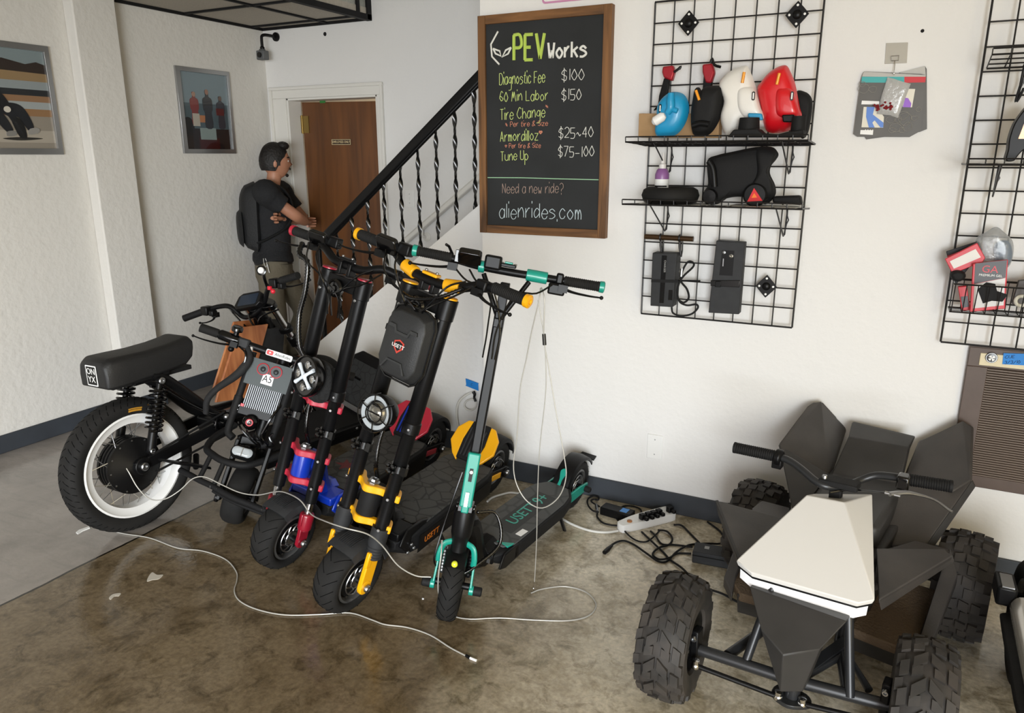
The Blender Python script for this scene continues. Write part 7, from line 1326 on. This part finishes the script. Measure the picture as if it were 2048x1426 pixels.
MB(CXm).box2((0, 0, 0), (LL + .02, .062, .038)).build('case', BLK, t, bevel=.005); MB(CXm).box2((LL * .72, .012, .038), (LL * .98, .05, .0386)).build('blue_label', mat('label_blue', '#4f8fd6', .5), t)
MB().tube(floor_pts([(-0.134, -0.119), (-0.176, -0.096), (-0.191, -0.077), (-0.183, -0.060), (-0.165, -0.058), (-0.173, -0.029), (-0.201, -0.029), (-0.209, -0.074), (-0.184, -0.132), (-0.147, -0.170), (-0.118, -0.174)], .012), .004, 8, k=5).build('charger_cable', BLKM, t); MB().tube(floor_pts([(-0.123, -0.176), (-0.111, -0.207), (-0.071, -0.246), (-0.028, -0.249), (-0.005, -0.241)], .005), .0038, 8, k=5).build('charger_cable', BLKM, t)
MB().tube(floor_pts([(-0.154, -0.111), (-0.127, -0.166)], .014), .007, 10).build('cable_plug', STL, t)
t = thing('battery_charger', 'black charger brick on the floor beside the left front of the quad bike', 'charger')
ca, cb_ = V([(0.358, -0.393), (0.508, -0.378)][0] + (0,)), V([(0.358, -0.393), (0.508, -0.378)][1] + (0,)); d = (cb_ - ca).normalized(); CXm = axm(ca, d, (-d.y, d.x, 0), (0, 0, 1)); LL = (cb_ - ca).length
MB(CXm).box2((0, 0, 0), (LL, .085, .05)).build('case', GRY, t, bevel=.004); MB(CXm).box2((.0, -.0012, .032), (LL, 0, .036)).build('case_seam', BLK, t); k = MB(CXm); k.box((.05, .05, .0502), (.018, .022, .0006)); k.build('rating_label', mat('grey_print', '#9a9a98', .6), t)
def cable(label, P, r=.0042, z=.005, name='black_cable', m=BLKM):
    return tag(MB().tube([(x, y, z + (.004 if i % 3 == 1 else 0)) for i, (x, y) in enumerate(P)], r, 8, k=6).build(name, m, ang=60), label, 'cable')
cable('black cable from the leftmost plug running under the left front tyre of the quad', [(0.107, -0.249), (0.175, -0.320), (0.238, -0.375), (0.278, -0.419), (0.336, -0.465), (0.387, -0.511), (0.452, -0.556), (0.514, -0.574), (0.570, -0.594), (0.621, -0.615)], name='power_cable')
cable('black cable from the power strip to the upper left of the charger brick', [(0.139, -0.225), (0.172, -0.263), (0.213, -0.311), (0.263, -0.294), (0.335, -0.285)], name='power_cable')
cable('black cable in a knot-like loop between power strip and charger brick', [(0.164, -0.201), (0.204, -0.203), (0.239, -0.245), (0.241, -0.302), (0.213, -0.353), (0.203, -0.408), (0.237, -0.435), (0.272, -0.414), (0.290, -0.359), (0.340, -0.333)], name='power_cable')
cable('thin black cable forming a wide loop between the wall charger and the power strip', [(0.037, -0.150), (0.053, -0.087), (0.027, -0.038), (-0.027, -0.037), (-0.052, -0.090), (-0.048, -0.151), (-0.012, -0.204), (0.047, -0.288), (0.105, -0.329), (0.151, -0.320), (0.170, -0.248), (0.171, -0.205)], .0034, name='charger_lead')
cable('black cable with a round jack end lying in front of the power strip', [(0.029, -0.477), (0.035, -0.411), (0.060, -0.358), (0.108, -0.367), (0.176, -0.417), (0.237, -0.451), (0.269, -0.435), (0.287, -0.350), (0.317, -0.267), (0.376, -0.223), (0.428, -0.206), (0.436, -0.156), (0.404, -0.090), (0.339, -0.037)], name='charger_lead')
t = tag(MB().tube(floor_pts([(0.026, -0.491), (0.030, -0.464), (0.034, -0.423)], .008), [.009, .010, .006], 10).build('cable_jack', BLK), 'black jack connector at the loose end of the floor cable, left of the power strip', 'connector')
cable('black cable from the right end plug of the power strip to the charger brick', [(0.212, -0.123), (0.246, -0.122), (0.291, -0.164), (0.350, -0.231)], name='power_cable')
# security cables
SCM = mat('steel_cable', '#b9b7b0', .4, .3)
t = thing('lock_cable', 'thin grey steel lock cable hanging in a long loop from the teal scooter handlebar', 'lock cable')
HY = -.88
lp = [(-0.085, -0.885, 1.146), (-0.067, -0.9, 1.108), (-0.072, -0.89, 0.978), (-0.056, -0.88, 0.867), (-0.026, -0.88, 0.712), (0.004, -0.88, 0.572), (0.013, -0.88, 0.491), (-0.014, -0.88, 0.41), (-0.075, -0.88, 0.356), (-0.134, -0.88, 0.368), (-0.176, -0.88, 0.423), (-0.19, -0.88, 0.498), (-0.176, -0.88, 0.614), (-0.165, -0.88, 0.782), (-0.142, -0.88, 0.892), (-0.116, -0.89, 1.001), (-0.086, -0.9, 1.107), (-0.088, -0.885, 1.144)]
MB().tube(lp, .0021, 8, k=5).build('cable_loop', SCM, t, ang=60)
MB().tube([(-0.09, -0.9, 1.106), (-0.072, -0.89, 0.985), (-0.067, -0.88, 0.857), (-0.072, -0.875, 0.758), (-0.093, -0.87, 0.569), (-0.104, -0.86, 0.372), (-0.115, -0.84, 0.2), (-0.141, -0.8, -0.005), (-0.121, -0.851, 0.004)], .0018, 8, k=5).build('cable_strand', SCM, t, ang=60)
MB().cyl((-0.072, -0.89, 0.992), (-0.069, -0.89, 0.955), .0065).build('cable_crimp', mat('crimp_dark', '#3b3a38', .4, .6), t)
t = thing('lock_cable', 'grey steel lock cable curling in a loop on the floor by the teal scooter', 'lock cable')
fp = [(-0.116, -0.882, 0.004), (-0.09, -0.839, 0.004), (-0.021, -0.785, 0.004), (0.062, -0.784, 0.004), (0.122, -0.839, 0.004), (0.127, -0.911, 0.004), (0.077, -0.973, 0.004), (-0.032, -1.026, 0.004), (-0.146, -1.07, 0.004), (-0.236, -1.123, 0.004), (-0.302, -1.133, 0.004), (-0.322, -1.16, 0.052), (-0.32, -1.19, 0.122), (-0.311, -1.2, 0.197), (-0.305, -1.19, 0.269), (-0.319, -1.16, 0.306)]
MB().tube(fp, .0024, 8, k=5).build('cable', SCM, t, ang=60)
t = thing('lock_cable', 'grey steel lock cable threaded past the front wheels from the motorbike hub', 'lock cable')
th = [(-0.362, -1.17, 0.159), (-0.407, -1.2, 0.169), (-0.449, -1.24, 0.219), (-0.478, -1.28, 0.304), (-0.473, -1.36, 0.387), (-0.53, -1.4, 0.414), (-0.648, -1.36, 0.392), (-0.801, -1.26, 0.337), (-0.887, -1.22, 0.355), (-1.018, -1.16, 0.332), (-1.116, -1.12, 0.296), (-1.229, -1.1, 0.25), (-1.326, -1.1, 0.24), (-1.423, -1.1, 0.253), (-1.51, -1.11, 0.275), (-1.562, -1.13, 0.264), (-1.608, -1.16, 0.216), (-1.656, -1.2, 0.182), (-1.723, -1.22, 0.176), (-1.779, -1.23, 0.221), (-1.814, -1.24, 0.297), (-1.883, -1.23, 0.336), (-2.015, -1.2, 0.326)]
MB().tube(th, .0024, 8, k=5).build('cable', SCM, t, ang=60)
t = thing('lock_cable', 'grey steel lock cable snaking across the open floor to a bare end in the foreground', 'lock cable')
fl = [(-2.021, -1.275, 0.004), (-1.881, -1.269, 0.004), (-1.729, -1.241, 0.004), (-1.555, -1.246, 0.004), (-1.444, -1.216, 0.004), (-1.312, -1.22, 0.004), (-1.204, -1.265, 0.004), (-1.151, -1.31, 0.004), (-1.102, -1.369, 0.004), (-1.034, -1.407, 0.004), (-0.938, -1.417, 0.004), (-0.828, -1.397, 0.004), (-0.72, -1.339, 0.004), (-0.632, -1.284, 0.004), (-0.536, -1.282, 0.004), (-0.481, -1.283, 0.004), (-0.403, -1.262, 0.004), (-0.311, -1.262, 0.004), (-0.216, -1.288, 0.004), (-0.142, -1.302, 0.004)]
MB().tube(fl, .0026, 8, k=5).build('cable', SCM, t, ang=60); MB().cyl((-0.149, -1.299, 0.004), (-0.131, -1.304, 0.004), .0052).build('cable_ferrule', BLK, t); MB().cyl((-0.131, -1.304, 0.004), (-0.107, -1.306, 0.004), .0042).build('cable_tip', WHT, t)
# marks and scraps on the floor
def splotch(P, label, m, h=.0012): tag(MB().prism(blob(P, 30), 0, h).build('paint_spot', m), label, 'spot')
PSM = mat('old_paint', '#c2bcb0', .8)
splotch([(-1.48, -1.439), (-1.49, -1.416), (-1.459, -1.42), (-1.438, -1.409), (-1.428, -1.436), (-1.444, -1.452), (-1.454, -1.468)], 'larger pale paint spot on the open floor left of the lock cable', PSM)
splotch([(-1.481, -1.606), (-1.489, -1.584), (-1.47, -1.567), (-1.46, -1.581), (-1.472, -1.59), (-1.466, -1.609)], 'smaller pale paint spot on the floor at the lower left', PSM)
tag(MB().prism([(-2.057, -1.35), (-2.066, -1.33), (-2.058, -1.291), (-2.041, -1.297), (-2.044, -1.329), (-2.036, -1.355)], 0, .004).build('paper_scrap', WHT), 'small white scrap on the floor just left of the fat rear tyre', 'scrap')
tag(MB().prism([(-0.459, -1.089), (-0.452, -1.086), (-0.449, -1.091), (-0.455, -1.094)], 0, .003).build('paper_scrap', WHT), 'tiny white speck on the floor between the yellow and teal scooters', 'scrap')
# ---------- silver vehicle at the right edge ----------
t = thing('motor_scooter', 'silver and black motor scooter cut off by the right edge of the picture', 'scooter', Matrix.Translation((1.62, -.6, 0)))
def W(p): return (p[0] - 1.62, p[1] + .6, p[2])
E0 = [W((1.332, -0.797, 0.34)), W((1.331, -0.861, 0.335)), W((1.33, -0.988, 0.33)), W((1.327, -1.18, 0.33)), W((1.332, -1.355, 0.33))]
SIL = mat('silver_body', '#c9c6c0', .25, .5, coat=.5)
def cross(p, w_): x, y, z = p; return [(x, y, z), (x + .012, y, z + .03), (x + w_ * .5, y, z + .05), (x + w_, y, z + .03), (x + w_, y, z - .06), (x + .03, y, z - .06)]
b = MB(); b.loft([cross((p[0], p[1], p[2]), w_) for p, w_ in zip(E0, (.16, .24, .28, .30, .30))]); b.build('body_shell', SIL, t, bevel=.012, seg=3)
b = MB(); b.loft([[(p[0] + .05, p[1] - .005, p[2] + .053), (p[0] + .06, p[1], p[2] + .056), (p[0] + .22, p[1], p[2] + .056), (p[0] + .22, p[1], p[2] + .04), (p[0] + .06, p[1], p[2] + .02)] for p in E0[1:]]); b.build('foot_mat', mat('foot_mat_brown', '#6d6259', .5), t)
b = MB(); b.loft([[(p[0] - .02, p[1], p[2] - .03), (p[0] + .02, p[1], p[2] - .015), (p[0] + .26, p[1], p[2] - .04), (p[0] + .26, p[1], p[2] - .16), (p[0] + .05, p[1], p[2] - .16)] for p in E0]); b.build('underbody', BLKM, t, bevel=.01)
q = MB(); c = V(W((1.326, -0.75, 0.36))); q.box(c, (.05, .10, .06), Matrix()); q.beam(c + V((.0, .02, -.03)), c + V((.06, .08, -.06)), .03, .03); q.build('foot_peg', BLK, t, bevel=.008); MB().box(c + V((.0, -.01, .031)), (.03, .08, .004)).build('peg_plate', STL, t)
WX = axm((E0[0][0] + .10, E0[0][1] + .16, .20), (0, 1, 0), (0, 0, 1), (1, 0, 0)); wheel(t, WX, .20, .09, .13, name='front_wheel', tread=False, disc=False)
